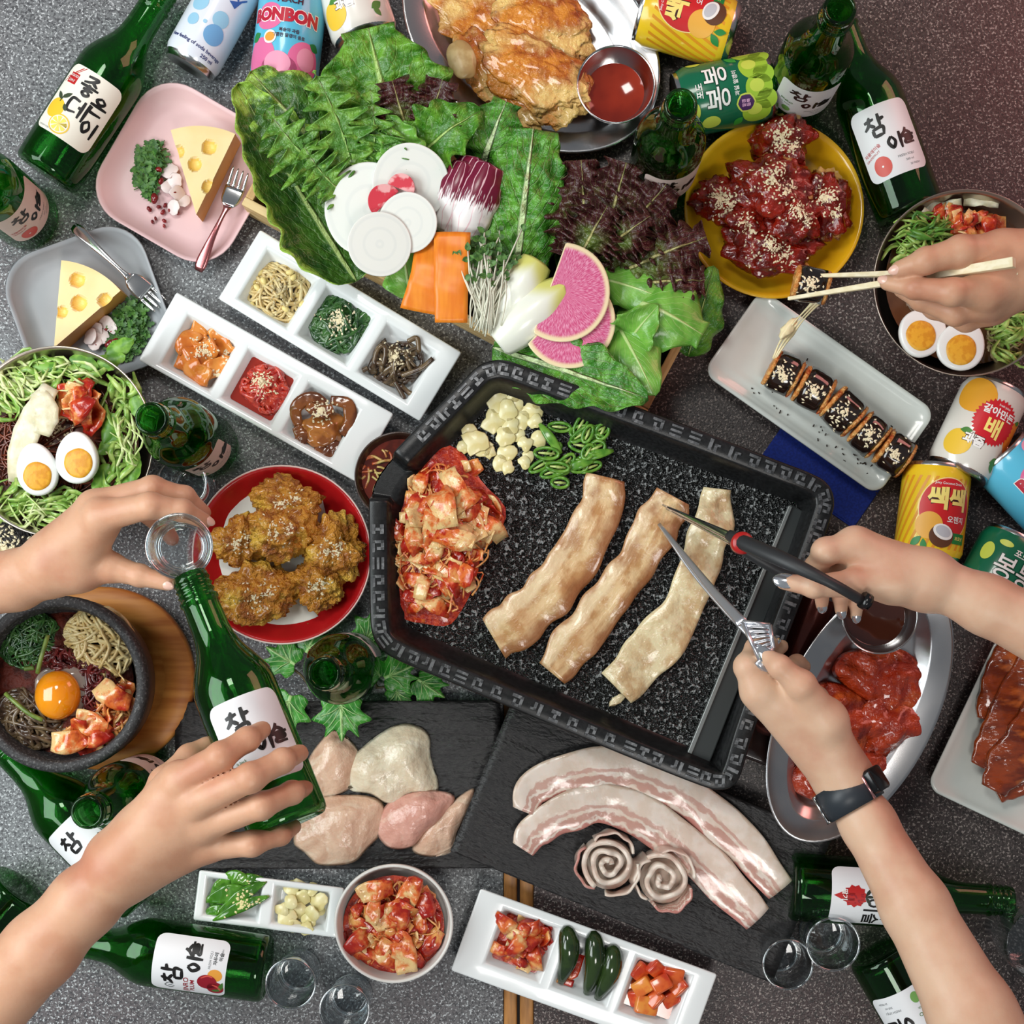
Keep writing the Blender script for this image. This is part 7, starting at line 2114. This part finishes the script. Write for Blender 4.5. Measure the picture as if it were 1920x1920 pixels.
m_gal = mat('soy_glazed_meat', (150, 66, 28), (104, 40, 20), nscale=34, detail=5, lo=.36, hi=.62, rough=.12, coat=.9, bump=.5, bscale=90, bdist=.003, col3=(196, 106, 48), n3=22, stretch=(1, 2.4, 1))
for i, (pts, w_, z, lb) in enumerate(((((1905, 1200), (1880, 1250), (1862, 1310), (1850, 1350)), 60, .030, 'glazed meat slice at the top of the edge platter'), (((1940, 1230), (1905, 1310), (1868, 1390), (1842, 1440)), 76, .036, 'broad glazed meat slice on the edge platter'),
        (((1975, 1290), (1925, 1380), (1885, 1440), (1862, 1482)), 80, .042, 'top glazed meat slice on the edge platter'), (((1985, 1400), (1940, 1450), (1900, 1475), (1870, 1490)), 46, .034, 'lowest glazed meat slice on the edge platter'))):
    sp = spline(pts, 30)
    pth = [P(x, y, z) for x, y in sp]
    mk('glazed_meat', strip(pth, [ML(w_, z) * (.55 + .45 * math.sin(PI * (.12 + .8 * k / 29))) for k in range(30)], .009, nu=14, wave=.0014, wf=2, seed=i, edge=.15, round_=.6)[:2], m_gal, None, label=lb, cat='meat')
# ================================================================ arms and hands
def skin_mat(name, c1, c2, c3):
    return mat(name, c1, c2, nscale=26, detail=4, lo=.38, hi=.66, rough=.42, sss=.22, sssr=(.9, .35, .18), bump=.22, bscale=420, bdist=.0006, col3=c3, n3=14, lo3=.52, hi3=.78, spec=.4)
m_skin_a = skin_mat('skin_warm', (206, 160, 130), (196, 144, 114), (184, 118, 94))
m_skin_b = skin_mat('skin_light', (214, 178, 150), (206, 164, 136), (194, 136, 112))
m_nail = mat('natural_nail', (232, 188, 170), rough=.22, coat=.4)
m_nail_s = mat('silver_nail', (212, 216, 222), rough=.12, metal=.85)

def J(j):  # (px,py,z,r_px) -> world point, radius
    return P(j[0], j[1], j[2]), ML(j[3], j[2])
def arm(label, arm_chain, palm, fingers, material, nails=None, h=.0017, kf=.004, kp=.014, kj=.007, extra=()):
    pts = [J(j) for ch in ([arm_chain] + list(palm) + list(fingers) + list(extra)) for j in ch]
    lo = np.array([min(p[i] - r for p, r in pts) for i in range(3)]) - .004
    hi = np.array([max(p[i] + r for p, r in pts) for i in range(3)]) + .004
    n = np.ceil((hi - lo) / h).astype(int) + 1
    ax = [lo[i] + h * np.arange(n[i]) for i in range(3)]
    val = np.full(tuple(n), 1.0, dtype=np.float32)
    def cone_into(dst, a, b, ra, rb, k, pad=.022):
        """smooth-union one tapered limb segment into dst, only where it matters"""
        A, B = np.array(a), np.array(b); m = max(ra, rb) + pad
        l_ = np.maximum(np.floor((np.minimum(A, B) - m - lo) / h).astype(int), 0)
        u_ = np.minimum(np.ceil((np.maximum(A, B) + m - lo) / h).astype(int) + 1, n)
        if (u_ <= l_).any(): return
        sl = tuple(slice(l_[i], u_[i]) for i in range(3))
        G = np.stack(np.meshgrid(*[ax[i][l_[i]:u_[i]] for i in range(3)], indexing='ij'), -1).astype(np.float32)
        d = d_cone(G, A, B, ra, rb)
        dst[sl] = smin(dst[sl], d, k)
    def chain(dst, ch, k):
        q = [J(j) for j in ch]
        for (a, ra), (b, rb) in zip(q[:-1], q[1:]): cone_into(dst, a, b, ra, rb, k)
    body = np.full(tuple(n), 1.0, dtype=np.float32)
    chain(body, arm_chain, .01)
    for ch in palm: chain(body, ch, kp)
    for ch in extra: chain(body, ch, .006)
    val = body.copy()
    for f in fingers:
        fv = np.full(tuple(n), 1.0, dtype=np.float32)
        chain(fv, f, kf)
        # slight knuckle swelling at each joint
        for j in f[1:-1]:
            p, r = J(j); cone_into(fv, p, p + Vector((0, 0, 1e-4)), r * 1.04, r * 1.04, .003)
        val = np.minimum(val, smin(fv, body, kj))
    V, F = surface_nets(val, lo, h)
    o = mk('person', ([tuple(v) for v in V], [tuple(f) for f in F]), material, None, label=label, cat='person')
    m = o.modifiers.new('smooth', 'SMOOTH'); m.factor = .5; m.iterations = 3
    for nl in (nails or ()):
        f, mm, kx, ky = nl[:4]
        (a, ra), (b, rb) = J(f[-2]), J(f[-1])
        d = (b - a).normalized(); up = Vector(nl[4]) if len(nl) > 4 else Vector((0, 0, 1))
        up = (up - d * up.dot(d)).normalized(); s = d.cross(up)
        c = b + d * rb * (.25 if kx < 1.2 else -.25) + up * rb * .80
        V0, F0 = ico(3)
        Vn = [c + d * (v.x * rb * kx) + s * (v.y * rb * ky) + up * (v.z * rb * .22 - .25 * rb * v.y * v.y * ky) - up * .14 * rb * max(0, v.x) for v in V0]
        mk('fingernail', (Vn, F0), mm, o)
    return o

# --- hand holding the shot glass (left)
f_th = [(150, 1068, .214, 36), (208, 1064, .218, 27), (262, 1079, .222, 20), (314, 1093, .226, 15)]
f_in = [(190, 968, .250, 31), (282, 948, .264, 24), (342, 957, .258, 20), (383, 977, .246, 15)]
f_mi = [(178, 950, .236, 30), (286, 916, .240, 23), (346, 931, .234, 19), (381, 961, .224, 15)]
f_ri = [(176, 952, .208, 27), (262, 950, .196, 22), (304, 985, .194, 18), (322, 1010, .198, 14)]
arm('bare hand and forearm holding a shot glass at the left edge', [(-260, 1180, .19, 64), (-60, 1106, .196, 58), (30, 1088, .20, 54), (100, 1058, .212, 50)],
    [[(105, 1050, .215, 44), (190, 968, .246, 33)], [(100, 1045, .212, 44), (178, 952, .234, 32)], [(100, 1055, .205, 42), (176, 955, .208, 30)], [(100, 1062, .20, 38), (172, 975, .185, 26)], [(95, 1070, .21, 44), (150, 1066, .214, 38)], [(150, 1066, .216, 36), (190, 985, .240, 30)]],
    [f_th, f_in, f_mi, f_ri], m_skin_a, nails=[(f_in, m_nail, .95, .62, (.5, .3, .9)), (f_th, m_nail, .95, .62, (.2, -.5, .9))])
_ax = Vector((.19, -.03, 1)).normalized()
shot_glass('clear shot glass held up between fingers and thumb', P(336, 1024, .292) - _ax * .0665, _ax, 1.09)
# --- hand holding the bottle (left, below)
g_in = [(340, 1462, .372, 31), (414, 1418, .388, 26), (464, 1386, .376, 22), (492, 1368, .358, 17)]
g_mi = [(372, 1502, .374, 32), (470, 1458, .390, 27), (530, 1426, .376, 22), (562, 1412, .352, 17)]
g_ri = [(386, 1546, .362, 30), (490, 1511, .376, 25), (548, 1486, .358, 21), (572, 1478, .332, 16)]
g_pi = [(388, 1588, .346, 27), (472, 1582, .352, 23), (526, 1566, .340, 18), (552, 1550, .322, 14)]
g_th = [(268, 1552, .332, 38), (312, 1468, .314, 31), (356, 1420, .298, 24), (388, 1398, .290, 18)]
arm('bare hand and forearm gripping the tilted green bottle', [(-330, 2200, .28, 96), (-60, 1924, .31, 80), (76, 1780, .326, 70), (160, 1690, .333, 64), (212, 1640, .338, 60)],
    [[(225, 1610, .345, 52), (340, 1464, .366, 36)], [(230, 1615, .345, 50), (372, 1503, .367, 36)], [(235, 1625, .340, 50), (386, 1547, .356, 34)], [(240, 1640, .332, 46), (388, 1588, .342, 30)], [(225, 1605, .335, 48), (268, 1552, .334, 40)], [(268, 1552, .338, 40), (338, 1470, .360, 34)]],
    [g_in, g_mi, g_ri, g_pi, g_th], m_skin_a, h=.0019)
# the held bottle
a_, b_ = P(543, 1548, .322), P(356, 1082, .292)
bottle('green soju bottle held in the hand, neck tilted to the glass', a_, b_ - a_, Matrix.Rotation(.25, 3, (b_ - a_).normalized()) @ Vector((0, 0, 1)), art_cham('plain'))
# --- hand with chopsticks
c_th = [(1880, 474, .208, 38), (1802, 472, .222, 30), (1736, 489, .224, 24), (1686, 505, .214, 16)]
c_in = [(1846, 546, .214, 32), (1786, 548, .224, 25), (1716, 540, .214, 20), (1664, 530, .202, 15)]
c_mi = [(1850, 568, .198, 31), (1792, 586, .198, 24), (1728, 562, .190, 20), (1690, 543, .186, 15)]
c_ri = [(1862, 578, .182, 28), (1812, 598, .172, 23), (1752, 578, .168, 19), (1716, 560, .170, 14)]
arm('bare hand holding chopsticks at the right edge', [(2280, 470, .21, 70), (2040, 488, .205, 62), (1940, 498, .204, 56)],
    [[(1930, 500, .206, 48), (1846, 546, .210, 34)], [(1930, 512, .202, 46), (1850, 566, .196, 33)], [(1930, 520, .195, 44), (1862, 577, .182, 30)], [(1930, 480, .208, 46), (1880, 474, .208, 40)], [(1880, 480, .210, 38), (1846, 540, .212, 34)]],
    [c_th, c_in, c_mi, c_ri], m_skin_a, nails=[(c_th, m_nail, .95, .62), (c_in, m_nail, .95, .62, (-.2, .2, 1))])
m_stick = mat('birch_stick', (238, 228, 196), (226, 212, 172), nscale=20, stretch=(1, 8, 8), rough=.5)
for i, (a, b, za, zb_) in enumerate((((1536, 517), (1912, 508), .128, .226), ((1478, 560), (1902, 492), .126, .246))):
    A, B = P(a[0], a[1], za), P(b[0], b[1], zb_)
    d = (B - A).normalized(); s = d.cross(Vector((0, 0, 1))).normalized(); up = s.cross(d)
    rings = [[A + (B - A) * k + (s * x + up * y) * w_ for x, y in ((-1, -1), (1, -1), (1, 1), (-1, 1))] for k, w_ in ((0, .0016), (.3, .0024), (1, .0042))]
    mk('chopstick', loft(rings), m_stick, None, smooth=False, bevel=.0006, label=('upper pale wooden chopstick behind the thumb', 'lower pale wooden chopstick across the fingertips')[i], cat='chopstick')
t = roll('seaweed roll slice lifted between the chopsticks', (1493, 528), (1548, 540), 33, .118, 9)
st = []
for dx in (0, 6, -7):
    sp = spline([(1532 + dx, 566, .105), (1500 + dx, 600, .080), (1470 + dx, 640, .060), (1452 + dx * .3, 672, .052)], 12)
    mk('cheese_string', tube([P(*q) for q in sp], [.0018, .0012, .0009, .0007, .0008, .0012, .0020, .0014, .0009, .0010, .0012, .0016], 6), mat('melted_cheese', (240, 224, 180), rough=.3, sss=.2), t)
mk('cheese_lump', lump(P(1478, 616, .072), (.012, .005, .004), .9, 3, .4, 1.8, 3), MATS['melted_cheese'], t)
# --- hand with scissors
s_in = [(1602, 1022, .200, 30), (1548, 1034, .206, 25), (1530, 1064, .188, 21), (1546, 1090, .170, 15)]
s_mi = [(1606, 1044, .186, 28), (1562, 1066, .176, 22), (1541, 1102, .160, 17), (1541, 1134, .150, 12)]
s_ri = [(1622, 1066, .172, 26), (1590, 1082, .162, 20), (1576, 1114, .150, 16), (1577, 1145, .144, 12)]
s_pi = [(1642, 1086, .162, 23), (1620, 1100, .152, 18), (1606, 1128, .144, 14), (1605, 1154, .140, 11)]
s_th = [(1676, 1092, .202, 36), (1600, 1094, .208, 27), (1526, 1099, .212, 21), (1470, 1091, .206, 15)]
arm('bare hand and forearm working scissors at the right edge', [(2260, 1330, .215, 84), (2000, 1206, .205, 68), (1850, 1134, .198, 54), (1745, 1088, .193, 47)],
    [[(1735, 1080, .194, 44), (1602, 1022, .196, 32)], [(1735, 1084, .192, 44), (1606, 1044, .184, 30)], [(1735, 1090, .188, 42), (1622, 1066, .172, 28)], [(1735, 1096, .184, 40), (1642, 1086, .164, 25)], [(1735, 1090, .196, 44), (1676, 1092, .200, 38)], [(1670, 1085, .200, 36), (1606, 1028, .196, 30)]],
    [s_in, s_mi, s_ri, s_pi, s_th], m_skin_b, nails=[(s_th, m_nail_s, 1.65, 1.0, (-.1, .25, 1)), (s_mi, m_nail_s, 1.0, .8, (0, -.7, .7)), (s_ri, m_nail_s, 1.0, .8, (0, -.7, .7)), (s_pi, m_nail_s, 1.0, .8, (0, -.7, .7))])
# scissors
m_hand = mat('black_rubber', (40, 42, 44), rough=.45)
t = thing('kitchen_scissors', 'black-handled kitchen scissors cutting the middle pork strip', 'scissors', P(1385, 1012, .16))
def blade(p0, p1, z0, z1, w0, w1, th, m, name):
    A, B = P(p0[0], p0[1], z0), P(p1[0], p1[1], z1)
    mk(name, strip([A.lerp(B, k) for k in np.linspace(0, 1, 12)], [w0 + (w1 - w0) * k for k in np.linspace(0, 1, 12)], th, nu=6, round_=.5)[:2], m, t)
blade((1243, 947), (1382, 1012), .076, .186, .0018, .0085, .0022, m_steel_b, 'upper_blade')
blade((1250, 954), (1382, 1020), .070, .180, .0018, .0080, .0022, m_steel_b, 'lower_blade')
mk('pivot_cap', xform(lathe([(0, .004), (.0085, .0032), (.0098, .001), (.0098, -.008), (0, -.009)], 24), Matrix.Translation(P(1392, 1018, .190))), mat('red_plastic', (170, 30, 28), rough=.3), t)
A = [P(*q) for q in spline([(1366, 1002, .178), (1400, 1020, .196), (1480, 1055, .226), (1560, 1094, .238), (1616, 1126, .226)], 26)]
mk('upper_handle', tube(A, [.0046 + .0026 * math.sin(PI * min(1, k / 18)) for k in range(26)], 10, flat=.7), m_hand, t)
A = [P(*q) for q in spline([(1374, 1018, .172), (1420, 1045, .172), (1490, 1082, .166), (1550, 1112, .150), (1600, 1128, .140)], 26)]
mk('lower_handle', tube(A, [.0044 + .002 * math.sin(PI * k / 25) for k in range(26)], 10, flat=.7), m_hand, t)
A = P(1617, 1124, .226)
mk('grip_band', tube([A, A + (P(1628, 1130, .224) - A)], .0075, 10), plain('black_gloss', (20, 20, 22), .2), t)
# --- hand with tongs and watch
w_in = [(1424, 1292, .200, 33), (1402, 1250, .200, 25), (1418, 1216, .184, 20), (1448, 1206, .168, 14)]
w_mi = [(1452, 1294, .184, 31), (1430, 1252, .172, 22), (1446, 1222, .158, 18), (1466, 1212, .152, 13)]
w_ri = [(1490, 1294, .170, 29), (1478, 1256, .156, 20), (1494, 1244, .148, 16), (1508, 1250, .146, 13)]
w_th = [(1548, 1352, .200, 36), (1502, 1284, .218, 27), (1462, 1250, .220, 21), (1432, 1226, .210, 15)]
arm('bare forearm with a black watch, hand holding tongs', [(2080, 2400, .27, 104), (1920, 2080, .255, 92), (1822, 1900, .235, 80), (1716, 1700, .205, 63), (1628, 1545, .182, 50), (1584, 1472, .174, 45)],
    [[(1576, 1462, .176, 43), (1424, 1294, .196, 36)], [(1578, 1460, .172, 42), (1452, 1296, .182, 34)], [(1582, 1458, .168, 40), (1490, 1296, .170, 32)], [(1586, 1456, .164, 38), (1528, 1312, .158, 28)], [(1584, 1450, .180, 40), (1548, 1352, .198, 38)], [(1545, 1350, .198, 36), (1440, 1296, .194, 34)]],
    [w_in, w_mi, w_ri, w_th], m_skin_b, nails=[(w_th, m_nail_s, 1.65, 1.0, (-.25, .15, 1)), (w_in, m_nail_s, .9, .6, (.6, .4, .5))], h=.0019)
# tongs
t = thing('serving_tongs', 'silver slotted serving tongs gripping the middle pork strip', 'tongs', P(1330, 1100, .09))
m_tong = mat('satin_steel', (206, 208, 214), rough=.28, metal=.85)
A = [P(*q) for q in spline([(1236, 983, .078), (1288, 1048, .122), (1340, 1112, .166), (1392, 1168, .204)], 24)]
mk('upper_leg', strip(A, [.0035 + .0062 * (k / 23) for k in range(24)], .0024, nu=7, round_=.5)[:2], m_tong, t)
A2 = [P(*q) for q in spline([(1240, 988, .070), (1300, 1072, .098), (1360, 1140, .126), (1420, 1200, .150)], 24)]
mk('lower_leg', strip(A2, [.0035 + .0062 * (k / 23) for k in range(24)], .0024, nu=7, round_=.5)[:2], m_tong, t)
# slotted head: rails + cross bars
q0, q1, q2, q3 = (P(1392, 1166, .204), P(1444, 1172, .208), P(1450, 1216, .214), P(1424, 1236, .214))
for a, b, r in ((q0, q1, .0019), (q1, q2, .0019), (q0, q3, .0019), (q2, q3, .0019)): mk('head_rail', tube([a, b], r, 8), m_tong, t)
for k in np.linspace(.1, .9, 6):
    a, b = q0.lerp(q3, k), q1.lerp(q2, k)
    mk('head_bar', strip([a.lerp(b, x) for x in np.linspace(0, 1, 4)], .0031, .0016, nu=4)[:2], m_tong, t)
A = [q3.lerp(P(1470, 1290, .196), k) for k in np.linspace(0, 1, 6)]
mk('grip', strip(A, .011, .003, nu=5)[:2], m_tong, t)
# watch
wd = (P(1628, 1545, .182) - P(1584, 1472, .174)).normalized()
wc = P(1592, 1490, .1758); wr = ML(52.5, .176)
s = wd.cross(Vector((0, 0, 1))).normalized(); up = s.cross(wd)
t = thing('wrist_watch', 'black strap wrist watch on the forearm above the red meat platter', 'watch', wc - Vector((0, 0, wr)))
hw = .0135
rings = []
for k in range(49):
    th = 2 * PI * k / 48
    e = s * math.cos(th) + up * math.sin(th)
    rings.append([wc + e * (wr + o_) + wd * x for x, o_ in ((-hw, .0006), (-hw, .0026), (0, .0032), (hw, .0026), (hw, .0006))])
mk('strap', loft(rings, False, False), mat('watch_strap', (44, 50, 56), rough=.42), t)
th0 = .62
def wpt(th, o_, x): return wc + (s * math.cos(th) + up * math.sin(th)) * (wr + o_) + wd * x
sgn_ = 1 if s.x > 0 else -1
c0 = th0 if s.x > 0 else PI - th0
e = (s * math.cos(c0) + up * math.sin(c0)); tn = wd.cross(e)
C = wc + e * (wr + .0050)
mk('case', [list(xform(prism(rrect(.024, .022, .004, 4), -.0045, .0045), Matrix.Translation(C) @ frame(tn, wd, e).to_4x4() if tn.cross(wd).dot(e) > 0 else Matrix.Translation(C) @ frame(-tn, wd, e).to_4x4()))[0], prism(rrect(.024, .022, .004, 4), 0, 1)[1]], plain('watch_black', (16, 16, 18), .18), t, bevel=.001)
mk('case_trim', tube([wpt(c0 + (.42 if s.x > 0 else -.42) * 1, .0042, x) for x in (-hw, 0, hw)], .0014, 6), mat('rose_metal', (206, 150, 150), rough=.2, metal=.9), t)
cb = PI - .15 if s.x > 0 else .15
for x in (-hw * .9, hw * .9): mk('buckle_bar', tube([wpt(cb - .15, .0042, x), wpt(cb + .15, .0042, x)], .0012, 6), m_steel_b, t)
mk('buckle_pin', tube([wpt(cb, .0046, -hw * .9), wpt(cb, .0046, hw * .9)], .0012, 6), m_steel_b, t)
